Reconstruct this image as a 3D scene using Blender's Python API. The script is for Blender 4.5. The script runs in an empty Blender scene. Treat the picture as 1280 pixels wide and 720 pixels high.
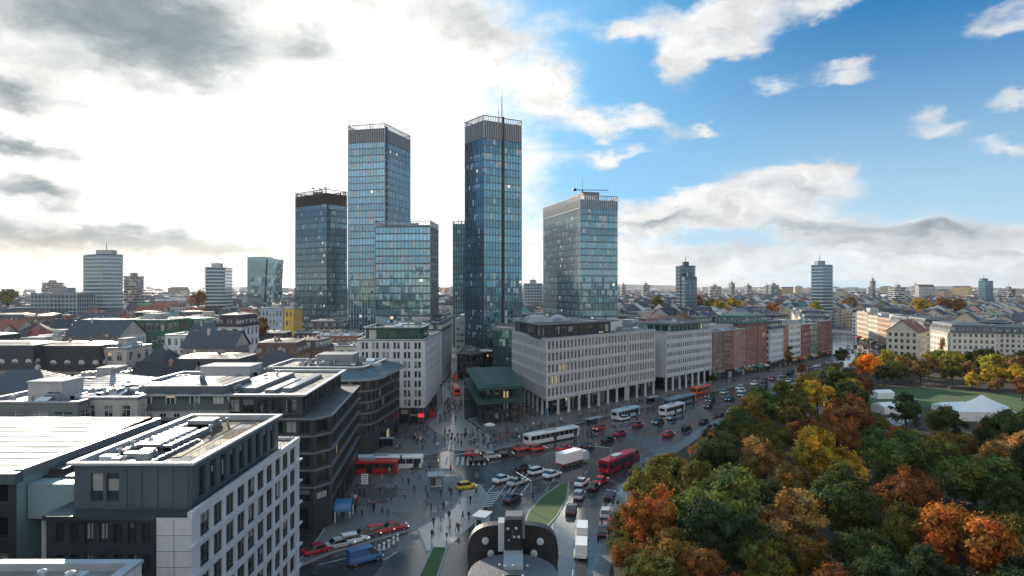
import bpy, bmesh, math, random
from mathutils import Vector, Matrix
R = math.radians
S = bpy.context.scene
C = S.collection
F = 800.0      # focal length in photo pixels (1280 wide)
H = 40.0       # eye height in metres
rnd = random.Random(11)

def gp(px, py, z=0.0):
    Y = F * (H - z) / (py - 360.0)
    return ((px - 640.0) / F * Y, Y)
def wx(px, Y): return (px - 640.0) / F * Y
def wz(py, Y): return H + (360.0 - py) / F * Y
def to_px(x, y, z=0.0): return (640 + F * x / y, 360 + F * (H - z) / y)

# ---------------------------------------------------------------- properties
USED = {}
def tag(o, label=None, cat=None, group=None, kind=None):
    if label: o['label'] = label; USED[label] = USED.get(label, 0) + 1
    if cat: o['category'] = cat
    if group: o['group'] = group
    if kind: o['kind'] = kind
    return o
def empty(name, loc=(0, 0, 0), rz=0.0):
    o = bpy.data.objects.new(name, None); C.objects.link(o)
    o.location = loc; o.rotation_euler = (0, 0, rz); o.empty_display_size = 0.5
    return o
def thing(name, label, cat, loc=(0, 0, 0), rz=0.0, group=None):
    return tag(empty(name, loc, rz), label, cat, group)
def put(name, me, parent=None, loc=(0, 0, 0), rz=0.0, color=None):
    o = bpy.data.objects.new(name, me); C.objects.link(o)
    o.location = loc; o.rotation_euler = (0, 0, rz)
    if parent: o.parent = parent
    if color: o.color = (*color, 1)
    return o

# ---------------------------------------------------------------- mesh builder
class MB:
    def __init__(s): s.v = []; s.f = []; s.m = []; s.uv = []; s.anyuv = False; s.cols = []
    def face(s, pts, m=0, uv=None, col=None):
        i = len(s.v); s.v.extend([tuple(p) for p in pts]); s.f.append(tuple(range(i, i + len(pts)))); s.m.append(m)
        s.uv.append(uv); s.cols.append(col)
        if uv: s.anyuv = True
    def box(s, x0, y0, z0, x1, y1, z1, m=0, bottom=True, col=None):
        a, b, c, d = (x0, y0), (x1, y0), (x1, y1), (x0, y1)
        s.prism([a, b, c, d], z0, z1, m, bottom=bottom, col=col)
    def prism(s, poly, z0, z1, m=0, mtop=None, bottom=True, top=True, uvs=False, col=None):
        n = len(poly); u = 0.0
        for i in range(n):
            a, b = poly[i], poly[(i + 1) % n]
            L = math.hypot(b[0] - a[0], b[1] - a[1])
            uv = [(u, z0), (u + L, z0), (u + L, z1), (u, z1)] if uvs else None
            s.face([(a[0], a[1], z0), (b[0], b[1], z0), (b[0], b[1], z1), (a[0], a[1], z1)], m, uv, col); u += L
        if top: s.face([(p[0], p[1], z1) for p in poly], m if mtop is None else mtop, None, col)
        if bottom: s.face([(p[0], p[1], z0) for p in reversed(poly)], m, None, col)
    def obox(s, c, ang, w, d, z0, z1, m=0, col=None):
        "box of width w and depth d, centred on c, turned by ang"
        ca, sa = math.cos(ang), math.sin(ang)
        P = [(c[0] + x * ca - y * sa, c[1] + x * sa + y * ca) for x, y in ((-w/2, -d/2), (w/2, -d/2), (w/2, d/2), (-w/2, d/2))]
        s.prism(P, z0, z1, m, col=col)
    def beam(s, p, q, r=0.1, n=4, m=0, r2=None):
        p, q = Vector(p), Vector(q); d = (q - p); L = d.length
        if L < 1e-6: return
        d /= L; a = d.orthogonal().normalized(); b = d.cross(a); r2 = r if r2 is None else r2
        A = [p + (a * math.cos(t) + b * math.sin(t)) * r for t in [2 * math.pi * (k + .5) / n for k in range(n)]]
        B = [q + (a * math.cos(t) + b * math.sin(t)) * r2 for t in [2 * math.pi * (k + .5) / n for k in range(n)]]
        for k in range(n): s.face([A[k], A[(k + 1) % n], B[(k + 1) % n], B[k]], m)
        s.face(A[::-1], m); s.face(B, m)
    def lathe(s, prof, n=16, c=(0, 0, 0), m=0):
        for i in range(len(prof) - 1):
            (r0, z0), (r1, z1) = prof[i], prof[i + 1]
            for k in range(n):
                t0, t1 = 2 * math.pi * k / n, 2 * math.pi * (k + 1) / n
                P = lambda r, t, z: (c[0] + r * math.cos(t), c[1] + r * math.sin(t), c[2] + z)
                q = [P(r0, t0, z0), P(r0, t1, z0), P(r1, t1, z1), P(r1, t0, z1)]
                if r0 < 1e-5: q = q[1:]
                elif r1 < 1e-5: q = q[:3]
                s.face(q, m)
    def mesh(s, name, mats, smooth=False, org=(0, 0, 0)):
        me = bpy.data.meshes.new(name)
        ox, oy, oz = org
        me.from_pydata([(x - ox, y - oy, z - oz) for x, y, z in s.v], [], s.f)
        for mt in (mats if isinstance(mats, (list, tuple)) else [mats]): me.materials.append(mt)
        me.polygons.foreach_set('material_index', s.m)
        if s.anyuv:
            ul = me.uv_layers.new(name='UVMap'); buf = []
            for f, uv in zip(s.f, s.uv):
                for k in range(len(f)): buf.extend(uv[k] if uv else (0.0, 0.0))
            ul.data.foreach_set('uv', buf)
        if any(c is not None for c in s.cols):
            ca = me.color_attributes.new('tint', 'FLOAT_COLOR', 'CORNER'); buf = []
            for f, c in zip(s.f, s.cols):
                for k in range(len(f)): buf.extend((*(c or (1, 1, 1)), 1.0))
            ca.data.foreach_set('color', buf)
        if smooth:
            bm = bmesh.new(); bm.from_mesh(me); bmesh.ops.remove_doubles(bm, verts=bm.verts, dist=1e-4); bm.to_mesh(me); bm.free()
            me.polygons.foreach_set('use_smooth', [True] * len(me.polygons))
            try: me.set_sharp_from_angle(angle=R(40))
            except Exception: pass
        me.update()
        return me
    def build(s, name, mats, parent=None, org=(0, 0, 0), smooth=False, color=None):
        "org: world position of the parent's origin when the mesh was written in world coordinates"
        return put(name, s.mesh(name, mats, smooth, org), parent, color=color)

# ---------------------------------------------------------------- materials
def newmat(name):
    m = bpy.data.materials.new(name); m.use_nodes = True
    nt = m.node_tree; nt.nodes.clear()
    out = nt.nodes.new('ShaderNodeOutputMaterial'); b = nt.nodes.new('ShaderNodeBsdfPrincipled')
    nt.links.new(b.outputs[0], out.inputs[0])
    return m, nt, b
class NT:
    "small helper to write node trees as expressions"
    def __init__(s, nt): s.nt = nt; s.L = nt.links.new
    def node(s, t, **kw):
        n = s.nt.nodes.new(t)
        for k, v in kw.items(): setattr(n, k, v)
        return n
    def set(s, inp, v):
        if isinstance(v, bpy.types.NodeSocket): s.L(v, inp)
        else: inp.default_value = v
    def m(s, op, a, b=None, c=None, clamp=False):
        n = s.node('ShaderNodeMath', operation=op, use_clamp=clamp)
        s.set(n.inputs[0], a)
        if b is not None: s.set(n.inputs[1], b)
        if c is not None: s.set(n.inputs[2], c)
        return n.outputs[0]
    def vm(s, op, a, b=None, out=0):
        n = s.node('ShaderNodeVectorMath', operation=op); s.set(n.inputs[0], a)
        if b is not None: s.set(n.inputs[1], b)
        return n.outputs[out]
    def xyz(s, v):
        n = s.node('ShaderNodeSeparateXYZ'); s.set(n.inputs[0], v); return n.outputs
    def comb(s, x=0.0, y=0.0, z=0.0):
        n = s.node('ShaderNodeCombineXYZ')
        for i, v in enumerate((x, y, z)): s.set(n.inputs[i], v)
        return n.outputs[0]
    def noise(s, vec, scale, detail=3.0, rough=0.55, out=0):
        n = s.node('ShaderNodeTexNoise'); 
        if vec is not None: s.L(vec, n.inputs['Vector'])
        n.inputs['Scale'].default_value = scale; n.inputs['Detail'].default_value = detail; n.inputs['Roughness'].default_value = rough
        return n.outputs[out]
    def white(s, vec, out=0):
        n = s.node('ShaderNodeTexWhiteNoise', noise_dimensions='3D'); s.L(vec, n.inputs['Vector']); return n.outputs[out]
    def mix(s, f, a, b, blend='MIX'):
        n = s.node('ShaderNodeMix', data_type='RGBA', blend_type=blend); s.set(n.inputs[0], f)
        for k, v in ((6, a), (7, b)):
            if isinstance(v, tuple): v = (*v, 1) if len(v) == 3 else v
            s.set(n.inputs[k], v)
        return n.outputs[2]
    def ramp(s, f, lo, hi, a=0.0, b=1.0, smooth=True):
        n = s.node('ShaderNodeMapRange', interpolation_type='SMOOTHSTEP' if smooth else 'LINEAR'); s.set(n.inputs[0], f)
        for i, v in enumerate((lo, hi, a, b)): s.set(n.inputs[i + 1], v)
        return n.outputs[0]
MATS = {}
def pm(name, col=(.5, .5, .5), rough=0.7, metal=0.0, var=0.18, scale=0.35, bump=0.0, objcol=False, spec=0.5, streak=False, roughvar=0.0):
    "plain surface with stains and grain; objcol takes the colour from the object"
    if name in MATS: return MATS[name]
    m, nt, b = newmat(name); n = NT(nt); MATS[name] = m
    g = n.node('ShaderNodeNewGeometry'); pos = g.outputs['Position']
    oi = n.node('ShaderNodeObjectInfo')
    base = oi.outputs['Color'] if objcol else (*col, 1)
    sc = n.vm('MULTIPLY', pos, (1.0, 1.0, 0.25 if streak else 1.0))
    a = n.noise(sc, scale, 5.0, 0.6); c = n.noise(pos, scale * 9, 2.0)
    k = n.m('ADD', n.m('MULTIPLY', n.m('SUBTRACT', a, 0.5), var * 3.0), n.m('MULTIPLY', n.m('SUBTRACT', c, 0.5), var * 1.2))
    if streak:
        st = n.noise(n.vm('MULTIPLY', pos, (1.6, 1.6, .07)), 1.0, 3.0, .7)
        k = n.m('SUBTRACT', k, n.m('MULTIPLY', n.ramp(st, .52, .78), var * 1.6))
    k = n.m('ADD', k, 1.0)
    s_ = n.node('ShaderNodeVectorMath', operation='SCALE'); n.set(s_.inputs[0], base if not isinstance(base, tuple) else base[:3]); n.set(s_.inputs['Scale'], k)
    n.L(s_.outputs[0], b.inputs['Base Color'])
    if roughvar: n.L(n.ramp(a, 0.35, 0.65, max(0.02, rough - roughvar), min(1, rough + roughvar)), b.inputs['Roughness'])
    else: b.inputs['Roughness'].default_value = rough
    b.inputs['Metallic'].default_value = metal; b.inputs['Specular IOR Level'].default_value = spec
    if bump:
        bn = n.node('ShaderNodeBump'); bn.inputs['Strength'].default_value = bump; bn.inputs['Distance'].default_value = 0.05
        n.L(n.noise(pos, scale * 12, 4.0), bn.inputs['Height']); n.L(bn.outputs[0], b.inputs['Normal'])
    return m

def window_glass(name, tint=(0.03, 0.04, 0.05), blind=0.42, lit=0.012, spec=0.8):
    "glass of an ordinary window: dark room behind, some blinds, a few lit"
    if name in MATS: return MATS[name]
    m, nt, b = newmat(name); n = NT(nt); MATS[name] = m
    oi = n.node('ShaderNodeObjectInfo'); r = oi.outputs['Random']
    tc = n.node('ShaderNodeTexCoord'); z = n.xyz(tc.outputs['Object'])[2]
    loc = n.vm('ADD', oi.outputs['Location'], (0.37, 0.11, 0.53))
    g = n.node('ShaderNodeNewGeometry')
    w2 = n.white(n.vm('ADD', n.vm('FLOOR', n.vm('MULTIPLY', g.outputs['Position'], (0.4, 0.4, 0.32))), (7.7, 3.1, 1.3)))
    cell = n.vm('FLOOR', n.vm('MULTIPLY', g.outputs['Position'], (0.4, 0.4, 0.32)))
    w = n.white(n.vm('ADD', n.vm('SCALE', loc), cell))
    hasb = n.m('MULTIPLY', n.m('GREATER_THAN', w, 1 - blind), n.m('GREATER_THAN', z, n.m('SUBTRACT', n.m('MULTIPLY', w2, 2.2), 1.4)))
    col = n.mix(hasb, tint, n.mix(w2, (0.42, 0.40, 0.36), (0.16, 0.17, 0.18)))
    n.L(col, b.inputs['Base Color'])
    b.inputs['Roughness'].default_value = 0.06; b.inputs['Specular IOR Level'].default_value = spec
    on = n.m('GREATER_THAN', w2, 1 - lit)
    b.inputs['Emission Color'].default_value = (1.0, 0.72, 0.38, 1)
    n.L(n.m('MULTIPLY', on, 0.35), b.inputs['Emission Strength'])
    return m

def curtain_glass(name, tint=(0.30, 0.48, 0.56), metal=0.75, tilt=0.03, blind=0.16, lit=0.02, blindcol=(0.42, 0.48, 0.50)):
    "tower glazing, UV in panes (u = bay, v = storey): every pane sits a little askew, some have blinds down"
    m, nt, b = newmat(name); n = NT(nt); MATS[name] = m
    uv = n.node('ShaderNodeUVMap').outputs[0]
    fl = n.vm('FLOOR', uv); fr = n.xyz(n.vm('FRACTION', uv))
    w = n.node('ShaderNodeTexWhiteNoise', noise_dimensions='3D'); n.L(n.vm('ADD', fl, (0.31, 0.17, 0.43)), w.inputs['Vector'])
    w2 = n.node('ShaderNodeTexWhiteNoise', noise_dimensions='3D'); n.L(n.vm('ADD', fl, (5.31, 9.17, 2.43)), w2.inputs['Vector'])
    g = n.node('ShaderNodeNewGeometry')
    d = n.vm('SCALE', n.vm('SUBTRACT', w.outputs[1], (0.5, 0.5, 0.5))); d.node.inputs['Scale'].default_value = tilt * 2
    nz = n.node('ShaderNodeTexNoise'); n.L(n.vm('MULTIPLY', uv, (0.7, 0.9, 1)), nz.inputs['Vector']); nz.inputs['Scale'].default_value = 1.0
    d2 = n.vm('SCALE', n.vm('SUBTRACT', nz.outputs['Color'], (0.5, 0.5, 0.5))); d2.node.inputs['Scale'].default_value = tilt * 1.2
    n.L(n.vm('NORMALIZE', n.vm('ADD', g.outputs['Normal'], n.vm('ADD', d, d2))), b.inputs['Normal'])
    # whole storeys differ: blinds drop in clusters
    row = n.white(n.vm('MULTIPLY', fl, (0.0, 1.0, 0.0)))
    clus = n.noise(n.vm('MULTIPLY', fl, (0.35, 0.8, 1)), 0.9, 2.0)
    p = n.m('ADD', n.m('ADD', n.m('MULTIPLY', w.outputs[0], 0.30), n.m('MULTIPLY', row, 0.12)), n.m('MULTIPLY', clus, 0.78))
    drop = n.m('GREATER_THAN', fr[1], n.m('MULTIPLY', w2.outputs[0], 0.9))
    isb = n.m('MULTIPLY', n.m('GREATER_THAN', p, 0.78 - blind), drop)
    vary = n.m('ADD', 0.72, n.m('MULTIPLY', row, 0.55))
    tn = n.vm('SCALE', tint); n.L(vary, tn.node.inputs['Scale'])
    n.L(n.mix(isb, tn, blindcol), b.inputs['Base Color'])
    n.L(n.m('SUBTRACT', metal, n.m('MULTIPLY', isb, metal * 0.75)), b.inputs['Metallic'])
    b.inputs['Roughness'].default_value = 0.05
    n.L(n.m('ADD', 0.05, n.m('MULTIPLY', isb, 0.15)), b.inputs['Roughness'])
    on = n.m('MULTIPLY', n.m('GREATER_THAN', w2.outputs[0], 1 - lit), n.m('GREATER_THAN', fr[1], 0.55))
    b.inputs['Emission Color'].default_value = (1.0, 0.86, 0.6, 1)
    n.L(n.m('MULTIPLY', on, 0.5), b.inputs['Emission Strength'])
    return m

def far_wall(name='far_wall', bay=2.6, storey=3.1, ww=0.5, wh=0.55, attr=False):
    "plastered wall of a distant house with its small windows (UV in metres)"
    m, nt, b = newmat(name); n = NT(nt); MATS[name] = m
    uv = n.node('ShaderNodeUVMap').outputs[0]
    q = n.vm('MULTIPLY', uv, (1 / bay, 1 / storey, 1)); fr = n.xyz(n.vm('FRACTION', q)); fl = n.vm('FLOOR', q)
    inx = n.m('LESS_THAN', n.m('ABSOLUTE', n.m('SUBTRACT', fr[0], 0.5)), ww / 2)
    iny = n.m('LESS_THAN', n.m('ABSOLUTE', n.m('SUBTRACT', fr[1], 0.5)), wh / 2)
    win = n.m('MULTIPLY', inx, iny)
    win = n.m('MULTIPLY', win, n.m('GREATER_THAN', n.xyz(uv)[1], 0.1))
    if attr:
        base = n.node('ShaderNodeVertexColor', layer_name='tint').outputs[0]
    else: base = n.node('ShaderNodeObjectInfo').outputs['Color']
    g = n.node('ShaderNodeNewGeometry')
    k = n.m('ADD', 0.8, n.m('MULTIPLY', n.noise(g.outputs['Position'], 0.12, 4.0), 0.4))
    sc = n.vm('SCALE', base); n.L(k, sc.node.inputs['Scale'])
    w = n.white(fl)
    n.L(n.mix(win, sc, n.mix(w, (0.02, 0.025, 0.03), (0.12, 0.13, 0.14))), b.inputs['Base Color'])
    n.L(n.m('SUBTRACT', 0.85, n.m('MULTIPLY', win, 0.7)), b.inputs['Roughness'])
    bn = n.node('ShaderNodeBump'); bn.inputs['Strength'].default_value = 0.8; bn.inputs['Distance'].default_value = 0.2; bn.invert = True
    n.L(win, bn.inputs['Height']); n.L(bn.outputs[0], b.inputs['Normal'])
    return m

def tile_roof(name='tile_roof', attr=False, rough=0.56):
    "slate, tile or felt in the object's own colour, still wet from rain"
    m, nt, b = newmat(name); n = NT(nt); MATS[name] = m
    base = n.node('ShaderNodeVertexColor', layer_name='tint').outputs[0] if attr else n.node('ShaderNodeObjectInfo').outputs['Color']
    g = n.node('ShaderNodeNewGeometry'); pos = g.outputs['Position']
    a = n.noise(pos, 0.25, 5.0, 0.65); z = n.xyz(pos)[2]
    b.inputs['Specular IOR Level'].default_value = 0.28
    rows = n.m('SINE', n.m('MULTIPLY', z, 22.0))
    k = n.m('ADD', 0.55, n.m('MULTIPLY', a, 0.9))
    sc = n.vm('SCALE', base); n.L(k, sc.node.inputs['Scale']); n.L(sc, b.inputs['Base Color'])
    n.L(n.ramp(a, 0.35, 0.65, rough - 0.12, rough + 0.2), b.inputs['Roughness'])
    bn = n.node('ShaderNodeBump'); bn.inputs['Strength'].default_value = 0.25; bn.inputs['Distance'].default_value = 0.05
    n.L(rows, bn.inputs['Height']); n.L(bn.outputs[0], b.inputs['Normal'])
    return m

def wet_ground(name, col, dry=0.55, wet=0.12, var=0.25, wetness=0.5, tiles=0.0, col2=None):
    m, nt, b = newmat(name); n = NT(nt); MATS[name] = m
    g = n.node('ShaderNodeNewGeometry'); pos = g.outputs['Position']
    a = n.noise(pos, 0.045, 6.0, 0.6); c = n.noise(pos, 0.6, 4.0); e = n.noise(pos, 7.0, 2.0)
    k = n.m('ADD', 1 - var, n.m('MULTIPLY', n.m('ADD', n.m('MULTIPLY', c, 0.7), n.m('MULTIPLY', a, 1.3)), var))
    sc = n.vm('SCALE', col[:3]); n.L(k, sc.node.inputs['Scale']); colr = sc
    if tiles:
        br = n.node('ShaderNodeTexBrick'); br.inputs['Scale'].default_value = 1.0 / tiles
        br.inputs['Brick Width'].default_value = 1.0; br.inputs['Row Height'].default_value = 0.5; br.inputs['Mortar Size'].default_value = 0.03
        n.L(pos, br.inputs['Vector']); br.inputs['Color1'].default_value = (1, 1, 1, 1); br.inputs['Color2'].default_value = (.78, .78, .78, 1); br.inputs['Mortar'].default_value = (.5, .5, .5, 1)
        colr = n.mix(1.0, sc, br.outputs[0], 'MULTIPLY')
    if name == 'wet_asphalt':                                        # relaid patches and worn wheel tracks
        rot = n.node('ShaderNodeVectorRotate', rotation_type='Z_AXIS'); n.L(pos, rot.inputs['Vector']); rot.inputs['Angle'].default_value = R(-45)
        cell = n.white(n.vm('FLOOR', n.vm('MULTIPLY', rot.outputs[0], (.07, .21, 0))))
        trk = n.noise(n.vm('MULTIPLY', rot.outputs[0], (.03, .55, 0)), 1.0, 3.0)
        pk = n.m('ADD', n.ramp(cell, .55, .9, .82, 1.18), n.m('MULTIPLY', n.m('SUBTRACT', trk, .5), .9))
        ps = n.vm('SCALE', colr); n.L(pk, ps.node.inputs['Scale']); colr = ps
    wm = n.ramp(n.m('ADD', n.m('MULTIPLY', a, 0.75), n.m('MULTIPLY', c, 0.25)), 0.62 - wetness * 0.3, 0.72 - wetness * 0.3)
    n.L(n.mix(n.m('MULTIPLY', wm, 0.35), colr, (0.01, 0.01, 0.012)), b.inputs['Base Color'])
    n.L(n.m('ADD', n.ramp(wm, 0, 1, dry, wet, False), n.m('MULTIPLY', e, 0.06)), b.inputs['Roughness'])
    b.inputs['Specular IOR Level'].default_value = 0.6
    bn = n.node('ShaderNodeBump'); bn.inputs['Strength'].default_value = 0.12; bn.inputs['Distance'].default_value = 0.02
    n.L(e, bn.inputs['Height']); n.L(bn.outputs[0], b.inputs['Normal'])
    return m

def leaf_mat(name='leaves'):
    m, nt, b = newmat(name); n = NT(nt); MATS[name] = m
    oi = n.node('ShaderNodeObjectInfo'); vc = n.node('ShaderNodeVertexColor', layer_name='tint')
    g = n.node('ShaderNodeNewGeometry')
    hs = n.node('ShaderNodeHueSaturation'); n.L(oi.outputs['Color'], hs.inputs['Color'])
    big = n.noise(n.vm('ADD', g.outputs['Position'], oi.outputs['Location']), 0.28, 3.0)
    n.L(n.ramp(big, .3, .7, .480, .520), hs.inputs['Hue']); n.L(n.ramp(big, .25, .75, 1.2, .82), hs.inputs['Value'])
    col = n.mix(1.0, hs.outputs[0], vc.outputs[0], 'MULTIPLY')
    n.L(col, b.inputs['Base Color']); b.inputs['Roughness'].default_value = 0.85; b.inputs['Specular IOR Level'].default_value = 0.08
    tr = n.node('ShaderNodeBsdfTranslucent'); n.L(col, tr.inputs[0])
    mx = n.node('ShaderNodeMixShader'); mx.inputs[0].default_value = 0.35
    n.L(b.outputs[0], mx.inputs[1]); n.L(tr.outputs[0], mx.inputs[2])
    n.L(mx.outputs[0], [x for x in nt.nodes if x.type == 'OUTPUT_MATERIAL'][0].inputs[0])
    return m

M = dict(
    white_stone=pm('white_stone', (.52, .525, .53), .75, var=.2, scale=.25, bump=.15, streak=True),
    pale_concrete=pm('pale_concrete', (.50, .475, .455), .8, var=.14, scale=.3, bump=.15, streak=True),
    dark_stone=pm('dark_stone', (.030, .038, .040), .35, var=.3, scale=.3, streak=True),
    blue_glazing=pm('blue_glazing', (.09, .17, .22), .08, .6, var=.3, scale=.1),
    dark_metal=pm('dark_metal', (.045, .055, .062), .38, .3, var=.2, streak=True),
    teal_metal=pm('teal_metal', (.085, .115, .13), .42, .3, var=.2, streak=True),
    grey_metal=pm('grey_metal', (.22, .24, .26), .42, .5, var=.18),
    pale_metal=pm('pale_metal', (.38, .41, .43), .55, .3, var=.25),
    mullion=pm('mullion', (.16, .20, .23), .35, .7, var=.12),
    mullion_light=pm('mullion_light', (.36, .43, .47), .4, .4, var=.12),
    spandrel=pm('spandrel', (.075, .115, .135), .14, .7, var=.15),
    crown_dark=pm('crown_dark', (.06, .050, .045), .5, .3, var=.2, streak=True), crown_fin=pm('crown_fin', (.40, .42, .44), .4, .4),
    crown_metal=pm('crown_metal', (.15, .155, .16), .5, .3, var=.2, streak=True),
    mast=pm('mast', (.10, .10, .11), .5, .6),
    frame=pm('frame', (.05, .055, .06), .45, .3),
    frame_white=pm('frame_white', (.55, .56, .56), .5),
    roof_felt=pm('roof_felt', (.070, .074, .078), .68, var=.5, scale=.5, roughvar=.2),
    roof_gravel=pm('roof_gravel', (.17, .165, .155), .7, var=.35, scale=.6, bump=.3),
    roof_sheet=pm('roof_sheet', (.42, .395, .35), .65, var=.4, scale=.25, roughvar=.15),
    roof_moss=pm('roof_moss', (.085, .062, .035), .95, var=.6, scale=1.2, bump=.5),
    copper=pm('copper', (.020, .068, .054), .7, .0, var=.3, streak=True),
    copper_pale=pm('copper_pale', (.22, .32, .33), .5, .2, var=.2),
    slate=pm('slate', (.055, .062, .072), .4, var=.35, scale=.8, roughvar=.12),
    brick=pm('brick', (.22, .085, .055), .85, var=.25, scale=.8),
    any_wall=pm('any_wall', rough=.85, objcol=True, var=.16, scale=.25, bump=.1, streak=True),
    any_paint=pm('any_paint', rough=.28, objcol=True, var=.05, spec=.6),
    any_cloth=pm('any_cloth', rough=.9, objcol=True, var=.1, scale=3),
    ac_unit=pm('ac_unit', (.34, .36, .37), .5, .3),
    skylight=pm('skylight', (.66, .70, .72), .15, var=.05),
    glass=window_glass('window_glass'),
    glass_dark=window_glass('window_glass_dark', (.010, .016, .018), .24, .014, .9),
    glass_green=window_glass('window_glass_green', (.015, .06, .045), .15, .012, .8),
    glass_car=pm('glass_car', (.012, .014, .016), .05, var=0.0, spec=.9),
    tyre=pm('tyre', (.015, .015, .015), .85), rim=pm('rim', (.35, .36, .37), .3, .8),
    bark=pm('bark', (.045, .035, .026), .9, var=.4, scale=2.0, bump=.4),
    leaves=leaf_mat(), far_wall=far_wall(), tile_roof=tile_roof(),
    city_wall=far_wall('city_wall', 3.0, 3.2, .45, .55, True), city_roof=tile_roof('city_roof', True, .5),
    white_fabric=pm('white_fabric', (.78, .77, .74), .6, var=.08),
    black_paint=pm('black_paint', (.006, .006, .007), .5, var=.3, scale=8),
    grey_paint=pm('grey_paint', (.115, .118, .125), .55, .1, var=.3, scale=5, bump=.2),
    white_paint=pm('white_paint', (.40, .40, .39), .5, var=.5, scale=1.4),
    kerb=pm('kerb', (.26, .26, .255), .6, var=.25, scale=.8),
)
def emis(name, col, st):
    m, nt, b = newmat(name); b.inputs['Base Color'].default_value = (*col, 1); b.inputs['Roughness'].default_value = .25
    b.inputs['Emission Color'].default_value = (*col, 1); b.inputs['Emission Strength'].default_value = st; MATS[name] = m; return m
M['lamp_red'] = emis('lamp_red', (.7, .02, .015), .8)
M['lamp_white'] = emis('lamp_white', (.9, .88, .8), .5)
M['sign_red'] = emis('sign_red', (.75, .03, .04), .55)
M['sign_warm'] = emis('sign_warm', (1.0, .62, .25), 1.1)
M['t1_glass'] = curtain_glass('slab_tower_glass', (.16, .25, .29), .72, .012, .05, .008)
M['t2_glass'] = curtain_glass('twin_tower_glass', (.19, .35, .43), .80, .012, .10, .010)
M['t3_glass'] = curtain_glass('mast_tower_glass', (.10, .24, .32), .82, .012, .05, .008)
M['t4_glass'] = curtain_glass('block_tower_glass', (.15, .27, .32), .78, .012, .10, .012)
M['lowglass'] = curtain_glass('podium_glass', (.06, .16, .16), .55, .03, .06, .03)
# ---------------------------------------------------------------- camera, light, sky
SUN_AZ, SUN_EL = R(-31.0), R(19.0)      # azimuth measured from +Y towards +X
cam = bpy.data.cameras.new('camera'); cam.sensor_width = 36.0; cam.lens = 36.0 * F / 1280.0
cam.clip_start = 0.1; cam.clip_end = 40000
co = bpy.data.objects.new('camera', cam); C.objects.link(co); co.location = (0, 0, H); co.rotation_euler = (R(90), 0, 0); S.camera = co

sd = Vector((math.sin(SUN_AZ) * math.cos(SUN_EL), math.cos(SUN_AZ) * math.cos(SUN_EL), math.sin(SUN_EL)))
su = bpy.data.lights.new('sun', 'SUN'); su.energy = 5.0; su.angle = R(0.6); su.color = (1.0, .88, .72)
so = bpy.data.objects.new('sun', su); C.objects.link(so); so.rotation_euler = sd.to_track_quat('Z', 'Y').to_euler(); so.location = (0, 0, 300)

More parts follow.
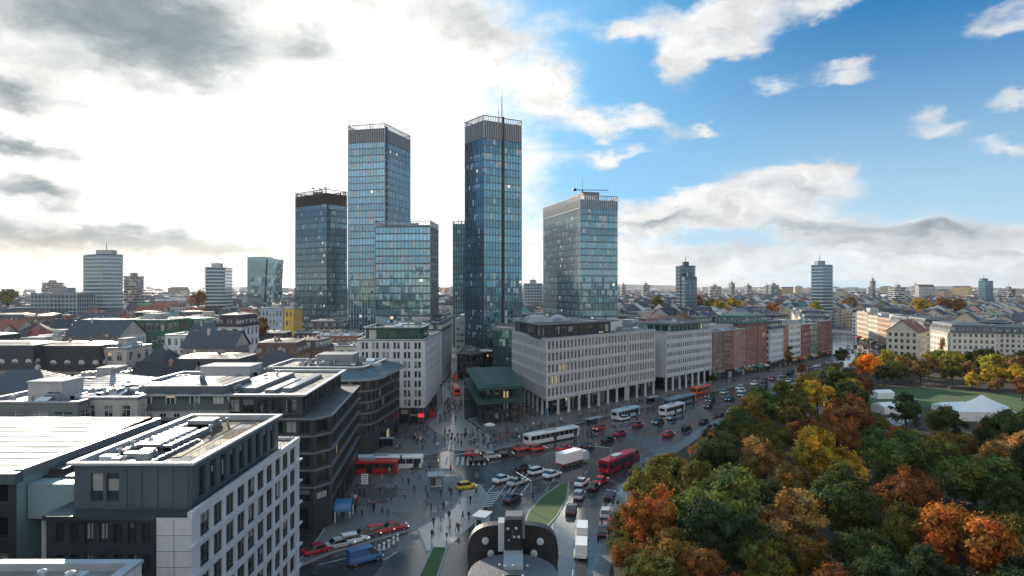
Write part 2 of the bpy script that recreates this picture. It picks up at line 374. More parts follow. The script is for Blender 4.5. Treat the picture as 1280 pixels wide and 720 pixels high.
W = bpy.data.worlds.new('World'); S.world = W; W.use_nodes = True
wn = W.node_tree; wn.nodes.clear(); n = NT(wn)
STR = 0.10
def build_sky():
    out = n.node('ShaderNodeOutputWorld'); bg = n.node('ShaderNodeBackground'); bg.inputs[1].default_value = STR
    sky = n.node('ShaderNodeTexSky', sky_type='NISHITA'); sky.sun_disc = False
    sky.sun_elevation = SUN_EL; sky.sun_rotation = SUN_AZ; sky.altitude = 100; sky.air_density = 1.0; sky.dust_density = 0.6; sky.ozone_density = 2.0
    tc = n.node('ShaderNodeTexCoord'); d = tc.outputs['Generated']
    x, y, z = n.xyz(d)
    az = n.m('ARCTAN2', x, y); el = n.m('ARCSINE', z)
    P = n.comb(az, el, 0.0)
    # ragged edges
    wv = n.vm('SCALE', n.vm('SUBTRACT', n.noise(n.vm('MULTIPLY', P, (1, 1.8, 1)), 9.0, 6.0, 0.6, 1), (.5, .5, .5))); wv.node.inputs['Scale'].default_value = 0.10
    Pw = n.vm('ADD', P, wv)
    def blobs(lst):
        tot = None
        for px, py, rx, ry, w in lst:
            a0 = math.atan((px - 640) / F); e0 = math.atan((360 - py) / math.hypot(F, px - 640))
            k = math.cos(a0)
            q = n.vm('MULTIPLY', n.vm('SUBTRACT', Pw, (a0, e0, 0)), (F / rx / k / k * 1.0, F / ry / k, 0))
            r2 = n.vm('DOT_PRODUCT', q, q, out=1)
            g = n.m('MULTIPLY', n.m('POWER', math.e, n.m('MULTIPLY', r2, -1.0)), w)
            tot = g if tot is None else n.m('ADD', tot, g)
        return tot
    Q = n.vm('MULTIPLY', P, (1.0, 2.1, 1.0))
    f1 = n.noise(Q, 5.0, 9.0, 0.58); f2 = n.noise(n.vm('ADD', Q, (3.1, 1.7, .4)), 13.0, 7.0, 0.6)
    fb = n.m('SUBTRACT', n.m('ADD', n.m('MULTIPLY', f1, .6), n.m('MULTIPLY', f2, .4)), 0.5)
    cover = blobs([
        (290, 170, 330, 250, 1.25), (60, 250, 320, 130, .8), (590, 40, 125, 80, .6), (120, 40, 330, 120, .8), (540, 270, 120, 110, .75),
        (685, 110, 34, 26, .6), (660, 200, 50, 24, .3),
        (915, 18, 95, 28, 1.0), (1040, 8, 40, 20, .75), (852, 62, 28, 26, .75), (915, 66, 50, 16, .75), (775, 42, 32, 16, .7),
        (1055, 86, 42, 12, .85), (755, 152, 42, 20, .85), (812, 150, 30, 14, .55), (872, 156, 22, 7, .7), (768, 193, 36, 9, .75), (975, 104, 26, 12, .5),
        (980, 225, 80, 24, .95), (850, 248, 90, 16, .75), (1040, 207, 36, 8, .7), (1165, 166, 46, 16, .7), (1255, 182, 50, 12, .75), (1255, 22, 46, 22, .75), (1262, 124, 40, 12, .7),
        (920, 270, 170, 18, .9), (1110, 290, 180, 16, .95), (820, 272, 70, 14, .8), (1000, 322, 420, 18, .62), (1180, 322, 160, 26, .6), (740, 325, 130, 34, .75), (1280, 300, 60, 14, .5),
        (640, 354, 1200, 13, .7)])
    grey = blobs([
        (185, 22, 150, 58, 1.2), (60, 60, 90, 40, .3), (250, 85, 90, 40, .55), (395, 66, 40, 22, .65), (480, 5, 120, 26, .38), (580, 18, 60, 26, .3), (20, 5, 90, 40, .3), (40, 110, 60, 12, .3),
        (20, 182, 75, 11, 1.0), (45, 240, 65, 14, 1.0), (15, 118, 55, 14, .7), (60, 292, 180, 24, .8), (200, 302, 130, 18, .65), (330, 310, 80, 14, .4), (215, 265, 45, 12, .5), (120, 165, 60, 10, .25),
        (830, 274, 60, 8, .8), (1000, 288, 90, 11, .45), (1120, 286, 120, 10, .6), (1190, 290, 60, 10, .5), (960, 238, 60, 8, .35), (1060, 306, 150, 9, .45), (880, 318, 80, 8, .3), (1200, 318, 130, 7, .35), (640, 45, 60, 25, .25),
        (700, 10, 80, 20, .2)])
    # behind and beside the camera the sky goes on: broken cloud over blue, made denser to add fill light
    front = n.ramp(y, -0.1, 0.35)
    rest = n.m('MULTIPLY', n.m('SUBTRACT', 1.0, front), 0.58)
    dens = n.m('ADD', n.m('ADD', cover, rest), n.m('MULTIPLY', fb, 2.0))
    alpha = n.ramp(dens, 0.22, 0.86)
    shade = n.ramp(n.m('ADD', grey, n.m('ADD', n.m('MULTIPLY', fb, 1.5), n.m('MULTIPLY', n.m('SUBTRACT', dens, 0.7), 0.06))), -0.15, 1.35)
    # closeness to the sun
    dot = n.vm('DOT_PRODUCT', d, tuple(Vector((math.sin(R(-19)) * math.cos(R(9)), math.cos(R(-19)) * math.cos(R(9)), math.sin(R(9))))), out=1)
    ang = n.m('ARCCOSINE', n.m('MINIMUM', dot, 0.99999))
    glow = n.m('POWER', math.e, n.m('MULTIPLY', n.m('MULTIPLY', ang, ang), -1 / (0.25 ** 2)))
    glow2 = n.m('POWER', math.e, n.m('MULTIPLY', n.m('MULTIPLY', ang, ang), -1 / (0.55 ** 2)))
    hs = n.node('ShaderNodeHueSaturation'); hs.inputs['Hue'].default_value = 0.485; hs.inputs['Saturation'].default_value = 1.45; hs.inputs['Value'].default_value = 1.5
    n.L(sky.outputs[0], hs.inputs['Color'])
    # blue of the clear sky: Nishita, deepened away from the horizon
    blue = n.mix(n.ramp(el, 0.0, 0.42), (3.2, 4.8, 6.0), (.0, 1.15, 3.1))
    blue = n.mix(n.ramp(az, 0.02, 0.50), (1.0, 3.3, 5.7), blue)
    clear = n.mix(0.92, hs.outputs[0], blue)
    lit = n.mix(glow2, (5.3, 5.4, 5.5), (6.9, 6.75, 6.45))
    lit = n.mix(n.ramp(y, 0.15, -0.35), lit, (9.0, 8.8, 8.5))  # unseen cloud behind the camera brightened, added fill for ground and facades
    dark = n.mix(glow2, (1.6, 2.05, 2.45), (1.35, 1.75, 1.95))
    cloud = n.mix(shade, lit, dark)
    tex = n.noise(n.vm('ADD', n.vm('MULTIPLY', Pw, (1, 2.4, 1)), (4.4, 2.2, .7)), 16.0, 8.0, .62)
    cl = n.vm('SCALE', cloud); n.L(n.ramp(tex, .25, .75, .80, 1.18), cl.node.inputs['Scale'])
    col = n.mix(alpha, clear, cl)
    # warm low band on the left horizon
    warm = n.m('MULTIPLY', n.ramp(el, 0.085, 0.015), n.ramp(az, -0.26, -0.48))
    col = n.mix(n.m('MULTIPLY', warm, 0.85), col, (6.6, 5.75, 4.5))
    gl = n.vm('SCALE', (1.0, .97, .9)); n.L(n.m('ADD', n.m('MULTIPLY', glow, n.m('SUBTRACT', 4.6, n.m('MULTIPLY', shade, 3.4))), n.m('MULTIPLY', glow2, n.m('SUBTRACT', 0.7, n.m('MULTIPLY', shade, 0.7)))), gl.node.inputs['Scale'])
    col = n.vm('ADD', col, gl)
    # below the horizon: dull ground light
    col = n.mix(n.ramp(z, -0.02, -0.002), (.9, .9, .9), col)
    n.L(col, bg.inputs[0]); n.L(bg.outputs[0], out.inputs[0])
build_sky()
vs = S.view_settings; vs.view_transform = 'Standard'; vs.look = 'None'; vs.exposure = 0.6; vs.gamma = 1.0
S.cycles.use_denoising = True
S.cycles.max_bounces = 6; S.cycles.diffuse_bounces = 2; S.cycles.glossy_bounces = 3; S.cycles.transmission_bounces = 2; S.cycles.volume_bounces = 0
S.cycles.sample_clamp_indirect = 6

# ---------------------------------------------------------------- ground, roads, pavements
M['ground'] = wet_ground('city_ground', (.085, .085, .088), .7, .3, wetness=.35)
M['asphalt'] = wet_ground('wet_asphalt', (.060, .061, .064), .38, .07, .4, .85)
M['paving'] = wet_ground('wet_paving', (.16, .155, .15), .5, .14, .3, .5, tiles=.6)
M['plaza'] = wet_ground('wet_plaza', (.50, .485, .465), .34, .13, .25, 1.1, tiles=.8)
M['soil'] = wet_ground('park_soil', (.035, .030, .018), .95, .8, .5, .2)
M['lawn'] = wet_ground('lawn', (.045, .085, .018), .9, .75, .45, .2)
M['path'] = wet_ground('park_path', (.30, .29, .27), .55, .2, .3, .5)

g = MB(); RG = 9400.0
g.face([(RG * math.cos(2 * math.pi * k / 48), RG * math.sin(2 * math.pi * k / 48), -0.01) for k in range(48)])
tag(g.build('ground', M['ground']), kind='structure')
def sheet(name, poly, z, mat):
    m = MB(); m.face([(p[0], p[1], z) for p in poly]); return tag(m.build(name, mat), kind='structure')
sheet('road', [(-95, 40), (120, 40), (120, 160), (300, 300), (330, 560), (200, 560), (150, 400), (20, 270), (-20, 360), (-90, 800), (-110, 800), (-36, 350), (-36, 160), (-95, 165)], 0.004, M['asphalt'])
def slab(name, poly, h=0.13, mat='paving', kerb=True):
    "raised pavement: kerb stones round the edge, paving sheet inside"
    m = MB(); m.prism(poly, 0.0, h, 0, bottom=False)
    o = tag(m.build(name, M['kerb']), kind='structure')
    c = Vector((sum(p[0] for p in poly) / len(poly), sum(p[1] for p in poly) / len(poly), 0))
    inn = []
    for i, p in enumerate(poly):
        a, b = Vector(poly[i - 1]), Vector(poly[(i + 1) % len(poly)]); p = Vector(p)
        e1 = (p - a).normalized(); e2 = (b - p).normalized()
        n1, n2 = Vector((-e1.y, e1.x)), Vector((-e2.y, e2.x)); nn = (n1 + n2)
        nn = nn.normalized() * min(0.9, 0.3 / max(.3, nn.length / 2)) if nn.length > 1e-3 else n1 * .3
        inn.append(p + nn)
    m = MB(); m.face([(p.x, p.y, h + 0.004) for p in inn]); tag(m.build(name + '_surface', M[mat]), kind='structure')
    return o
# pavement in front of the dark buildings, left of the crossing
slab('pavement', [(-31.5, 90.5), (-27, 96.5), (-15.5, 106.5), (-10.5, 116), (-9, 127), (-10.5, 136), (-14, 141.5), (-35, 141.5), (-31.0, 103)], mat='paving')
slab('pavement', [(-36, 152), (-20, 153), (-16, 158), (-17.5, 170), (-22, 178), (-24.2, 184), (-24.2, 215), (-36, 215)], mat='paving')
# pedestrian street between the towers
slab('plaza', [(-16, 157.5), (-5.5, 156.5), (-2.5, 162), (-8, 178), (-14.5, 195), (-17, 225), (-22.5, 300), (-42, 480), (-52, 480), (-33, 300), (-24.0, 222), (-24.0, 185), (-21.5, 178.5), (-17, 170)], 0.06, 'plaza')
# pavement under the colonnade, along the avenue
slab('pavement', [(-5, 157.5), (2, 163), (14, 182), (20, 189.5), (186, 356), (196, 392), (230, 520), (216, 520), (180, 395), (160, 356), (10.6, 208), (0, 215), (-13.5, 195), (-7.2, 178)], mat='paving')
# traffic island in the middle of the crossing, pale and wet
slab('plaza', [gp(532, 690), gp(560, 684), gp(592, 655), gp(612, 622), gp(600, 606), gp(560, 604), gp(535, 618), gp(520, 660)], 0.05, 'plaza')
PARK = [(10.5, 52), (13.5, 89), (19.8, 116), (30.4, 140), (52, 174), (82, 219), (118, 266), (165, 318), (205, 335), (330, 285), (330, 40), (10.5, 40)]
slab('pavement', [(9.3, 40), (9.3, 54), (11.6, 90), (17.6, 117), (28.4, 141.5), (50, 176), (80, 221), (116.5, 268), (164, 320.5), (206, 338.5), (340, 288), (340, 36), (12, 36)], mat='paving')
sheet('park_ground', PARK, 0.145, M['soil'])
sheet('lawn', [(118, 248), (160, 254), (205, 232), (188, 205), (150, 208), (118, 226)], 0.152, M['lawn'])
sheet('park_path', [(62, 118), (66, 118), (66, 120), (72, 150), (92, 196), (118, 226), (112, 230), (88, 200), (66, 152), (61, 122)], 0.152, M['path'])
sheet('park_path', [(93, 98), (97, 98), (86, 128), (94, 168), (128, 200), (124, 204), (88, 170), (80, 128)], 0.157, M['path'])
def island(name, pts, label):
    P = pts if sum((pts[i][0] * pts[(i + 1) % len(pts)][1] - pts[(i + 1) % len(pts)][0] * pts[i][1]) for i in range(len(pts))) > 0 else pts[::-1]
    slab('traffic_island', P, 0.14, 'lawn')
isl1 = [gp(x, y) for x, y in ((712, 604), (700, 605), (676, 622), (660, 640), (652, 662), (664, 668), (682, 662), (697, 646), (709, 625))]
island('traffic_island', isl1, '')
isl2 = [gp(x, y) for x, y in ((540, 684), (560, 685), (547, 725), (541, 740), (512, 740), (523, 720))]
island('traffic_island', isl2, '')

# painted markings
mk = MB()
def stripe(p, q, w=0.15, z=0.010):
    p, q = Vector(p), Vector(q); d = (q - p).normalized(); k = Vector((-d.y, d.x)) * w / 2
    mk.face([(v.x, v.y, z) for v in (p - k, q - k, q + k, p + k)])
def dashes(p, q, on=3.0, off=4.0, w=0.15):
    p, q = Vector(p), Vector(q); L = (q - p).length; d = (q - p) / L; t = 0
    while t < L: stripe(p + d * t, p + d * min(L, t + on), w); t += on + off
dashes(gp(398, 706), gp(500, 682), 4, 3, .2)
stripe(gp(480, 700), gp(496, 690), .2)
for a, b in (((604, 622), (618, 606)), ((620, 622), (641, 596)), ((629, 622), (655, 590)), ((637, 619), (660, 592)), ((645, 626), (662, 604))): stripe(gp(*a), gp(*b), .22)
for k in range(7):                                                   # zebra over the carriageway by the island
    a = Vector(gp(598, 634)).lerp(Vector(gp(612, 616)), k / 6.0); stripe(a, a + Vector((2.6, .9)), .5)
# lanes of the avenue and of the road beside the park
for off in (6.5, 10.0, 20.5, 24.0):
    dashes((16 + off * .9, 178 - off * .55), (168 + off * .75, 345 - off * .4), 3, 5, .16)
dashes((8, 118), (16.5, 140)); dashes((4.8, 119), (10.5, 141)); dashes((5.2, 92), (7.8, 117)); dashes((8.3, 88), (11.4, 113))
stripe((2.8, 70), (3.2, 104), .15); dashes((5.6, 60), (5.4, 92)); dashes((-2, 124), (2.5, 136), 2, 2); dashes((-34, 147.5), (-12, 147.5))
for k in range(8):                                                   # crossing towards the pedestrian street
    stripe((-15 + k * 1.25, 144.5), (-15.3 + k * 1.25, 151.5), .55)
tag(mk.build('road_markings', M['white_paint']), kind='structure')

# low wooded hills along the horizon
hm = MB(); NH = 180
for k in range(NH):
    def hp(k):
        t = 2 * math.pi * k / NH; return t, 34 + 22 * math.sin(t * 5 + 1) + 14 * math.sin(t * 13) + 9 * math.sin(t * 31 + 2) + 5 * math.sin(t * 57)
    (t0, h0), (t1, h1) = hp(k), hp((k + 1) % NH); t1 = t0 + 2 * math.pi / NH
    P = lambda t, r, z: (r * math.sin(t), r * math.cos(t), z)
    hm.face([P(t0, 8200, -2), P(t1, 8200, -2), P(t1, 8800, 18 + h1), P(t0, 8800, 18 + h0)])
    hm.face([P(t0, 8800, 18 + h0), P(t1, 8800, 18 + h1), P(t1, 9300, -2), P(t0, 9300, -2)])
hmat = pm('hill_woods', (.05, .062, .05), .95, var=.4, scale=.004)
tag(hm.build('hills', hmat), kind='structure')

hz = MB(); hz.box(-9480, -9480, -3.5, 9480, 9480, 190)
def haze_mat():
    m = bpy.data.materials.new('haze_air'); m.use_nodes = True; nt = m.node_tree; nt.nodes.clear()
    out = nt.nodes.new('ShaderNodeOutputMaterial'); v = nt.nodes.new('ShaderNodeVolumePrincipled')
    v.inputs['Color'].default_value = (.92, .95, 1.0, 1); v.inputs['Density'].default_value = 0.000035; v.inputs['Anisotropy'].default_value = 0.35
    nt.links.new(v.outputs[0], out.inputs['Volume']); return m
tag(hz.build('haze', haze_mat()), kind='stuff')
# ---------------------------------------------------------------- building kit
WMESH = {}
def window_mesh(w, h, style='cross', fm='frame', gm='glass'):
    key = (round(w, 2), round(h, 2), style, fm, gm)
    if key in WMESH: return WMESH[key]
    m = MB(); t = .07 if w < 1.6 else .09
    m.face([(-w/2, 0, -h/2), (w/2, 0, -h/2), (w/2, 0, h/2), (-w/2, 0, h/2)], 1)
    def bar(x0, z0, x1, z1): m.box(x0, -.05, z0, x1, .02, z1, 0)
    bar(-w/2, -h/2, -w/2 + t, h/2); bar(w/2 - t, -h/2, w/2, h/2); bar(-w/2 + t, h/2 - t, w/2 - t, h/2); bar(-w/2 + t, -h/2, w/2 - t, -h/2 + t)
    if style in ('cross', 'mid'): bar(-t * .4, -h/2 + t, t * .4, h/2 - t)
    if style == 'cross': bar(-w/2 + t, h * .22, -t * .4, h * .22 + t * .7); bar(t * .4, h * .22, w/2 - t, h * .22 + t * .7)
    WMESH[key] = m.mesh('window', [M[fm], M[gm]])
    return WMESH[key]
WALL_EYE = Vector((0, 0, H))
class Facade:
    """walls with real window openings. Collects windows so that they can be linked one by one."""
    def __init__(s): s.w = MB(); s.win = []; s.trim = MB()
    def wall(s, p0, p1, z0, z1, cols, rows, fw=.5, fh=.6, inset=.25, zb=0.0, margin=.6, style='cross', fm='frame', gm='glass', mw=0, pair=False, ledge=0.0, lm=0, low=.5):
        """one facade from p0 to p1 (outside on the right), z0..z1; fw, fh: share of a cell that is window"""
        p0, p1 = Vector((p0[0], p0[1])), Vector((p1[0], p1[1])); L = (p1 - p0).length; d = (p1 - p0) / L; nn = Vector((d.y, -d.x))
        ang = math.atan2(d.y, d.x)
        P = lambda u, z, dep=0.0: (p0.x + d.x * u - nn.x * dep, p0.y + d.y * u - nn.y * dep, z)
        Q = lambda u0, u1, a, b: s.w.face([P(u0, a), P(u1, a), P(u1, b), P(u0, b)], mw)
        if cols < 1 or rows < 1: Q(0, L, z0, z1); return
        if zb > 0: Q(0, L, z0, z0 + zb)
        ch = (z1 - z0 - zb) / rows; cw = (L - 2 * margin) / cols; ww = cw * fw; wh = ch * fh
        us = []
        for c in range(cols):
            if pair:
                g_ = cw * .06
                a = margin + cw * (c + .5) - ww / 2; us += [(a, a + ww / 2 - g_), (a + ww / 2 + g_, a + ww)]
            else:
                a = margin + cw * (c + .5) - ww / 2; us.append((a, a + ww))
        for r in range(rows):
            za = z0 + zb + ch * r; w0 = za + (ch - wh) * low; w1 = w0 + wh
            Q(0, L, za, w0); Q(0, L, w1, za + ch)
            x = 0.0
            for a, b in us:
                if a - x > 1e-3: Q(x, a, w0, w1)
                s.w.face([P(a, w0), P(a, w0, inset), P(a, w1, inset), P(a, w1)], mw)
                s.w.face([P(b, w0, inset), P(b, w0), P(b, w1), P(b, w1, inset)], mw)
                s.w.face([P(a, w0), P(b, w0), P(b, w0, inset), P(a, w0, inset)], mw)
                s.w.face([P(a, w1, inset), P(b, w1, inset), P(b, w1), P(a, w1)], mw)
                c = P((a + b) / 2, (w0 + w1) / 2, inset)
                face = nn.dot(Vector((-c[0], -c[1]))) > 0
                s.win.append((not face, (Vector(c) - WALL_EYE).length, c, ang, round(b - a, 2), round(wh, 2), style, fm, gm))
                x = b
            if L - x > 1e-3: Q(x, L, w0, w1)
            if ledge: s.band(p0, p1, za + ch - .12, za + ch + .12, ledge, 0)
    def band(s, p0, p1, za, zb, out, m=0):
        p0, p1 = Vector((p0[0], p0[1])), Vector((p1[0], p1[1])); d = (p1 - p0).normalized(); nn = Vector((d.y, -d.x))
        a, b = p0 - d * (out - .004), p1 + d * (out - .004)
        s.trim.prism([(a + nn * out)[:], (b + nn * out)[:], (b - nn * .003)[:], (a - nn * .003)[:]], za, zb, m)
    def finish(s, root, org, wallmats, cap=100, trim=None, trimname='cornice', color=None, winname='window', skip=False):
        s.w.build('wall', wallmats, root, org, color=color)
        if s.trim.f: s.trim.build(trimname, trim or wallmats, root, org, color=color)
        if skip: return
        ws = sorted(s.win, key=lambda t: (t[0], t[1]))
        for hid, dd, c, ang, w, h, st, fm, gm in ws[:cap]:
            put(winname, window_mesh(w, h, st, fm, gm), root, (c[0] - org[0], c[1] - org[1], c[2] - org[2]), ang)
        if len(ws) > cap:
            m = MB(); mats = []; idx = {}
            for hid, dd, c, ang, w, h, st, fm, gm in ws[cap:]:
                for k in (fm, gm):
                    if k not in idx: idx[k] = len(mats); mats.append(M[k])
                ca, sa = math.cos(ang), math.sin(ang)
                T = lambda x, y, z: (c[0] + x * ca - y * sa, c[1] + x * sa + y * ca, c[2] + z)
                m.face([T(-w/2, 0, -h/2), T(w/2, 0, -h/2), T(w/2, 0, h/2), T(-w/2, 0, h/2)], idx[gm])
                for x0, x1, z0, z1 in ((-w/2, -w/2 + .07, -h/2, h/2), (w/2 - .07, w/2, -h/2, h/2), (-.03, .03, -h/2, h/2)):
                    m.face([T(x0, -.03, z0), T(x1, -.03, z0), T(x1, -.03, z1), T(x0, -.03, z1)], idx[fm])
            tag(m.build(winname, mats, root, org), kind='stuff')
def inset_poly(poly, d):
    out = []
    for i, p in enumerate(poly):
        a, b, p = Vector(poly[i - 1][:2]), Vector(poly[(i + 1) % len(poly)][:2]), Vector(p[:2])
        e1 = (p - a).normalized(); e2 = (b - p).normalized()
        n1, n2 = Vector((-e1.y, e1.x)), Vector((-e2.y, e2.x)); nn = n1 + n2; k = nn.length
        nn = nn / k if k > 1e-4 else n1
        out.append(tuple(p + nn * min(d * 2.5, d / max(.35, k / 2))))
    return out
def flat_roof(root, org, poly, z, mat, coping='grey_metal', w=.35, up=.5, name='roof', color=None):
    "roof sheet below a parapet with its coping"
    m = MB(); inn = inset_poly(poly, w)
    m.face([(p[0], p[1], z - up) for p in inn]); m.build(name, mat, root, org, color=color)
    c = MB(); out = inset_poly(poly, -.06); N = len(poly)
    for i in range(N):
        j = (i + 1) % N
        c.face([(*out[i], z + .14), (*out[j], z + .14), (*inn[j], z + .14), (*inn[i], z + .14)])
        c.face([(*out[i], z - .12), (*out[j], z - .12), (*out[j], z + .14), (*out[i], z + .14)])
        c.face([(*inn[j], z - up), (*inn[i], z - up), (*inn[i], z + .14), (*inn[j], z + .14)])
        c.face([(*poly[i][:2], z - .12), (*poly[j][:2], z - .12), (*out[j], z - .12), (*out[i], z - .12)])
    c.build('coping', M[coping], root, org)
AC = None
def ac_mesh():
    global AC
    if AC: return AC
    m = MB(); m.box(-1.1, -.7, .25, 1.1, .7, 1.35)
    for x in (-.9, .8):
        for y in (-.55, .45): m.box(x, y, 0, x + .12, y + .12, .25, 1)
    for x in (-.55, .55): m.lathe([(.42, 1.352), (.42, 1.47), (.34, 1.47), (.34, 1.40), (0.001, 1.40)], 14, (x, 0, 0), 1)
    for k in range(7): m.box(-1.0, -.73, .4 + k * .12, 1.0, -.702, .45 + k * .12, 1)
    AC = m.mesh('air_conditioner', [M['ac_unit'], M['frame']]); return AC
def roof_kit(root, org, rect, z, r, nac=3, nvent=4, nsky=1, nduct=1, ang=0.0):
    "plant on a flat roof: rect = centre x, centre y, width, depth (turned by ang)"
    cx, cy, w, d = rect; ca, sa = math.cos(ang), math.sin(ang)
    at = lambda: (lambda x, y: (cx + x * ca - y * sa, cy + x * sa + y * ca))(r.uniform(-w/2, w/2), r.uniform(-d/2, d/2))
    for k in range(nac):
        x, y = at(); put('air_conditioner', ac_mesh(), root, (x - org[0], y - org[1], z - org[2]), ang + r.choice((0, math.pi / 2)))
    for k in range(nvent):
        x, y = at(); m = MB(); h = r.uniform(.6, 1.4); q = r.uniform(.12, .28)
        m.lathe([(q, 0), (q, h), (q * 1.7, h + .02), (q * 1.7, h + .2), (0.001, h + .34)], 10); m.build('vent_pipe', M['pale_metal'], root).location = (x - org[0], y - org[1], z - org[2])
    for k in range(nsky):
        x, y = at(); m = MB(); a, b = r.uniform(.8, 1.5), r.uniform(1.2, 2.6)
        m.box(-a, -b, 0, a, b, .35, 0); m.face([(-a, -b, .352), (a, -b, .352), (a, 0, .9), (-a, 0, .9)], 1); m.face([(-a, 0, .9), (a, 0, .9), (a, b, .352), (-a, b, .352)], 1)
        m.face([(-a, -b, .35), (-a, 0, .9), (-a, b, .35)], 0); m.face([(a, -b, .35), (a, b, .35), (a, 0, .9)], 0)
        o = m.build('skylight', [M['grey_metal'], M['skylight']], root); o.location = (x - org[0], y - org[1], z - org[2]); o.rotation_euler = (0, 0, ang)
    for k in range(nduct):
        x, y = at(); m = MB(); l = r.uniform(3, 7)
        m.box(-l/2, -.35, .3, l/2, .35, .95, 0)
        for t in range(int(l / 1.5)): m.box(-l/2 + t * 1.5, -.38, .27, -l/2 + t * 1.5 + .1, .38, .98, 0)
        for t in (-l/2 + .3, l/2 - .4): m.box(t, -.25, 0, t + .12, .25, .3, 0)
        o = m.build('air_duct', M['pale_metal'], root); o.location = (x - org[0], y - org[1], z - org[2]); o.rotation_euler = (0, 0, ang + r.choice((0, math.pi / 2)))
def roof_house(root, org, rect, z, h, mat, ang=0.0, name='plant_room', over=.3, color=None):
    m = MB(); cx, cy, w, d = rect
    m.obox((cx, cy), ang, w, d, z, z + h); m.obox((cx, cy), ang, w + over, d + over, z + h, z + h + .22)
    return m.build(name, mat, root, org, color=color)

# ---------------------------------------------------------------- towers
def tower(name, label, poly, ztop, storey, bay, glass, zbase=0.0, crown=6.0, sp=.95, mull='mullion', mdep=.14, mw=.10, crownmat='crown_metal', groups=1, every=1, openframe=True):
    org = (sum(p[0] for p in poly) / len(poly), sum(p[1] for p in poly) / len(poly), 0.0)
    root = thing(name, label, 'tower', org)
    zc = ztop - crown; ns = max(1, int((zc - zbase) / storey)); st = (zc - zbase) / ns
    ein = inset_poly(poly, .10); N = len(poly)
    edges = []
    for i in range(N):
        a, b = Vector(poly[i]), Vector(poly[(i + 1) % N]); L = (b - a).length; nb = max(2, round(L / bay)); edges.append((a, b, L, nb, i * 200))
    core = MB()
    for k in range(ns):
        g = MB(); z0 = zbase + st * k + sp; z1 = zbase + st * (k + 1)
        for i, (a, b, L, nb, uo) in enumerate(edges):
            p, q = ein[i], ein[(i + 1) % N]
            for c in range(nb):
                t0, t1 = c / nb, (c + 1) / nb
                A = (p[0] + (q[0] - p[0]) * t0, p[1] + (q[1] - p[1]) * t0); B = (p[0] + (q[0] - p[0]) * t1, p[1] + (q[1] - p[1]) * t1)
                g.face([(*A, z0), (*B, z0), (*B, z1), (*A, z1)], 0, [(uo + c + .001, k + .001), (uo + c + .999, k + .001), (uo + c + .999, k + .999), (uo + c + .001, k + .999)])
        g.build('glazing_band', M[glass], root, org)
    s = MB()
    for k in range(ns):
        z0 = zbase + st * k
        for i in range(N):
            a, b = poly[i], poly[(i + 1) % N]
            s.face([(*a, z0), (*b, z0), (*b, z0 + sp), (*a, z0 + sp)])
        s.face([(*p, z0 + sp) for p in poly]); s.face([(*p, z0) for p in reversed(poly)])
    s.build('spandrel', M['spandrel'], root, org)
    mu = MB()
    for a, b, L, nb, uo in edges:
        d = (b - a) / L; nn = Vector((d.y, -d.x)); e = 0
        for c in range(0, nb + 1):
            if c % every: continue
            t = min(max(L * c / nb, mw / 2 + .01), L - mw / 2 - .01); p = a + d * t
            A, B = p - d * mw / 2, p + d * mw / 2
            mu.prism([tuple(A + nn * mdep), tuple(B + nn * mdep), tuple(B - nn * .12), tuple(A - nn * .12)], zbase, zc, 0, bottom=False, top=False)
    mu.build('mullions', M[mull], root, org)
    # crown: louvred plant storey with an open frame above
    c = MB(); ci = inset_poly(poly, .25)
    c.prism(ci, zc, ztop - 2.4, 0); fi = MB()
    for a, b, L, nb, uo in edges:
        d = (b - a) / L; nn = Vector((d.y, -d.x)); nv = max(4, int(L / 1.2))
        for k in range(nv + 1):
            t = min(max(L * k / nv, .12), L - .12); p = a + d * t; A, B = p - d * .11, p + d * .11
            fi.prism([tuple(A + nn * .16), tuple(B + nn * .16), tuple(B - nn * .2), tuple(A - nn * .2)], zc, ztop - .35, 0)
        A, B = a, b
        c.prism([tuple(a + nn * .16 - d * .1), tuple(b + nn * .16 + d * .1), tuple(b - nn * .3), tuple(a - nn * .3)], ztop - .346, ztop, 0)
        c.prism([tuple(a + nn * .20), tuple(b + nn * .20), tuple(b - nn * .05), tuple(a - nn * .05)], zc - .25, zc + .25, 0)
    c.build('crown', M[crownmat], root, org); fi.build('crown_fins', M['crown_fin' if crownmat != 'crown_dark' else 'crown_dark'], root, org)
    return root, org, zc
def mast(root, org, x, y, z0, z1, r=.25, name='mast'):
    m = MB(); h = z1 - z0
    m.beam((x, y, z0), (x, y, z0 + h * .55), r, 8); m.beam((x, y, z0 + h * .55), (x, y, z1), r * .6, 6, r2=r * .3)
    m.box(x - r * 2, y - r * 2, z0 - .3, x + r * 2, y + r * 2, z0 + .01)
    return m.build(name, M['mast'], root, org)
def pxpoly(lst): return [(wx(px, Y), Y) for px, Y in lst]
EXCL = []          # footprints that the houses of the town must keep clear of
def block(poly): EXCL.append([tuple(p[:2]) for p in poly])

# left slab tower with the dark crown (two faces meet at photo x 408)
Pt = pxpoly([(408, 380), (434, 392), (395, 412), (369, 399)])
t1, o1, zc1 = tower('glass_tower', 'shortest of the left cluster, dark glass tower with a solid brown-black crown band', Pt, 99.0, 3.7, 1.5, 't1_glass', crown=9.0, sp=1.0, mw=.12, mdep=.08, mull='mullion', crownmat='crown_dark')
block(Pt)
for k, (x, y) in enumerate([(o1[0] - 5, o1[1] + 1), (o1[0] - 1.5, o1[1] + 3), (o1[0] + 3, o1[1] - 1)]):
    m = MB(); m.beam((x, y, 97.6), (x, y, 101.5 + k * .3), .15, 6); m.lathe([(.1, 0), (.8, .25), (1.1, .8)], 12, (x, y, 101.2)); m.build('antenna_dish', M['mast'], t1, o1)
roof_kit(t1, o1, (o1[0], o1[1], 9, 9), 97.8, rnd, 3, 3, 0, 1)
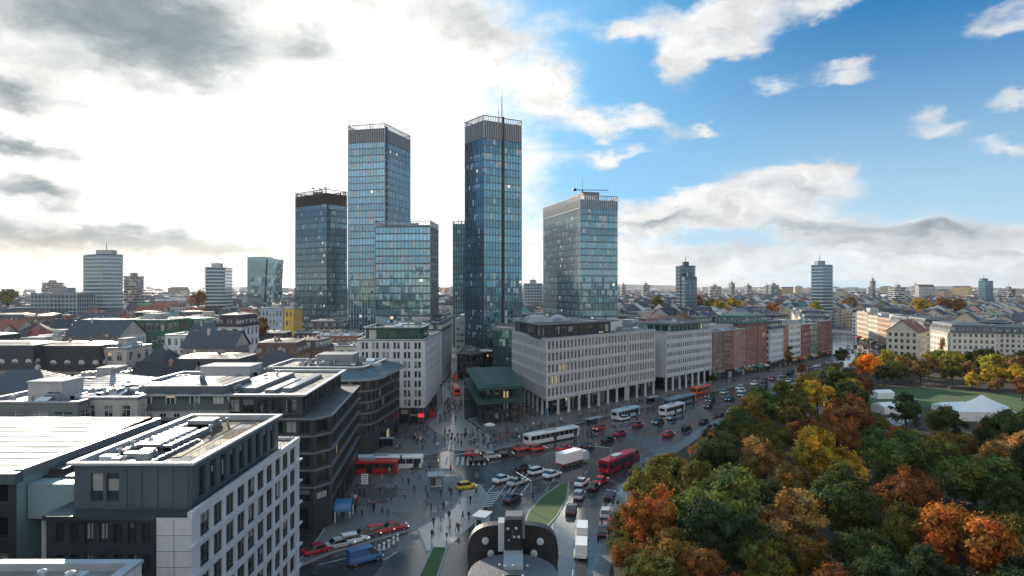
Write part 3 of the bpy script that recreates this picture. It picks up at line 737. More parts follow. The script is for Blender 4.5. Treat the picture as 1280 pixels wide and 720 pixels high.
# twin-height tower
Pt = pxpoly([(435, 343), (481, 338), (513, 366), (470, 382)])
t2, o2, zc2 = tower('glass_tower', 'tallest of the left cluster, blue glass with close pale ribs and twin antennas', Pt, wz(154, 338), 3.6, 1.7, 't2_glass', crown=9.5, mull='mullion_light', mw=.28, mdep=.14, sp=.6)
block(Pt)
for px, top in ((463, 139), (466, 142)): mast(t2, o2, wx(px, 352), 352, wz(154, 338) - 1.5, wz(top, 352), .14)
a, b = Vector(Pt[1]), Vector(Pt[2]); dd = (b - a).normalized()
m = MB(); q = [a + dd * .2, a + dd * 2.6]; nn = Vector((dd.y, -dd.x))
m.prism([tuple(q[0] + nn * .3), tuple(q[1] + nn * .3), tuple(q[1] - nn * .05), tuple(q[0] - nn * .05)], 10, zc2 + 8); m.build('service_shaft', M['dark_metal'], t2, o2)
m = MB()
for k in range(28):
    z = 14 + k * 3.6
    if z < zc2: m.prism([tuple(q[0] + nn * .45), tuple(q[1] + nn * .45), tuple(q[1] + nn * .305), tuple(q[0] + nn * .305)], z, z + .5)
m.build('balcony', M['mullion_light'], t2, o2)
Pt = pxpoly([(469, 322), (538, 320), (540, 338), (481, 338.4), (470, 340)])
Pt = [(wx(469, 318), 318), (wx(538, 316), 316), (wx(538, 316) + 1.5, 337.5), (wx(472, 318), 337.5)]
t2b, o2b, zz = tower('glass_tower', 'lower blue glass block standing against the ribbed twin-antenna tower', Pt, wz(276, 317), 3.6, 1.9, 't2_glass', crown=3.0, mull='mullion', mw=.16, mdep=.14, sp=.7, crownmat='teal_metal')
block(Pt); roof_kit(t2b, o2b, (o2b[0] + 3, o2b[1], 14, 8), wz(276, 317) - 1.2, rnd, 2, 3, 1, 1)
# the tall tower with the mast
Pt = pxpoly([(605, 310), (652, 321), (628, 342), (581, 324)])
t3, o3, zc3 = tower('glass_tower', 'tallest tower of the skyline, slim dark blue glass with a long roof mast', Pt, wz(143.5, 310), 3.6, 1.7, 't3_glass', crown=11.0, mull='mullion', mw=.20, mdep=.12, sp=.55)
block(Pt)
xm, ym = wx(630.5, 316), 316.0
a, b = Vector(Pt[0]), Vector(Pt[1]); dd = (b - a).normalized(); nn = Vector((dd.y, -dd.x)); c_ = a + dd * ((b - a).length * .5)
m = MB(); m.prism([tuple(c_ - dd * .5 + nn * .45), tuple(c_ + dd * .5 + nn * .45), tuple(c_ + dd * .5 - nn * .05), tuple(c_ - dd * .5 - nn * .05)], 8, wz(143.5, 310) + .4)
m.build('service_rail', M['black_paint'], t3, o3)
mast(t3, o3, c_.x - nn.x * 1.2, c_.y - nn.y * 1.2, wz(143.5, 310) - 1.3, wz(111, 316), .24)
mast(t3, o3, c_.x - nn.x * 1.2 - 1.6, c_.y - nn.y * 1.2, wz(143.5, 310) - 1.3, wz(128, 316), .14)
mast(t3, o3, wx(597.5, 318), 318, wz(143.5, 310) - 1.3, wz(137, 318), .12)
# slim tower behind it
Pt = pxpoly([(566, 430), (590, 428), (592, 450), (568, 452)])
t5, o5, _ = tower('glass_tower', 'slim tower half hidden behind the tall masted one, greenish with lit windows', Pt, wz(276, 428), 3.6, 1.6, 't1_glass', crown=2.2, sp=1.2, mull='mullion_light', mw=.12)
block(Pt)
for px, tp in ((573, 270), (577, 272)): mast(t5, o5, wx(px, 436), 436, wz(276, 428) - 1.5, wz(tp, 436), .3)
# block tower on the right
Pt = pxpoly([(725, 330), (772, 338), (733, 392), (679, 386)])
t4, o4, zc4 = tower('glass_tower', 'broad glass block tower behind the white colonnade building, with a rooftop maintenance crane', Pt, wz(243, 330), 3.5, 1.6, 't4_glass', crown=7.0, mull='mullion_light', mw=.18, mdep=.05, sp=.75, crownmat='mullion')
block(Pt); ztp = wz(243, 330)
ax = math.atan2(Pt[3][1] - Pt[0][1], Pt[3][0] - Pt[0][0])
roof_house(t4, o4, (o4[0] + 1, o4[1] - 6, 22, 9), ztp - 1.2, 4.4, M['crown_metal'], ax)
m = MB(); x, y = wx(728, 350), 350.0
m.beam((x, y, ztp + 3.2), (x, y, ztp + 5.8), .35, 8); m.beam((x - 4.2, y, ztp + 5.4), (x + 14, y - 2, ztp + 4.9), .22, 6); m.beam((x, y, ztp + 6.2), (x, y, ztp + 12), .1, 5); m.lathe([(.01, -.9), (.9, -.6), (1.1, 0), (.9, .6), (.01, .9)], 12, (x - 4.2, y, ztp + 5.5))
m.build('maintenance_crane', M['mast'], t4, o4)
# ---------------------------------------------------------------- the near left block: white stone office with a dark penthouse
FR = {}
def frame_mesh(w, h):
    if ('f', w, h) not in FR:
        m = MB(); t = .09
        for a, b, c, d in ((-w/2, -h/2, -w/2 + t, h/2), (w/2 - t, -h/2, w/2, h/2), (-w/2 + t, h/2 - t, w/2 - t, h/2), (-w/2 + t, -h/2, w/2 - t, -h/2 + t), (-.04, -h/2 + t, .04, h/2 - t)): m.box(a, -.06, b, c, .02, d)
        m.box(-w/2, -.16, -h/2 - .05, w/2, .02, -h/2 + .002)
        FR['f', w, h] = m.mesh('window', M['frame'])
    return FR['f', w, h]
def pane_mesh(w, h, gm):
    if (gm, w, h) not in FR: m = MB(); m.face([(-w/2, 0, -h/2), (w/2, 0, -h/2), (w/2, 0, h/2), (-w/2, 0, h/2)]); FR[gm, w, h] = m.mesh('pane', M[gm])
    return FR[gm, w, h]
def office_near():
    X0, X1, Y0, Y1, Z = -43.0, -29.3, 58.5, 88.2, 19.0
    org = ((X0 + X1) / 2, (Y0 + Y1) / 2, 0)
    rt = thing('office_building', 'near white stone office with a grid of windows and a dark penthouse', 'building', org)
    fc = Facade()
    fc.wall((X1, Y0), (X1, Y1), 0, Z, 10, 6, .72, .72, .22, zb=1.6, margin=1.3, style='mid', ledge=.0, low=.55, gm='glass_dark')
    fc.wall((X1, Y1), (X0, Y1), 0, Z, 5, 6, .5, .6, .3, zb=1.6)
    fc.wall((X0, Y1), (X0, Y0), 0, Z, 0, 0)
    fc.wall((X1 - 3.2, Y0), (X1, Y0), 0, Z, 0, 0)
    fc.wall((X0, Y0 + .6), (X1 - 3.2, Y0 + .6), 0, Z - .2, 7, 6, .6, .62, .3, zb=1.4, mw=1, gm='glass')
    fc.w.face([(X1 - 3.2, Y0 + .6, 0), (X1 - 3.2, Y0, 0), (X1 - 3.2, Y0, Z), (X1 - 3.2, Y0 + .6, Z)], 0)
    # projecting sill bands between the storeys
    for r in range(6):
        z = 1.6 + (Z - 1.6) / 6 * r + .22
        fc.band((X1, Y0), (X1, Y1), z, z + .20, .34)
    fc.finish(rt, org, [M['white_stone'], M['dark_metal']], cap=0, trim=M['white_stone'], trimname='sill_band', skip=True)
    big = sorted(fc.win, key=lambda t: (t[0], t[1]))
    for k, (hid, dd, c, ang, w, h, st, fm, gm) in enumerate(big):
        if k < 100:
            fr = put('window', frame_mesh(w, h), rt, (c[0] - org[0], c[1] - org[1], c[2]), ang); put('pane', pane_mesh(w, h, gm), fr)
    # terrace round the penthouse
    m = MB(); m.box(X0 - .05, Y0 + .02, Z - .25, X1 - .05, Y1 - .05, Z + .12); m.build('terrace', M['dark_metal'], rt, org)
    m = MB(); m.box(X1 - .35, Y0 - .06, Z - .1, X1 + .1, Y1, Z + .5); m.box(X0, Y1 - .35, Z + .12, X1 - .352, Y1, Z + .5); m.build('parapet', M['white_stone'], rt, org)
    # railing
    m = MB()
    for k in range(24):
        y = Y0 + .6 + k * 1.25
        if y < Y1: m.beam((X1 - .2, y, Z + .5), (X1 - .2, y, Z + 1.15), .025, 4)
    m.beam((X1 - .2, Y0 + .5, Z + 1.15), (X1 - .2, Y1 - .4, Z + 1.15), .035, 4); m.build('railing', M['frame'], rt, org)
    # penthouse
    a, b, c, d, zt = X0 + 1.6, X1 - 1.0, Y0 + 2.0, Y1 - 5.2, 23.2
    pf = Facade()
    pf.wall((b, c), (b, d), Z + .12, zt, 9, 1, .62, .72, .3, margin=1.0, style='mid', gm='glass_dark')
    pf.wall((b, d), (a, d), Z + .12, zt, 0, 0); pf.wall((a, d), (a, c), Z + .12, zt, 0, 0)
    P0 = (a, c); xs = [a, a + 1.2, a + 4.6, b]
    pf.wall(P0, (xs[1], c), Z + .12, zt, 0, 0); pf.wall((xs[1], c), (xs[2], c), Z + .12, zt, 2, 1, .8, .66, .25, margin=.2, style='plain', gm='glass'); pf.wall((xs[2], c), (b, c), Z + .12, zt, 0, 0)
    pf.w.build('penthouse', M['teal_metal'], rt, org)
    for k, (hid, dd, cc, ang, w, h, st, fm, gm) in enumerate(pf.win):
        put('window', window_mesh(w, h, st, fm, gm), rt, (cc[0] - org[0], cc[1] - org[1], cc[2]), ang)
    m = MB()                                                         # joints of the metal cladding
    for x in [xs[2] + .4 + k * 1.45 for k in range(5)]: m.box(x, c - .03, Z + .2, x + .05, c + .01, zt - .1)
    m.build('cladding_joint', M['dark_metal'], rt, org)
    flat_roof(rt, org, [(a - .3, c - .35), (b + .35, c - .35), (b + .35, d + .3), (a - .3, d + .3)], zt + .25, M['roof_felt'], 'pale_metal', .45, .55)
    zr = zt - .28
    m = MB(); m.face([(b - 4.2, c + .5, zr + .03), (b - .3, c + .5, zr + .03), (b - .3, d - 10.6, zr + .03), (b - 3.6, d - 10.6, zr + .03)]); m.build('roof_deck', pm('roof_deck', (.40, .33, .24), .85, var=.25, scale=.5), rt, org)
    m = MB(); m.face([(b - 5.6, d - 10.5, zr + .034), (b - .3, d - 10.5, zr + .034), (b - .3, d - .3, zr + .034), (b - 6.4, d - .3, zr + .034)]); m.build('moss_bed', M['roof_moss'], rt, org)
    # long glazed rooflights and ducts
    for (x0, y0, x1, y1, h, ma) in ((a + 2.2, c + 6.5, a + 4.5, c + 15, .7, 'skylight'), (a + 4.9, c + 6.5, a + 5.7, c + 15.5, .6, 'copper_pale'), (a + 1.2, c + 5, a + 1.9, c + 19, .5, 'pale_metal'), (b - 4.9, c + 1, b - 4.5, c + 11, .3, 'dark_metal'), (a + 2.4, c + 16.5, a + 5.4, c + 18.9, 1.1, 'ac_unit')):
        m = MB(); m.box(x0, y0, zr, x1, y1, zr + h * .6, 0); m.prism([(x0 + .15, y0 + .15), (x1 - .15, y0 + .15), (x1 - .15, y1 - .15), (x0 + .15, y1 - .15)], zr + h * .6 + .002, zr + h, 1, bottom=False)
        nn = int((y1 - y0) / 1.2)
        for k in range(nn): m.box(x0 - .03, y0 + k * 1.2, zr, x1 + .03, y0 + k * 1.2 + .08, zr + h + .03, 0)
        m.build('rooflight' if ma == 'skylight' else 'air_duct', [M['grey_metal'], M[ma]], rt, org)
    r = random.Random(5)
    for k in range(8):
        x, y = r.uniform(a + 1, a + 7), r.uniform(c + .8, c + 5); m = MB(); s = r.uniform(.3, .7); m.box(x - s, y - s * .7, zr, x + s, y + s * .7, zr + r.uniform(.3, .9)); m.build('roof_box', M[r.choice(['ac_unit', 'pale_metal', 'grey_metal'])], rt, org)
    for k in range(6):
        x, y = r.uniform(a + 1, b - 5), r.uniform(c + 1, d - 1); m = MB(); m.lathe([(.14, 0), (.14, .7), (.26, .72), (.26, .9), (.001, 1)], 10, (x, y, zr)); m.build('vent_pipe', M['pale_metal'], rt, org)
    m = MB()
    for k in range(12): m.box(X1 - 3.19, Y0 - .012, 1.4 + k * 1.45, X1 - .01, Y0 + .01, 1.43 + k * 1.45)
    m.box(X1 - 1.62, Y0 - .013, .2, X1 - 1.59, Y0 + .01, Z - .2); m.build('panel_joint', M['dark_metal'], rt, org)
    for x, y, h in ((a + 1.0, d - 1.5, 3.2), (b - 1.2, d - 2.4, 2.4), (a + 6.6, c + 1.2, 2.0)):
        m = MB(); m.beam((x, y, zr), (x, y, zr + h), .035, 6)
        for t in range(4): m.beam((x - .4 + t * .06, y, zr + h * .7 + t * .18), (x + .4 - t * .06, y, zr + h * .7 + t * .18), .012, 4)
        m.build('antenna', M['grey_metal'], rt, org)
    m = MB()
    for k in range(14): m.beam((b - .25, c + .4 + k * 1.55, zr + .6), (b - .25, c + .4 + k * 1.55, zr + 1.3), .02, 4)
    m.beam((b - .25, c + .3, zr + 1.3), (b - .25, d - .2, zr + 1.3), .025, 4); m.build('guard_rail', M['grey_metal'], rt, org)
    m = MB(); m.beam((a + 1.5, c + 1, zr + .06), (a + 8.0, c + 4, zr + .06), .05, 5); m.beam((a + 8, c + 4, zr + .06), (a + 7.2, d - 1, zr + .06), .05, 5); m.build('conduit', M['frame'], rt, org)
    m = MB()
    for x, y, s in ((b - 2.2, c + 3, 1.1), (b - 1.6, c + 8.2, .8), (a + 7.6, c + 12, .9), (b - 3.0, d - 3.5, 1.3)):
        pts = [(x + s * (1 + .3 * math.sin(3 * t + x)) * math.cos(t), y + s * 1.6 * (1 + .25 * math.cos(2 * t + y)) * math.sin(t)) for t in [6.2832 * k / 14 for k in range(14)]]
        m.face([(p, q, zr + .042) for p, q in pts])
    m.build('puddle', pm('puddle', (.05, .05, .055), .08, var=.1), rt, org)
    block([(X0, Y0), (X1, Y0), (X1, Y1), (X0, Y1)])
office_near()

def hall_left():
    X0, X1, Y0, Y1, Z = -86.0, -47.6, 61.5, 86.5, 22.0
    org = ((X0 + X1) / 2, (Y0 + Y1) / 2, 0)
    rt = thing('office_building', 'office wing under a broad bright sheet metal roof beside the dark penthouse', 'building', org)
    fc = Facade()
    fc.wall((X0, Y0), (X1, Y0), 0, Z, 9, 6, .8, .62, .5, zb=1.5, margin=.4, style='mid', gm='glass_dark')
    fc.wall((X1, Y0), (X1, Y1), 0, Z, 0, 0, mw=1); fc.wall((X1, Y1), (X0, Y1), 0, Z, 8, 6, .5, .6, .3, zb=1.5); fc.wall((X0, Y1), (X0, Y0), 0, Z, 0, 0)
    fc.finish(rt, org, [M['dark_metal'], M['copper_pale']], cap=60)
    m = MB(); zr = Z + .05
    m.face([(X0, Y0 + .6, zr), (X1 - .7, Y0 + .6, zr), (X1 - .7, Y1 - .8, zr + .7), (X0, Y1 - .8, zr + .7)])
    m.face([(X0, Y1 - .8, zr + .7), (X1 - .7, Y1 - .8, zr + .7), (X1 - .7, Y1, zr - .1), (X0, Y1, zr - .1)])
    for k in range(11):
        y = Y0 + .9 + k * 2.2; dz = .7 * (y - Y0 - .6) / (Y1 - Y0 - 1.4)
        m.box(X0, y, zr + dz - .05, X1 - .75, y + .05, zr + dz + .06)
    m.build('roof', M['roof_sheet'], rt, org)
    m = MB(); m.box(X0, Y0 - .5, Z - .75, X1 + .2, Y0 + .6, Z + .28); m.build('eaves', M['teal_metal'], rt, org)
    m = MB(); m.box(X1 - .7, Y0 + .602, Z - .4, X1 + .15, Y1, Z + .42); m.build('gutter', M['grey_metal'], rt, org)
    # dark link between wing and penthouse
    m = MB(); m.box(X1 + .16, Y0 + 3.2, 0, -43.05, Y1 - .5, 21.0); m.build('link', M['dark_metal'], rt, org)
    m = MB(); m.box(X1 + .3, Y0 + 4, 21.0, -45.9, Y1 - 1, 21.5); m.box(-45.3, Y0 + 6, 21.0, -43.6, Y1 - 3, 21.35); m.build('gutter', M['frame'], rt, org)
    m = MB(); m.box(X1 + .17, Y0 + 1.2, 17.4, -42.9, Y0 + 3.19, 20.8); m.build('side_panel', M['copper_pale'], rt, org)
    block([(X0, Y0), (X1 + 5, Y0), (X1 + 5, Y1), (X0, Y1)])
    # low annexe in front
    org2 = (-37, 47, 0)
    r2 = thing('annexe', 'low annexe with a pale flat roof below the dark penthouse', 'building', org2)
    fc = Facade()
    P = [(-47, 40), (-29.8, 40), (-29.8, 51.5), (-47, 51.5)]
    for k in range(4): fc.wall(P[k], P[(k + 1) % 4], 0, 18.0, 5 if k != 3 else 0, 5 if k != 3 else 0, .5, .55, .25, zb=2)
    fc.finish(r2, org2, M['white_stone'], cap=40)
    flat_roof(r2, org2, P, 18.0, M['roof_gravel'], 'pale_metal', .7, .5)
    roof_kit(r2, org2, (-38, 48, 12, 5), 17.5, random.Random(3), 1, 3, 2, 1)
    org3 = (-58, 47, 0)
    r3 = thing('annexe', 'teal clad corner block jutting in below the bright sheet metal roof', 'building', org3)
    P = [(-72, 40), (-48.6, 40), (-48.6, 53.0), (-72, 53.0)]
    m = MB(); m.prism(P, 0, 19.2); m.build('wall', M['teal_metal'], r3, org3); flat_roof(r3, org3, P, 19.4, M['roof_gravel'], 'pale_metal', .3, .3)
    roof_kit(r3, org3, (-58, 48, 16, 6), 19.1, random.Random(9), 1, 2, 1, 1)
hall_left()

# ---------------------------------------------------------------- the two dark glass and stone blocks at the crossing
def dark_block(label, poly, Z, floors, cols, roundc=None, coping='grey_metal', setb=None, ledge=.35, seed=1, colored='dark_stone', shop=True):
    org = (sum(p[0] for p in poly) / len(poly), sum(p[1] for p in poly) / len(poly), 0)
    rt = thing('office_building', label, 'building', org)
    fc = Facade(); N = len(poly)
    for i in range(N):
        a, b = poly[i], poly[(i + 1) % N]; L = math.hypot(b[0] - a[0], b[1] - a[1]); c = cols(i, L)
        fc.wall(a, b, 4.6, Z, c, floors, .78, .72, .22, margin=.35 if c else .1, style='mid', gm='glass_dark', ledge=ledge)
        fc.wall(a, b, 0, 4.6, max(0, c // 2), 1, .82, .78, .5, margin=.4, style='plain', gm='glass_dark', low=.35)
    fc.finish(rt, org, M[colored], cap=100, trim=M['grey_metal'], trimname='ledge')
    block(poly)
    return rt, org
P = [(-62, 104.5), (-32.4, 104.5), (-30.4, 107.5), (-33.6, 140), (-62, 140)]
g1, og1 = dark_block('dark stone office with ledges on every floor and a roof with white rooflights', P, 18.6, 5, lambda i, L: int(L / 2.2))
P2 = [(-60, 106.5), (-35, 106.5), (-36.6, 137), (-60, 137)]
fc = Facade()
for i in range(4): fc.wall(P2[i], P2[(i + 1) % 4], 18.6, 22.0, int(math.dist(P2[i], P2[(i + 1) % 4]) / 2.4), 1, .8, .7, .2, gm='glass_dark')
fc.w.build('setback_storey', M['dark_metal'], g1, og1)
for hid, dd, c, ang, w, h, st, fm, gm in fc.win: put('window', window_mesh(w, h, st, fm, gm), g1, (c[0] - og1[0], c[1] - og1[1], c[2]), ang)
m = MB(); m.face([(p[0], p[1], 18.55) for p in P]); m.build('terrace', M['roof_felt'], g1, og1)
flat_roof(g1, og1, inset_poly(P2, -.5), 22.3, M['roof_felt'], 'pale_metal', .6, .4)
for x0, y0, x1, y1, h, ma in ((-50, 111, -44.5, 131, .8, 'roof_sheet'), (-42.5, 110, -40.8, 124, .6, 'skylight'), (-40.2, 112, -38.6, 130, .6, 'skylight'), (-57, 110, -52, 124, .4, 'roof_felt')):
    m = MB(); m.box(x0, y0, 21.9, x1, y1, 21.9 + h, 0); m.face([(x0 + .2, y0 + .2, 21.905 + h), (x1 - .2, y0 + .2, 21.905 + h), (x1 - .2, y1 - .2, 21.95 + h), (x0 + .2, y1 - .2, 21.95 + h)], 1)
    m.build('rooflight', [M['grey_metal'], M[ma]], g1, og1)
roof_kit(g1, og1, (-46, 122, 20, 24), 21.9, random.Random(8), 4, 6, 1, 2)

def rounded(p, q, r, s, rad=5, n=6):
    "corner q of the path p-q-r rounded off"
    p, q, r = Vector(p), Vector(q), Vector(r); a = q + (p - q).normalized() * rad; b = q + (r - q).normalized() * rad
    return [tuple(a * (1 - t) ** 2 + q * 2 * t * (1 - t) + b * t * t) for t in [k / (n - 1) for k in range(n)]]
P = [(-62, 153.5)] + rounded((-62, 153.5), (-33.5, 151.5), (-31, 176), None, 6, 7) + [(-31, 176), (-62, 176)]
g2, og2 = dark_block('dark green glass office with a rounded corner and a pale blue cornice', P, 18.0, 5, lambda i, L: max(1, int(L / 2.4)), ledge=.2, colored='dark_stone')
m = MB(); inn = inset_poly(P, 2.6); out = inset_poly(P, -.7)
m.prism(out, 18.0, 18.7, 0)
for i in range(len(P)):
    j = (i + 1) % len(P); m.face([(*out[i], 18.702), (*out[j], 18.702), (*inn[j], 20.4), (*inn[i], 20.4)], 1)
m.build('cornice', [M['copper_pale'], M['teal_metal']], g2, og2)
flat_roof(g2, og2, inn, 20.8, M['roof_felt'], 'pale_metal', .4, .5)
m = MB()
for k in range(5): m.obox((-58.5 + k * 1.7, 155.6), 0, 1.0, .9, 18.9, 20.1)
m.build('dormer', M['frame'], g2, og2)
roof_house(g2, og2, (-45, 166, 9, 7), 20.3, 2.6, M['grey_metal']); roof_kit(g2, og2, (-46, 165, 22, 16), 20.3, random.Random(4), 5, 6, 2, 3)

# white office at the mouth of the pedestrian street
def white_corner():
    P = [(-45, 186), (-25.2, 186), (-25.0, 222), (-45, 222)]; Z = 24.6; org = (-35, 204, 0)
    rt = thing('office_building', 'pale office with paired windows and a green glass attic, at the pedestrian street corner', 'building', org)
    fc = Facade()
    fc.wall(P[0], P[1], 5.2, Z, 6, 7, .60, .68, .3, margin=.7, pair=True, style='plain')
    fc.wall(P[1], P[2], 5.2, Z, 12, 7, .5, .6, .12, margin=.7, style='plain', fm='frame_white'); fc.wall(P[2], P[3], 5.2, Z, 0, 0); fc.wall(P[3], P[0], 5.2, Z, 6, 7, .55, .62, .3, pair=True)
    for i in range(4): 
        a, b = inset_poly(P, .9)[i], inset_poly(P, .9)[(i + 1) % 4]; fc.wall(a, b, 0, 5.2, 5, 1, .8, .8, .3, mw=1, gm='glass_dark', style='plain', low=.3)
    m = MB(); m.face([(p[0], p[1], 5.2) for p in P[::-1]]); m.build('soffit', M['dark_metal'], rt, org)
    fc.finish(rt, org, [M['white_stone'], M['dark_metal']], cap=100)
    P2 = [(-43, 188.5), (-27, 188.5), (-27, 206), (-43, 206)]
    f2 = Facade()
    for i in range(4): f2.wall(P2[i], P2[(i + 1) % 4], Z - .1, 28.2, 5, 1, .86, .75, .1, gm='glass_green', style='plain')
    f2.w.build('attic', M['copper'], rt, org)
    for hid, dd, c, ang, w, h, st, fm, gm in f2.win: put('window', window_mesh(w, h, st, fm, gm), rt, (c[0] - org[0], c[1] - org[1], c[2]), ang)
    flat_roof(rt, org, P, Z + .4, M['roof_gravel'], 'pale_metal', .4, .5); flat_roof(rt, org, inset_poly(P2, -.4), 28.4, M['roof_felt'], 'copper_pale', .5, .3)
    roof_kit(rt, org, (-35, 196, 12, 12), 28.1, random.Random(2), 2, 3, 1, 1); roof_house(rt, org, (-34, 214, 9, 10), Z, 3.2, M['white_stone']); roof_kit(rt, org, (-36, 212, 14, 14), Z, random.Random(6), 3, 2, 0, 1)
    # red figures on the shopfront
    m = MB(); y = 186.75
    for k, x in enumerate((-43.0, -40.2)):
        for z, (x0, x1) in ((4.4, (0, 1.5)), (3.4, (0, 1.5))): m.box(x + x0, y - .1, z - .1, x + x1, y, z + .1)
        m.box(x + 1.3, y - .1, 2.2, x + 1.5, y, 4.3)
    m.build('lettering', M['lamp_red'], rt, org)
    m = MB(); m.box(-25.0 - 2.2, 184.9, 2.6, -25.0 - .5, 185.06, 3.7); m.build('sign_panel', M['sign_red'], rt, org)
    block(P)
white_corner()

# ---------------------------------------------------------------- podium buildings at the foot of the towers
def plain_block(label, poly, Z, cols, rows, wall, cat='building', glass='glass_dark', roof='roof_felt', coping='grey_metal', zb=0.5, kit=3, fw=.6, fh=.6, style='plain', seed=1, name='office_building', ledge=0, excl=True, cap=100, group=None):
    org = (sum(p[0] for p in poly) / len(poly), sum(p[1] for p in poly) / len(poly), 0)
    rt = thing(name, label, cat, org, group=group); fc = Facade(); N = len(poly)
    for i in range(N):
        a, b = poly[i], poly[(i + 1) % N]; L = math.dist(a, b)
        fc.wall(a, b, 0, Z, int(L / cols), rows, fw, fh, .22, zb=zb, style=style, gm=glass, ledge=ledge)
    fc.finish(rt, org, M[wall] if isinstance(wall, str) else wall, cap=cap, color=None)
    flat_roof(rt, org, poly, Z + .4, M[roof], coping, .4, .5)
    xs = [p[0] for p in poly]; ys = [p[1] for p in poly]
    if kit: roof_kit(rt, org, (org[0], org[1], (max(xs) - min(xs)) * .5, (max(ys) - min(ys)) * .5), Z - .1, random.Random(seed), kit, kit, kit // 2, kit // 2)
    if excl: block(poly)
    return rt, org
plain_block('long low dark podium building under the left glass towers', pxpoly([(368, 300), (464, 296), (466, 314), (372, 316)]), 18.6, 2.4, 5, 'dark_metal', kit=5, seed=3)
P = [(wx(616, 268), 268), (wx(652, 262), 262), (wx(652, 262) + 1, 300), (wx(616, 268) - 1, 302)]
tw, ow, _ = tower('glass_annexe', 'dark green glass annexe at the foot of the tall masted tower', P, wz(410, 266), 3.6, 1.5, 'lowglass', crown=.9, sp=.7, mull='spandrel', mdep=.08)
block(P)
P = [(-24, 280), (-17.5, 276), (-4, 296), (-6, 318), (-24, 320)]
plain_block('low dark shop block at the base of the tall masted tower, on the pedestrian street', P, 11, 2.5, 3, 'dark_stone', kit=2)

def pavilion():
    A, B_, C_, D_ = (-9.0, 184.5), (2.0, 189.5), (-1.5, 232), (-15.5, 229)
    org = (-6, 205, 0); P = [A, B_, C_, D_]
    rt = thing('pavilion', 'two level green roofed pavilion between the colonnade and the masted tower', 'pavilion', org)
    fc = Facade(); Q = inset_poly(P, 1.6)
    for i in range(4):
        L = math.dist(Q[i], Q[(i + 1) % 4]); fc.wall(Q[i], Q[(i + 1) % 4], 0, 10.4, int(L / 2.2), 3, .84, .8, .15, style='plain', gm='glass_dark', margin=.2)
    fc.finish(rt, org, M['dark_metal'], cap=70)
    for z, o, nm in ((6.6, -.9, 'canopy'), (10.4, -.5, 'roof')):
        m = MB(); out = inset_poly(P, o); m.prism(out, z, z + .75, 0)
        m.prism(inset_poly(out, -.12), z + .752, z + .95, 1)
        m.build(nm, [M['copper'], M['copper']], rt, org)
    m = MB(); rr = inset_poly(P, 1.4); m.prism(rr, 11.36, 11.6, 0); hh = inset_poly(P, 4.0)
    for i in range(4): j = (i + 1) % 4; m.face([(*rr[i], 11.602), (*rr[j], 11.602), (*hh[j], 12.1), (*hh[i], 12.1)])
    m.face([(*p, 12.1) for p in hh]); m.build('lantern_roof', M['copper'], rt, org)
    out = inset_poly(P, .0)
    for i in range(4):
        a, b = Vector(out[i]), Vector(out[(i + 1) % 4]); k = int((b - a).length / 4.5)
        for t in range(k):
            p = a.lerp(b, t / k); m = MB(); m.beam((p.x, p.y, .1), (p.x, p.y, 6.6), .16, 8); m.build('column', M['dark_metal'], rt, org)
    block(P)
pavilion()

# ---------------------------------------------------------------- colonnade office and the row along the avenue
AV0 = Vector((10.6, 197.5)); AVD = Vector((1, 1))
def av(t, off=0.0):            # point on the building line, off = metres behind it
    return (AV0.x + t - off * .7071, AV0.y + t + off * .7071)
def colonnade(label, poly, z0, Z, faces, floors, bay, attic=None, colstep=5.2, wall='pale_concrete', seed=1, fw=.58, fh=.66, ins=.55, sunk=3.4, cap=100):
    org = (sum(p[0] for p in poly) / len(poly), sum(p[1] for p in poly) / len(poly), 0)
    rt = thing('colonnade_building', label, 'building', org); fc = Facade(); N = len(poly)
    for i in range(N):
        a, b = poly[i], poly[(i + 1) % N]; L = math.dist(a, b)
        fc.wall(a, b, z0, Z, int(L / bay) if i in faces else 0, floors if i in faces else 0, fw, fh, ins, margin=.5, style='plain', zb=.7)
        for r in range(floors + 1):
            if i in faces: z = z0 + .7 + (Z - z0 - .7) / floors * r; fc.band(a, b, z - .16, z + .16, .14)
    Q = inset_poly(poly, sunk)
    for i in range(N):
        L = math.dist(Q[i], Q[(i + 1) % N]); fc.wall(Q[i], Q[(i + 1) % N], 0, z0, int(L / 4) if i in faces else 0, 1 if i in faces else 0, .85, .8, .15, mw=1, style='plain', gm='glass_dark', low=.3)
    fc.finish(rt, org, [M[wall], M['dark_metal']], cap=cap, trim=M[wall], trimname='string_course')
    m = MB(); m.face([(*p, z0 + .003) for p in poly[::-1]]); m.build('soffit', M['dark_metal'], rt, org)
    inn = inset_poly(poly, .5)
    for i in faces:
        a, b = Vector(inn[i]), Vector(inn[(i + 1) % N]); k = max(2, round((b - a).length / colstep))
        for t in range(k if i != faces[-1] else k + 1):
            p = a.lerp(b, t / k); m = MB(); m.box(p.x - .38, p.y - .38, .13, p.x + .38, p.y + .38, z0); m.box(p.x - .5, p.y - .5, .13, p.x + .5, p.y + .5, .5); m.build('column', M[wall], rt, org)
    flat_roof(rt, org, poly, Z + .35, M['roof_gravel'], 'pale_metal', .5, .5)
    if attic:
        A, az, glassm, wm = attic
        f2 = Facade()
        for i in range(len(A)):
            a, b = A[i], A[(i + 1) % len(A)]; f2.wall(a, b, Z - .15, az, int(math.dist(a, b) / 3.0), 1, .84, .70, .15, style='mid', gm=glassm)
        f2.w.build('attic', M[wm], rt, org)
        for hid, dd, c, ang, w, h, st, fm, gm in f2.win: put('window', window_mesh(w, h, st, fm, gm), rt, (c[0] - org[0], c[1] - org[1], c[2]), ang)
        flat_roof(rt, org, inset_poly(A, -1.3), az + .5, M['roof_felt'], 'grey_metal', .4, .4)
    block(poly)
    return rt, org
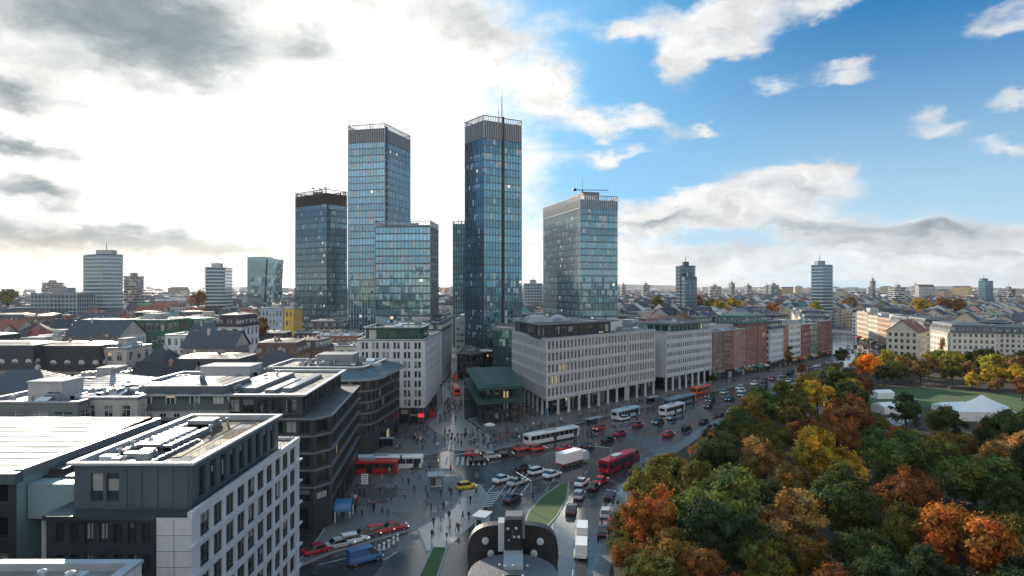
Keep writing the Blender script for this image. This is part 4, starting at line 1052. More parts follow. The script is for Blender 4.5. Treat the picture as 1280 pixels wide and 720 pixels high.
P = [(10.6, 197.5), av(30.5), av(30.5, 40), (-3.0, 240.5), (0.2, 236)]
P = [(10.6, 197.5), av(30.5), (18, 252), (0.0, 237)]
A = [(8.9, 201.5), av(25.5, 2.2), (17, 246), (1.2, 234.5)]
cb, ocb = colonnade('white colonnade office with deep window grid and dark glass attic, at the avenue corner', P, 5.0, 24.0, (3, 0), 5, 1.85, (A, 28.2, 'glass', 'dark_metal'))
# white curving plant canopies on its roof
m = MB()
for (x, y, w, d, h) in ((9.5, 218, 9, 3.5, 2.3), (16.5, 225, 7, 5, 2.0), (8, 230, 8, 4, 1.8)):
    pts = [(x + w * (t / 10 - .5), h * math.sin(math.pi * t / 10) ** .8) for t in range(11)]
    for (x0, z0), (x1, z1) in zip(pts, pts[1:]): m.face([(x0, y - d, 28.5 + z0), (x1, y - d, 28.5 + z1), (x1, y + d, 28.5 + z1), (x0, y + d, 28.5 + z0)])
    m.face([(a_, y - d, 28.5 + b_) for a_, b_ in pts])
m.build('plant_canopy', M['pale_metal'], cb, ocb)
roof_kit(cb, ocb, (12, 222, 16, 20), 28.2, random.Random(21), 6, 6, 2, 4, R(45))
P = [av(30.9), av(43.3), av(43.3, 22), av(30.9, 22)]
c2, oc2 = colonnade('narrow white colonnade office with small window grid, next to the corner colonnade', P, 5.0, 24.0, (0, 1), 5, 1.7, None)
roof_kit(c2, oc2, (oc2[0], oc2[1], 6, 10), 23.9, random.Random(22), 3, 3, 1, 2, R(45)); roof_house(c2, oc2, (oc2[0] - 3, oc2[1] + 3, 7, 8), 23.8, 4.0, M['white_stone'], R(45))
P = [av(43.8, 6), av(48.6, 6), av(48.6, 22), av(43.8, 22)]
plain_block('dark recessed stair block between the two white colonnade offices', P, 21, 2.5, 5, 'dark_metal', kit=2)
P = [av(48.8), av(74.2), av(74.2, 16), av(48.8, 16)]
c3, oc3 = colonnade('white office on pillars with five rows of small windows and blank white end wall', P, 5.4, 22.4, (0,), 5, 1.45, ([av(54, 3), av(73, 3), av(73, 14), av(54, 14)], 25.5, 'glass_green', 'copper_pale'), wall='white_stone', fw=.62, fh=.5, ins=.25)
roof_kit(c3, oc3, (oc3[0], oc3[1], 14, 6), 25.4, random.Random(23), 3, 4, 2, 2, R(45))
# darker stretch of roofs behind
P = [av(46, 24), av(80, 20), av(80, 44), av(46, 48)]
plain_block('dark roofed block behind the white office on pillars', P, 22.5, 3, 5, 'dark_metal', kit=6, seed=5)
def avenue_house(t0, t1, Z, rows, colr, label, depth=15, roofk='mansard', roofc=(.06, .065, .075), bay=2.1, shop=(.02, .02, .022), fw=.5, fh=.6, ledge=0.0, line=None, cap=60):
    a, b = (line(t0), line(t1)) if line else (av(t0), av(t1))
    d = (Vector(b) - Vector(a)).normalized(); nn = Vector((-d.y, d.x)) * depth
    P = [a, b, tuple(Vector(b) + nn), tuple(Vector(a) + nn)]
    return town_house(P, Z, rows, colr, label, roofk, roofc, bay, shop, fw, fh, ledge, cap)
def town_house(P, Z, rows, colr, label, roofk='mansard', roofc=(.06, .065, .075), bay=2.1, shop=(.02, .02, .022), fw=.5, fh=.6, ledge=0.0, cap=60, rh=4.5, name='town_house', real=True, faces=(0, 1, 3), group=None, zb=None, dorm=None, seed=0):
    org = (sum(p[0] for p in P) / 4, sum(p[1] for p in P) / 4, 0)
    rt = thing(name, label, 'building', org, group=group); fc = Facade(); zb = 4.2 if zb is None else zb
    for i in range(4):
        a, b = P[i], P[(i + 1) % 4]; L = math.dist(a, b); on = i in faces
        fc.wall(a, b, zb, Z, max(1, int(L / bay)) if on else 0, rows if on else 0, fw, fh, .18, margin=.5, style='cross', fm='frame_white', ledge=ledge if i == 0 else 0)
        if zb > 1: fc.wall(a, b, 0, zb, max(1, int(L / 4)) if on else 0, 1 if on else 0, .8, .75, .25, margin=.4, style='plain', gm='glass_dark', mw=1, low=.3)
    shopm = pm('shop_front', (.03, .032, .035), .4, var=.3)
    fc.finish(rt, org, [M['any_wall'], shopm], cap=cap, color=colr)
    if zb > 4:
        r = random.Random(int(org[0] * 10)); a, b = Vector(P[0]), Vector(P[1]); L = (b - a).length; d = (b - a) / L; nn = Vector((d.y, -d.x)); u = .5
        while u < L - 2:
            w = min(r.uniform(3, 7), L - .4 - u); p0, p1 = a + d * u, a + d * (u + w)
            colr_ = r.choice([(.42, .03, .03), (.03, .05, .12), (.5, .5, .48), (.02, .02, .02), (.05, .2, .1), (.55, .25, .03), (.3, .3, .3)])
            m = MB(); m.prism([tuple(p0 + nn * .18), tuple(p1 + nn * .18), tuple(p1 + nn * .004), tuple(p0 + nn * .004)], 3.5, 4.15); m.build('shop_sign', M['any_paint'], rt, org, color=colr_)
            if r.random() < .5:
                m = MB(); m.face([(*(p0 + nn * .02), 3.45), (*(p0 + nn * 1.7), 2.7), (*(p1 + nn * 1.7), 2.7), (*(p1 + nn * .02), 3.45)]); m.face([(*(p0 + nn * 1.7), 2.45), (*(p1 + nn * 1.7), 2.45), (*(p1 + nn * 1.7), 2.7), (*(p0 + nn * 1.7), 2.7)]); m.build('awning', M['any_cloth'], rt, org, color=r.choice([(.4, .04, .04), (.5, .48, .42), (.06, .16, .12), (.45, .2, .05)]))
            u += w + r.uniform(.2, 1.2)
    roof_on(rt, org, P, Z, roofk, roofc, rh, dorm, seed)
    block(P); return rt, org
def roof_on(rt, org, P, Z, kind, col, rh=4.5, dorm=None, seed=0, detail=True, wallcol=None):
    r = random.Random(hash((round(org[0], 1), round(org[1], 1))) & 0xffff)
    a, b, c, d = [Vector(p) for p in P]
    if kind == 'flat':
        flat_roof(rt, org, P, Z + .4, M['any_wall'] if False else M['tile_roof'], 'pale_metal', .4, .5, color=col)
        ang = math.atan2(b.y - a.y, b.x - a.x); w, dp = (b - a).length, (d - a).length
        if detail:
            if r.random() < .7: roof_house(rt, org, (org[0], org[1], w * .35, dp * .4), Z - .1, r.uniform(2, 3.2), M['any_wall'], ang, color=wallcol or (.4, .4, .4))
            roof_kit(rt, org, (org[0], org[1], w * .7, dp * .6), Z - .1, r, r.randint(2, 5), r.randint(3, 6), r.randint(1, 3), r.randint(1, 2), ang)
        return
    m = MB(); ov = inset_poly(P, -.35); A, B, Cc, D = [Vector(p) for p in ov]; rf_ = rt
    if kind == 'gable':
        e0, e1 = (A + D) / 2, (B + Cc) / 2; zr = Z + rh; lo = Z - .1
        m.face([(*A, lo), (*B, lo), (*e1, zr), (*e0, zr)]); m.face([(*Cc, lo), (*D, lo), (*e0, zr), (*e1, zr)])
        m.face([(*A, lo - .2), (*B, lo - .2), (*B, lo), (*A, lo)]); m.face([(*Cc, lo - .2), (*D, lo - .2), (*D, lo), (*Cc, lo)])
        rf_ = m.build('roof', M['tile_roof'], rt, org, color=col)
        m = MB(); e0, e1 = (a + d) / 2, (b + c) / 2
        m.face([(*d, Z), (*a, Z), (*e0, zr - .25)]); m.face([(*b, Z), (*c, Z), (*e1, zr - .25)])
        m.build('gable', M['any_wall'], rt, org, color=wallcol or (.45, .43, .4))
    elif kind == 'hip':
        zr = Z + rh; L = (B - A).length; k = min(.45, (D - A).length / 2 / L)
        e0, e1 = ((A + D) / 2).lerp((B + Cc) / 2, k), ((A + D) / 2).lerp((B + Cc) / 2, 1 - k); lo = Z - .1
        m.face([(*A, lo), (*B, lo), (*e1, zr), (*e0, zr)]); m.face([(*Cc, lo), (*D, lo), (*e0, zr), (*e1, zr)]); m.face([(*D, lo), (*A, lo), (*e0, zr)]); m.face([(*B, lo), (*Cc, lo), (*e1, zr)])
        rf_ = m.build('roof', M['tile_roof'], rt, org, color=col)
    else:                                                            # mansard: steep slope, flat top
        ins = 1.5; T = inset_poly(ov, ins); zr = Z + rh * .82
        for i in range(4):
            j = (i + 1) % 4; m.face([(*ov[i], Z - .1), (*ov[j], Z - .1), (*T[j], zr), (*T[i], zr)])
        T2 = inset_poly(T, 3.0); zt = zr + .7
        for i in range(4):
            j = (i + 1) % 4; m.face([(*T[i], zr), (*T[j], zr), (*T2[j], zt), (*T2[i], zt)])
        m.face([(*p, zt) for p in T2]); rf_ = m.build('roof', M['tile_roof'], rt, org, color=col)
        m = MB()
        for i in range(4):
            j = (i + 1) % 4; p, q = Vector(T[i]), Vector(T[j]); dd = (q - p).normalized(); nn = Vector((dd.y, -dd.x)) * .12
            m.prism([tuple(p + nn), tuple(q + nn), tuple(q - nn), tuple(p - nn)], zr - .12, zr + .12)
        m.build('eaves_flashing', M['pale_metal'], rt, org)
        if detail:
            dm = dormer_mesh(dorm or 'box')
            for i in range(4):
                p, q = Vector(ov[i]), Vector(ov[(i + 1) % 4]); dd = (q - p); L = dd.length; dd /= L; nn = Vector((dd.y, -dd.x)); mid = (p + q) / 2
                if nn.dot(-mid) <= 0: continue
                k = max(1, int(L / 3.2))
                for t in range(k):
                    x = p + dd * (L * (t + .5) / k) - nn * .55
                    put('dormer', dm, rf_, (x.x - org[0], x.y - org[1], Z + .7), math.atan2(dd.y, dd.x))
    # chimneys
    if detail:
        ch = MB(); ch.box(-.38, -.28, -1.5, .38, .28, 1.2); ch.box(-.45, -.35, 1.2, .45, .35, 1.35)
        for x in (-.22, .22): ch.lathe([(.12, 1.35), (.12, 1.8), (.001, 1.8)], 8, (x, 0, 0))
        for t in range(r.randint(1, 2)):
            p = a.lerp(b, r.uniform(.1, .9)).lerp(d.lerp(c, .5), r.uniform(.3, .7)); zz = Z + rh * .8
            o = ch.build('chimney', M['any_wall'], rf_, color=r.choice([(.3, .14, .1), (.45, .42, .4), (.2, .2, .2)])); o.location = (p.x - org[0], p.y - org[1], zz); o.rotation_euler = (0, 0, math.atan2(b.y - a.y, b.x - a.x))
DM = {}
def dormer_mesh(kind):
    if kind in DM: return DM[kind]
    m = MB(); w, h = (.8, 1.7) if kind == 'box' else (.75, 1.4)
    m.box(-w, -.15, 0, w, 1.6, h, 0)
    if kind == 'box': m.box(-w - .12, -.3, h, w + .12, 1.8, h + .14, 2)
    else:
        pts = [(w * 1.1 * math.cos(math.pi * k / 8), h + .7 * math.sin(math.pi * k / 8)) for k in range(9)]
        for (x0, z0), (x1, z1) in zip(pts, pts[1:]): m.face([(x0, -.25, z0), (x1, -.25, z1), (x1, 1.8, z1), (x0, 1.8, z0)], 2)
        m.face([(x, -.2, z) for x, z in pts[::-1]], 0)
    m.face([(-w + .14, -.16, .15), (w - .14, -.16, .15), (w - .14, -.16, h - .12), (-w + .14, -.16, h - .12)], 1); m.box(-.04, -.2, .15, .04, -.162, h - .12, 0)
    DM[kind] = m.mesh('dormer', [M['frame_white'], M['glass'], M['slate']]); return DM[kind]

avenue_house(74.6, 88, 21, 5, (.24, .125, .095), 'rust red brick office with tall window strips, beside the white office on pillars', roofk='flat', bay=1.9, fw=.62, fh=.72)
avenue_house(88.4, 97, 21, 5, (.33, .19, .14), 'brown brick house with pale window frames, second after the white office on pillars', roofk='flat', bay=2.0)
avenue_house(97.4, 113, 23.5, 5, (.24, .11, .09), 'dark maroon brick house with green copper roof storey, on the avenue', roofk='mansard', roofc=(.07, .13, .11))
avenue_house(116, 127, 20, 5, (.55, .60, .68), 'light blue-white house with slate mansard roof, between the brick houses of the avenue', roofc=(.05, .06, .075))
avenue_house(127.4, 131.5, 21, 5, (.36, .17, .13), 'very narrow reddish house squeezed between pale neighbours on the avenue', roofk='flat', bay=2.0)
avenue_house(131.9, 143, 21, 5, (.62, .63, .64), 'white house with broad dark window bands on the avenue', roofk='flat', bay=2.6, fw=.8, fh=.55)
avenue_house(143.4, 152, 20, 5, (.24, .075, .08), 'crimson house with white string courses on the avenue', roofk='flat', ledge=.25, bay=2.2)
avenue_house(152.4, 161, 20, 5, (.10, .17, .13), 'bottle green office near the far end of the avenue row', roofk='flat', bay=2.4, fw=.75)
avenue_house(161.4, 176, 21, 5, (.17, .075, .065), 'dark red brick corner house at the far end of the avenue row', roofk='flat')
L2 = lambda t: (186.6 + t * .38, 374 + t)
for t0, t1, Z, c, lb in ((0, 22, 20, (.40, .34, .27), 'tan house with balcony bands beyond the dark red corner house'), (23, 48, 22, (.52, .46, .36), 'sand coloured house, second beyond the dark red corner house'), (49, 80, 20, (.30, .24, .19), 'brown house far up the avenue, before the bend'), (82, 120, 21, (.5, .44, .36), 'beige house farthest up the avenue, at the bend')):
    avenue_house(t0, t1, Z, 5, c, lb, line=L2, roofk='mansard', ledge=.3, cap=40)
# pale row on the far side of the avenue, lit by the sun
L3 = lambda t: (264 - t * .285, 490 - t)
row = [(0, 30, 22, (.55, .44, .33), 'apricot house farthest along the sunny row beyond the park'), (31, 56, 20.5, (.60, .52, .40), 'cream house with brown side wall in the sunny row beyond the park'), (57, 84, 20, (.52, .34, .24), 'terracotta house in the sunny row beyond the park'), (85, 114, 19, (.68, .60, .50), 'ivory house with many small windows in the sunny row beyond the park'), (115, 144, 19.5, (.70, .63, .52), 'butter coloured house with dark attic, nearest the end of the sunny row')]
for t0, t1, Z, c, lb in row: avenue_house(t0, t1, Z, 5, c, lb, line=lambda t: L3(t), roofk='mansard' if Z < 20 else 'flat', bay=2.3, cap=60, depth=14)
P = [(226, 342), (216, 306), (229, 302), (240, 338)]
P = [(223, 341), (213.5, 311.5), (231, 305), (240, 336)]
town_house(P, 18.5, 5, (.70, .64, .54), 'cream corner house turned towards the park, left of the long cream building', 'mansard', (.10, .11, .12), 2.3, cap=60)
P = [(233.5, 334), (300, 303), (306, 317), (240, 348)]
lg, olg = town_house(P, 17.0, 5, (.66, .60, .52), 'long cream building with a regular grid of dark windows, overlooking the park trees', 'mansard', (.055, .085, .085), 2.3, cap=100, rh=4.0, name='apartment_building', faces=(0, 3))

# ---------------------------------------------------------------- houses on the left whose place in the picture is known
def left_house(label, x0, x1, ytop, D, depth, rows, col, roofk, roofc, rh=4.5, yaw=0.0, bay=2.3, dorm=None, name='town_house', fw=.5, fh=.6, ledge=0.0, zb=.6, cap=60):
    Z = wz(ytop, D); a = Vector((wx(x0, D), D)); L = wx(x1, D) - wx(x0, D); d = Vector((math.cos(yaw), math.sin(yaw))); nn = Vector((-d.y, d.x))
    P = [tuple(a), tuple(a + d * L), tuple(a + d * L + nn * depth), tuple(a + nn * depth)]
    return town_house(P, Z, rows, col, label, roofk, roofc, bay, (.05, .05, .05), fw, fh, ledge, cap, rh, name, dorm=dorm, zb=zb, faces=(0, 1))
DS = (.045, .05, .06)
left_house('low grey-green office with ribbon windows behind the bright sheet metal roof', -30, 97, 506, 100, 13, 5, (.16, .18, .17), 'flat', (.18, .18, .18), bay=3.2, fw=.8, fh=.5)
left_house('beige house with four tall windows and stepped white roof terraces', 98, 172, 500, 103, 14, 5, (.42, .40, .36), 'flat', (.24, .24, .24), bay=2.6)
left_house('house with six white dormers in a dark slate mansard, behind the dark penthouse', 174, 284, 511, 106, 12, 5, (.50, .51, .50), 'mansard', (.065, .078, .082), rh=4.4, bay=2.4)
left_house('white rendered block with a row of flat roof boxes, behind the six white dormers', 176, 358, 481, 124, 16, 5, (.55, .56, .58), 'flat', (.10, .10, .11), bay=2.8)
left_house('white house with sloping bright roof planes, left of the white rendered block', 70, 168, 486, 126, 14, 5, (.56, .56, .55), 'hip', (.26, .26, .27), rh=2.0)
left_house('grey house under a dark hipped roof at the left edge, before the mansard terrace', -60, 62, 490, 128, 14, 5, (.30, .31, .31), 'hip', (.07, .075, .08), rh=3.6)
left_house('stone house with low dark mansard and pale dormers at the left edge', -70, 42, 462, 165, 13, 4, (.45, .43, .40), 'mansard', DS, rh=7.5, bay=2.5, dorm='round')
left_house('long stone house under a tall black mansard with round white dormers', 44, 126, 463, 168, 13, 4, (.40, .38, .34), 'mansard', (.03, .034, .04), rh=7.8, bay=2.5, dorm='round')
left_house('tall beige end house with two window columns beside the black mansard', 127, 158, 437, 170, 12, 6, (.47, .42, .38), 'flat', (.25, .24, .22), bay=3.2)
left_house('dark gabled house with rusty side wall between the beige end house and the dormered block', 160, 204, 466, 162, 16, 4, (.22, .13, .11), 'hip', (.045, .045, .05), rh=6.0)
left_house('dark house with white-framed roof windows, under the white gabled block', 206, 300, 470, 170, 14, 4, (.50, .50, .50), 'mansard', (.05, .058, .068), rh=5.5, bay=2.2)
left_house('slate roofed house in front of the autumn tree, beside the white-framed roof windows', 302, 366, 464, 176, 16, 4, (.35, .32, .31), 'hip', (.055, .055, .06), rh=5.0)
left_house('white low house cut by the left edge, with slanting black roof', -60, 20, 430, 236, 13, 5, (.55, .54, .52), 'gable', (.05, .05, .06), rh=4.5)
left_house('dusty red house with barrel roof, left of the long white civic building', 21, 46, 424, 240, 12, 5, (.30, .15, .13), 'hip', (.22, .07, .06), rh=5)
left_house('cream house with a big arched window group below the long dark roof', 47, 78, 421, 238, 14, 3, (.55, .50, .42), 'flat', (.25, .25, .25), bay=4.5, fw=.7)
left_house('long white civic building with a sweeping dark roof and two rows of windows', 79, 148, 421, 240, 18, 4, (.58, .60, .62), 'gable', (.055, .065, .075), rh=6.0, bay=1.8)
rt, o = left_house('green glass fronted block with copper edging, right of the long white civic building', 150, 208, 401, 262, 20, 5, (.02, .12, .075), 'flat', (.06, .20, .14), bay=1.9, fw=.82, fh=.62, name='office_building')
left_house('white block with flat bright roof, below the small white gable', 206, 272, 420, 238, 14, 5, (.62, .63, .64), 'flat', (.34, .34, .34), bay=2.4)
left_house('tall white gabled house with dark attic, standing left of the orange-brown tree', 272, 302, 408, 232, 16, 6, (.66, .67, .69), 'mansard', (.035, .03, .035), rh=5, bay=3.4)
left_house('dark slate house with small stone gables, before the white block with flat bright roof', 228, 292, 434, 205, 12, 5, (.25, .25, .26), 'gable', (.06, .065, .08), rh=5)
left_house('blue-grey striped apartment block right of the orange-brown tree', 326, 354, 386, 330, 16, 6, (.34, .40, .50), 'flat', (.3, .3, .32), bay=1.8, fw=.5)
left_house('bright yellow narrow house right of the blue-grey striped block', 355, 367, 387, 330, 14, 6, (.62, .42, .06), 'flat', (.3, .3, .3), bay=2.2)
left_house('dusky red brick house with slate attic under the left glass towers', 368, 402, 436, 222, 13, 4, (.30, .17, .15), 'mansard', (.06, .06, .07), rh=3.6, bay=1.9)
left_house('cream classical house with slanted white rooflights, beside the dusky red brick house', 418, 446, 434, 215, 13, 4, (.60, .54, .44), 'flat', (.4, .4, .4), bay=3.0, fw=.6)
left_house('grey house with wet flat roof between the red brick house and the classical house', 392, 424, 440, 232, 13, 4, (.28, .28, .29), 'flat', (.16, .16, .17), bay=2.2)
left_house('white plastered house with a roof cabin beside the paired-window office', 446, 466, 426, 212, 14, 5, (.6, .6, .6), 'flat', (.35, .35, .35), bay=2.4)
left_house('office with banded pale facade up the pedestrian street, right hand side', 569, 581, 400, 372, 40, 6, (.36, .37, .36), 'flat', (.3, .3, .3), bay=2.2, fw=.85, fh=.5, name='office_building')
left_house('pale block closing the view up the pedestrian street', 540, 566, 385, 480, 24, 7, (.55, .54, .52), 'flat', (.3, .3, .3), bay=2.2, fw=.85, fh=.45, name='office_building')
left_house('grey house left of the pale block up the pedestrian street', 541, 556, 402, 330, 40, 5, (.36, .35, .35), 'mansard', DS, bay=2.0)
left_house('dark roofed corner house on the left of the pedestrian street', 536, 552, 414, 262, 40, 5, (.30, .30, .31), 'mansard', DS, bay=2.0)

# ---------------------------------------------------------------- distant towers
def slab_tower(label, px0, px1, ytop, D, storey, bay, colr, kind='bands', corner=None, depth=20, name='tower_block', glass='glass_dark'):
    Z = wz(ytop, D); x0, x1 = wx(px0, D), wx(px1, D)
    xc = wx(corner, D - 8) if corner else x0
    P = [(x0, D + 6), (xc, D - 8), (x1, D + 2), (x0 + (x1 - xc), D + 16 + depth)] if corner else [(x0, D), (x1, D), (x1, D + depth), (x0, D + depth)]
    org = (sum(p[0] for p in P) / 4, sum(p[1] for p in P) / 4, 0); rt = thing(name, label, 'tower', org)
    ns = int(Z / storey)
    m = MB(); m.prism(inset_poly(P, .6), 0, Z - .5, 0); m.build('glazing', M['blue_glazing'] if kind == 'grid' or corner else M[glass], rt, org)
    for k in range(ns):
        m = MB(); m.prism(P, k * storey, k * storey + storey * (.34 if kind == 'bands' else .25)); m.build('floor_band', M['any_wall'], rt, org, color=colr)
    m = MB(); m.prism(P, ns * storey, Z); m.build('roof', M['any_wall'], rt, org, color=tuple(c * .6 for c in colr))
    if kind == 'grid':
        m = MB()
        for i in range(4):
            a, b = Vector(P[i]), Vector(P[(i + 1) % 4]); L = (b - a).length; d = (b - a) / L; nn = Vector((d.y, -d.x)); k = max(2, int(L / bay))
            for t in range(k + 1):
                p = a.lerp(b, t / k); m.prism([tuple(p - d * .2 + nn * .12), tuple(p + d * .2 + nn * .12), tuple(p + d * .2 - nn * .5), tuple(p - d * .2 - nn * .5)], 0, Z)
        m.build('ribs', M['any_wall'], rt, org, color=colr)
    roof_house(rt, org, (org[0], org[1], (x1 - x0) * .35, depth * .4), Z, 4, M['any_wall'], color=tuple(c * .7 for c in colr)); mast(rt, org, org[0], org[1], Z + 4, Z + 12, .3)
    block(P); return rt, org
slab_tower('white banded apartment tower with dark central shaft at the far left', 97, 153, 318, 560, 3.3, 3, (.50, .50, .49), corner=128)
slab_tower('small grey block peeping out right of the white banded tower', 154, 169, 345, 800, 3.3, 3, (.30, .30, .31))
slab_tower('small white slab tower with balcony stripes, between banded tower and leaning tower', 251, 281, 334, 620, 3.3, 3, (.62, .62, .62), corner=256)
slab_tower('low wide glass office left of the white banded tower', 38, 96, 366, 520, 3.4, 3, (.34, .38, .40), kind='grid', depth=24)
slab_tower('distant grey slab on the horizon at the far left', 52, 70, 353, 1200, 3.3, 3, (.30, .31, .32))
slab_tower('glassy grid block between the two right hand glass towers', 655, 678, 354, 760, 3.4, 3.2, (.40, .42, .44), kind='grid')
def leaning():
    D = 600; org = (wx(326, D), D + 8, 0); rt = thing('glass_tower', 'leaning glass tower with folded facets, left of the dark-crowned tower', 'tower', org)
    X = lambda p: wx(p, D); Zt = wz(321, D)
    def prism2(b0, b1, t0, t1, y0, y1, zt, nm, mt):
        m = MB(); B = [(b0, y0), (b1, y0), (b1, y1), (b0, y1)]; T = [(t0, y0), (t1, y0), (t1, y1), (t0, y1)]
        K = 18
        for k in range(K):
            u, v = k / K, (k + 1) / K
            for i in range(4):
                j = (i + 1) % 4; L = lambda P, Q, s: (P[0] + (Q[0] - P[0]) * s, P[1] + (Q[1] - P[1]) * s, zt * s)
                m.face([L(B[i], T[i], u), L(B[j], T[j], u), L(B[j], T[j], v), L(B[i], T[i], v)], 0, [(0, k + .01), (5, k + .01), (5, k + .99), (0, k + .99)])
        m.face([(*p, zt) for p in T]); m.build(nm, mt, rt, org)
    prism2(X(309), X(328), X(309), X(333), D, D + 18, Zt, 'left_wing', M['t1_glass']); prism2(X(328.5), X(340), X(333.5), X(345), D + 2, D + 20, Zt - 2, 'right_wing', M['t4_glass'])
    block([(X(305), D), (X(348), D), (X(348), D + 22), (X(305), D + 22)])
leaning()
slab_tower('stepped blue glass tower far off, right of the block tower', 850, 869, 332, 640, 3.4, 3, (.10, .13, .17), kind='grid', depth=16, name='glass_tower')
slab_tower('lower blue glass slab leaning on the stepped far tower', 856, 871, 346, 626, 3.4, 3, (.12, .17, .23), kind='grid', depth=12, name='glass_tower')
slab_tower('pale slab tower with dark blue side far off, above the avenue', 1017, 1043, 331, 640, 3.3, 3, (.32, .37, .44), corner=1029)
slab_tower('small blue tower standing alone on the right horizon', 1226, 1243, 351, 1100, 3.4, 3, (.12, .2, .27), corner=1232)
slab_tower('slender mast-like tower on the horizon right of the pale slab tower', 1090, 1095, 351, 1150, 3.4, 3, (.15, .18, .2), depth=8)
slab_tower('grey twin block on the horizon, halfway along the right skyline', 1119, 1133, 359, 1050, 3.4, 3, (.42, .43, .45))
for px0, px1, yt, D, c, lb in ((914, 919, 354, 1500, (.2, .25, .28), 'thin teal tower on the horizon right of the stepped far tower'), (934, 940, 357, 1600, (.3, .33, .35), 'small grey tower second on the horizon right of the stepped far tower'), (958, 963, 358, 1600, (.25, .3, .33), 'squat blue-grey tower on the horizon left of the pale slab tower'), (964, 974, 356, 1500, (.22, .3, .32), 'wide teal block on the horizon left of the pale slab tower'), (888, 902, 358, 1500, (.5, .5, .5), 'white horizon block just right of the stepped far tower'), (804, 813, 356, 1400, (.4, .42, .42), 'horizon block with sloping crane right of the block tower'), (1145, 1150, 357, 1500, (.4, .4, .4), 'thin grey block on the right horizon'), (1262, 1270, 361, 1200, (.2, .2, .22), 'dark stub tower at the right end of the horizon'), (777, 783, 356, 1500, (.5, .5, .5), 'pale stub of a tower just right of the block tower on the horizon')):
    slab_tower(lb, px0, px1, yt, D, 3.6, 4, c)
# ---------------------------------------------------------------- the town: single houses out to where they blur, then one mass
def inside(p, poly):
    x, y = p; c = False; j = len(poly) - 1
    for i in range(len(poly)):
        xi, yi = poly[i]; xj, yj = poly[j]
        if (yi > y) != (yj > y) and x < (xj - xi) * (y - yi) / (yj - yi) + xi: c = not c
        j = i
    return c
STREETS = [[(-40, 30), (14, 60), (14, 89), (30, 139), (168, 316), (206, 338), (190, 385), (165, 357), (8, 197), (-14, 192), (-16, 240), (-36, 240)],
           [(-34, 40), (9, 40), (13, 89), (30, 139), (125, 262), (165, 314), (340, 290), (340, 30), (-34, 30)],
           [(10, 190), (16, 175), (170, 320), (206, 338), (226, 342), (272, 500), (330, 640), (296, 640), (232, 520), (196, 392), (186, 366)],
           [(-24, 180), (-12, 180), (-17, 230), (-22, 300), (-60, 620), (-74, 620), (-33, 300)],
           [(-300, 0), (-26, 0), (-26, 104), (-300, 104)], [(-62, 100), (-24, 100), (-24, 186), (-62, 186)]]
def clear_of(P):
    cx = sum(p[0] for p in P) / 4; cy = sum(p[1] for p in P) / 4; rad = max(math.dist(p, (cx, cy)) for p in P)
    pts = list(P) + [(cx, cy)] + [((P[i][0] + P[(i + 1) % 4][0]) / 2, (P[i][1] + P[(i + 1) % 4][1]) / 2) for i in range(4)]
    for q in EXCL + STREETS:
        qx = [p[0] for p in q]; qy = [p[1] for p in q]
        if cx + rad < min(qx) or cx - rad > max(qx) or cy + rad < min(qy) or cy - rad > max(qy): continue
        if any(inside(p, q) for p in pts) or any(inside(p, P) for p in q): return False
    return True
lots = []
rc = random.Random(77)
def fill(yaw, x0, x1, y0, y1, org, dmax, test):
    ca, sa = math.cos(yaw), math.sin(yaw)
    BW, BD, ST = 66.0, 46.0, 13.0
    bx = x0
    while bx < x1:
        by = y0
        while by < y1:
            for row in (0, 1):
                u = 0.0
                dp = rc.uniform(12, 15)
                while u < BW - 8:
                    w = min(rc.uniform(12, 22), BW - u)
                    v0 = 0 if row == 0 else BD - dp
                    hgt = rc.choice([13, 15, 16.5, 17, 18, 18.5, 19.5, 20])
                    loc = [(u, v0), (u + w - .05, v0), (u + w - .05, v0 + dp), (u, v0 + dp)]
                    P = [(org[0] + (bx + a) * ca - (by + b) * sa, org[1] + (bx + a) * sa + (by + b) * ca) for a, b in loc]
                    c = (sum(p[0] for p in P) / 4, sum(p[1] for p in P) / 4)
                    if 130 < c[1] and math.hypot(*c) < dmax and abs(math.atan2(c[0], c[1])) < R(43) and test(c) and clear_of(P): lots.append((math.hypot(*c), P, hgt, row))
                    u += w
            by += BD + ST
        bx += BW + ST
left_side = lambda c: c[0] < -30 - (c[1] - 180) * .16
right_side = lambda c: not left_side(c)
fill(R(6), -1600, 300, 60, 1900, (0, 0), 1700, left_side)
fill(R(45), -600, 2200, -1300, 1600, (0, 200), 1700, lambda c: right_side(c) and c[1] - c[0] > -40)
fill(R(70), -700, 2000, -1900, 600, (0, 300), 1700, lambda c: right_side(c) and c[1] - c[0] <= -40)
lots.sort(key=lambda t: t[0])
WALLC = {'white': (.60, .61, .62), 'cream': (.60, .54, .43), 'ochre': (.50, .36, .18), 'pale grey': (.42, .43, .44), 'dusty pink': (.46, .30, .26), 'sandstone': (.46, .39, .29), 'brick red': (.28, .11, .08), 'pale yellow': (.60, .52, .32), 'beige': (.48, .42, .34), 'blue-grey': (.32, .37, .42), 'brown': (.25, .17, .12), 'grey-green': (.30, .34, .30)}
ROOFC = {'slate': (.055, .062, .075), 'black': (.03, .032, .036), 'rust-red tile': (.22, .075, .045), 'brown tile': (.11, .065, .045), 'grey': (.16, .165, .17), 'white membrane': (.42, .42, .41), 'copper green': (.09, .20, .16), 'dark felt': (.06, .06, .063)}
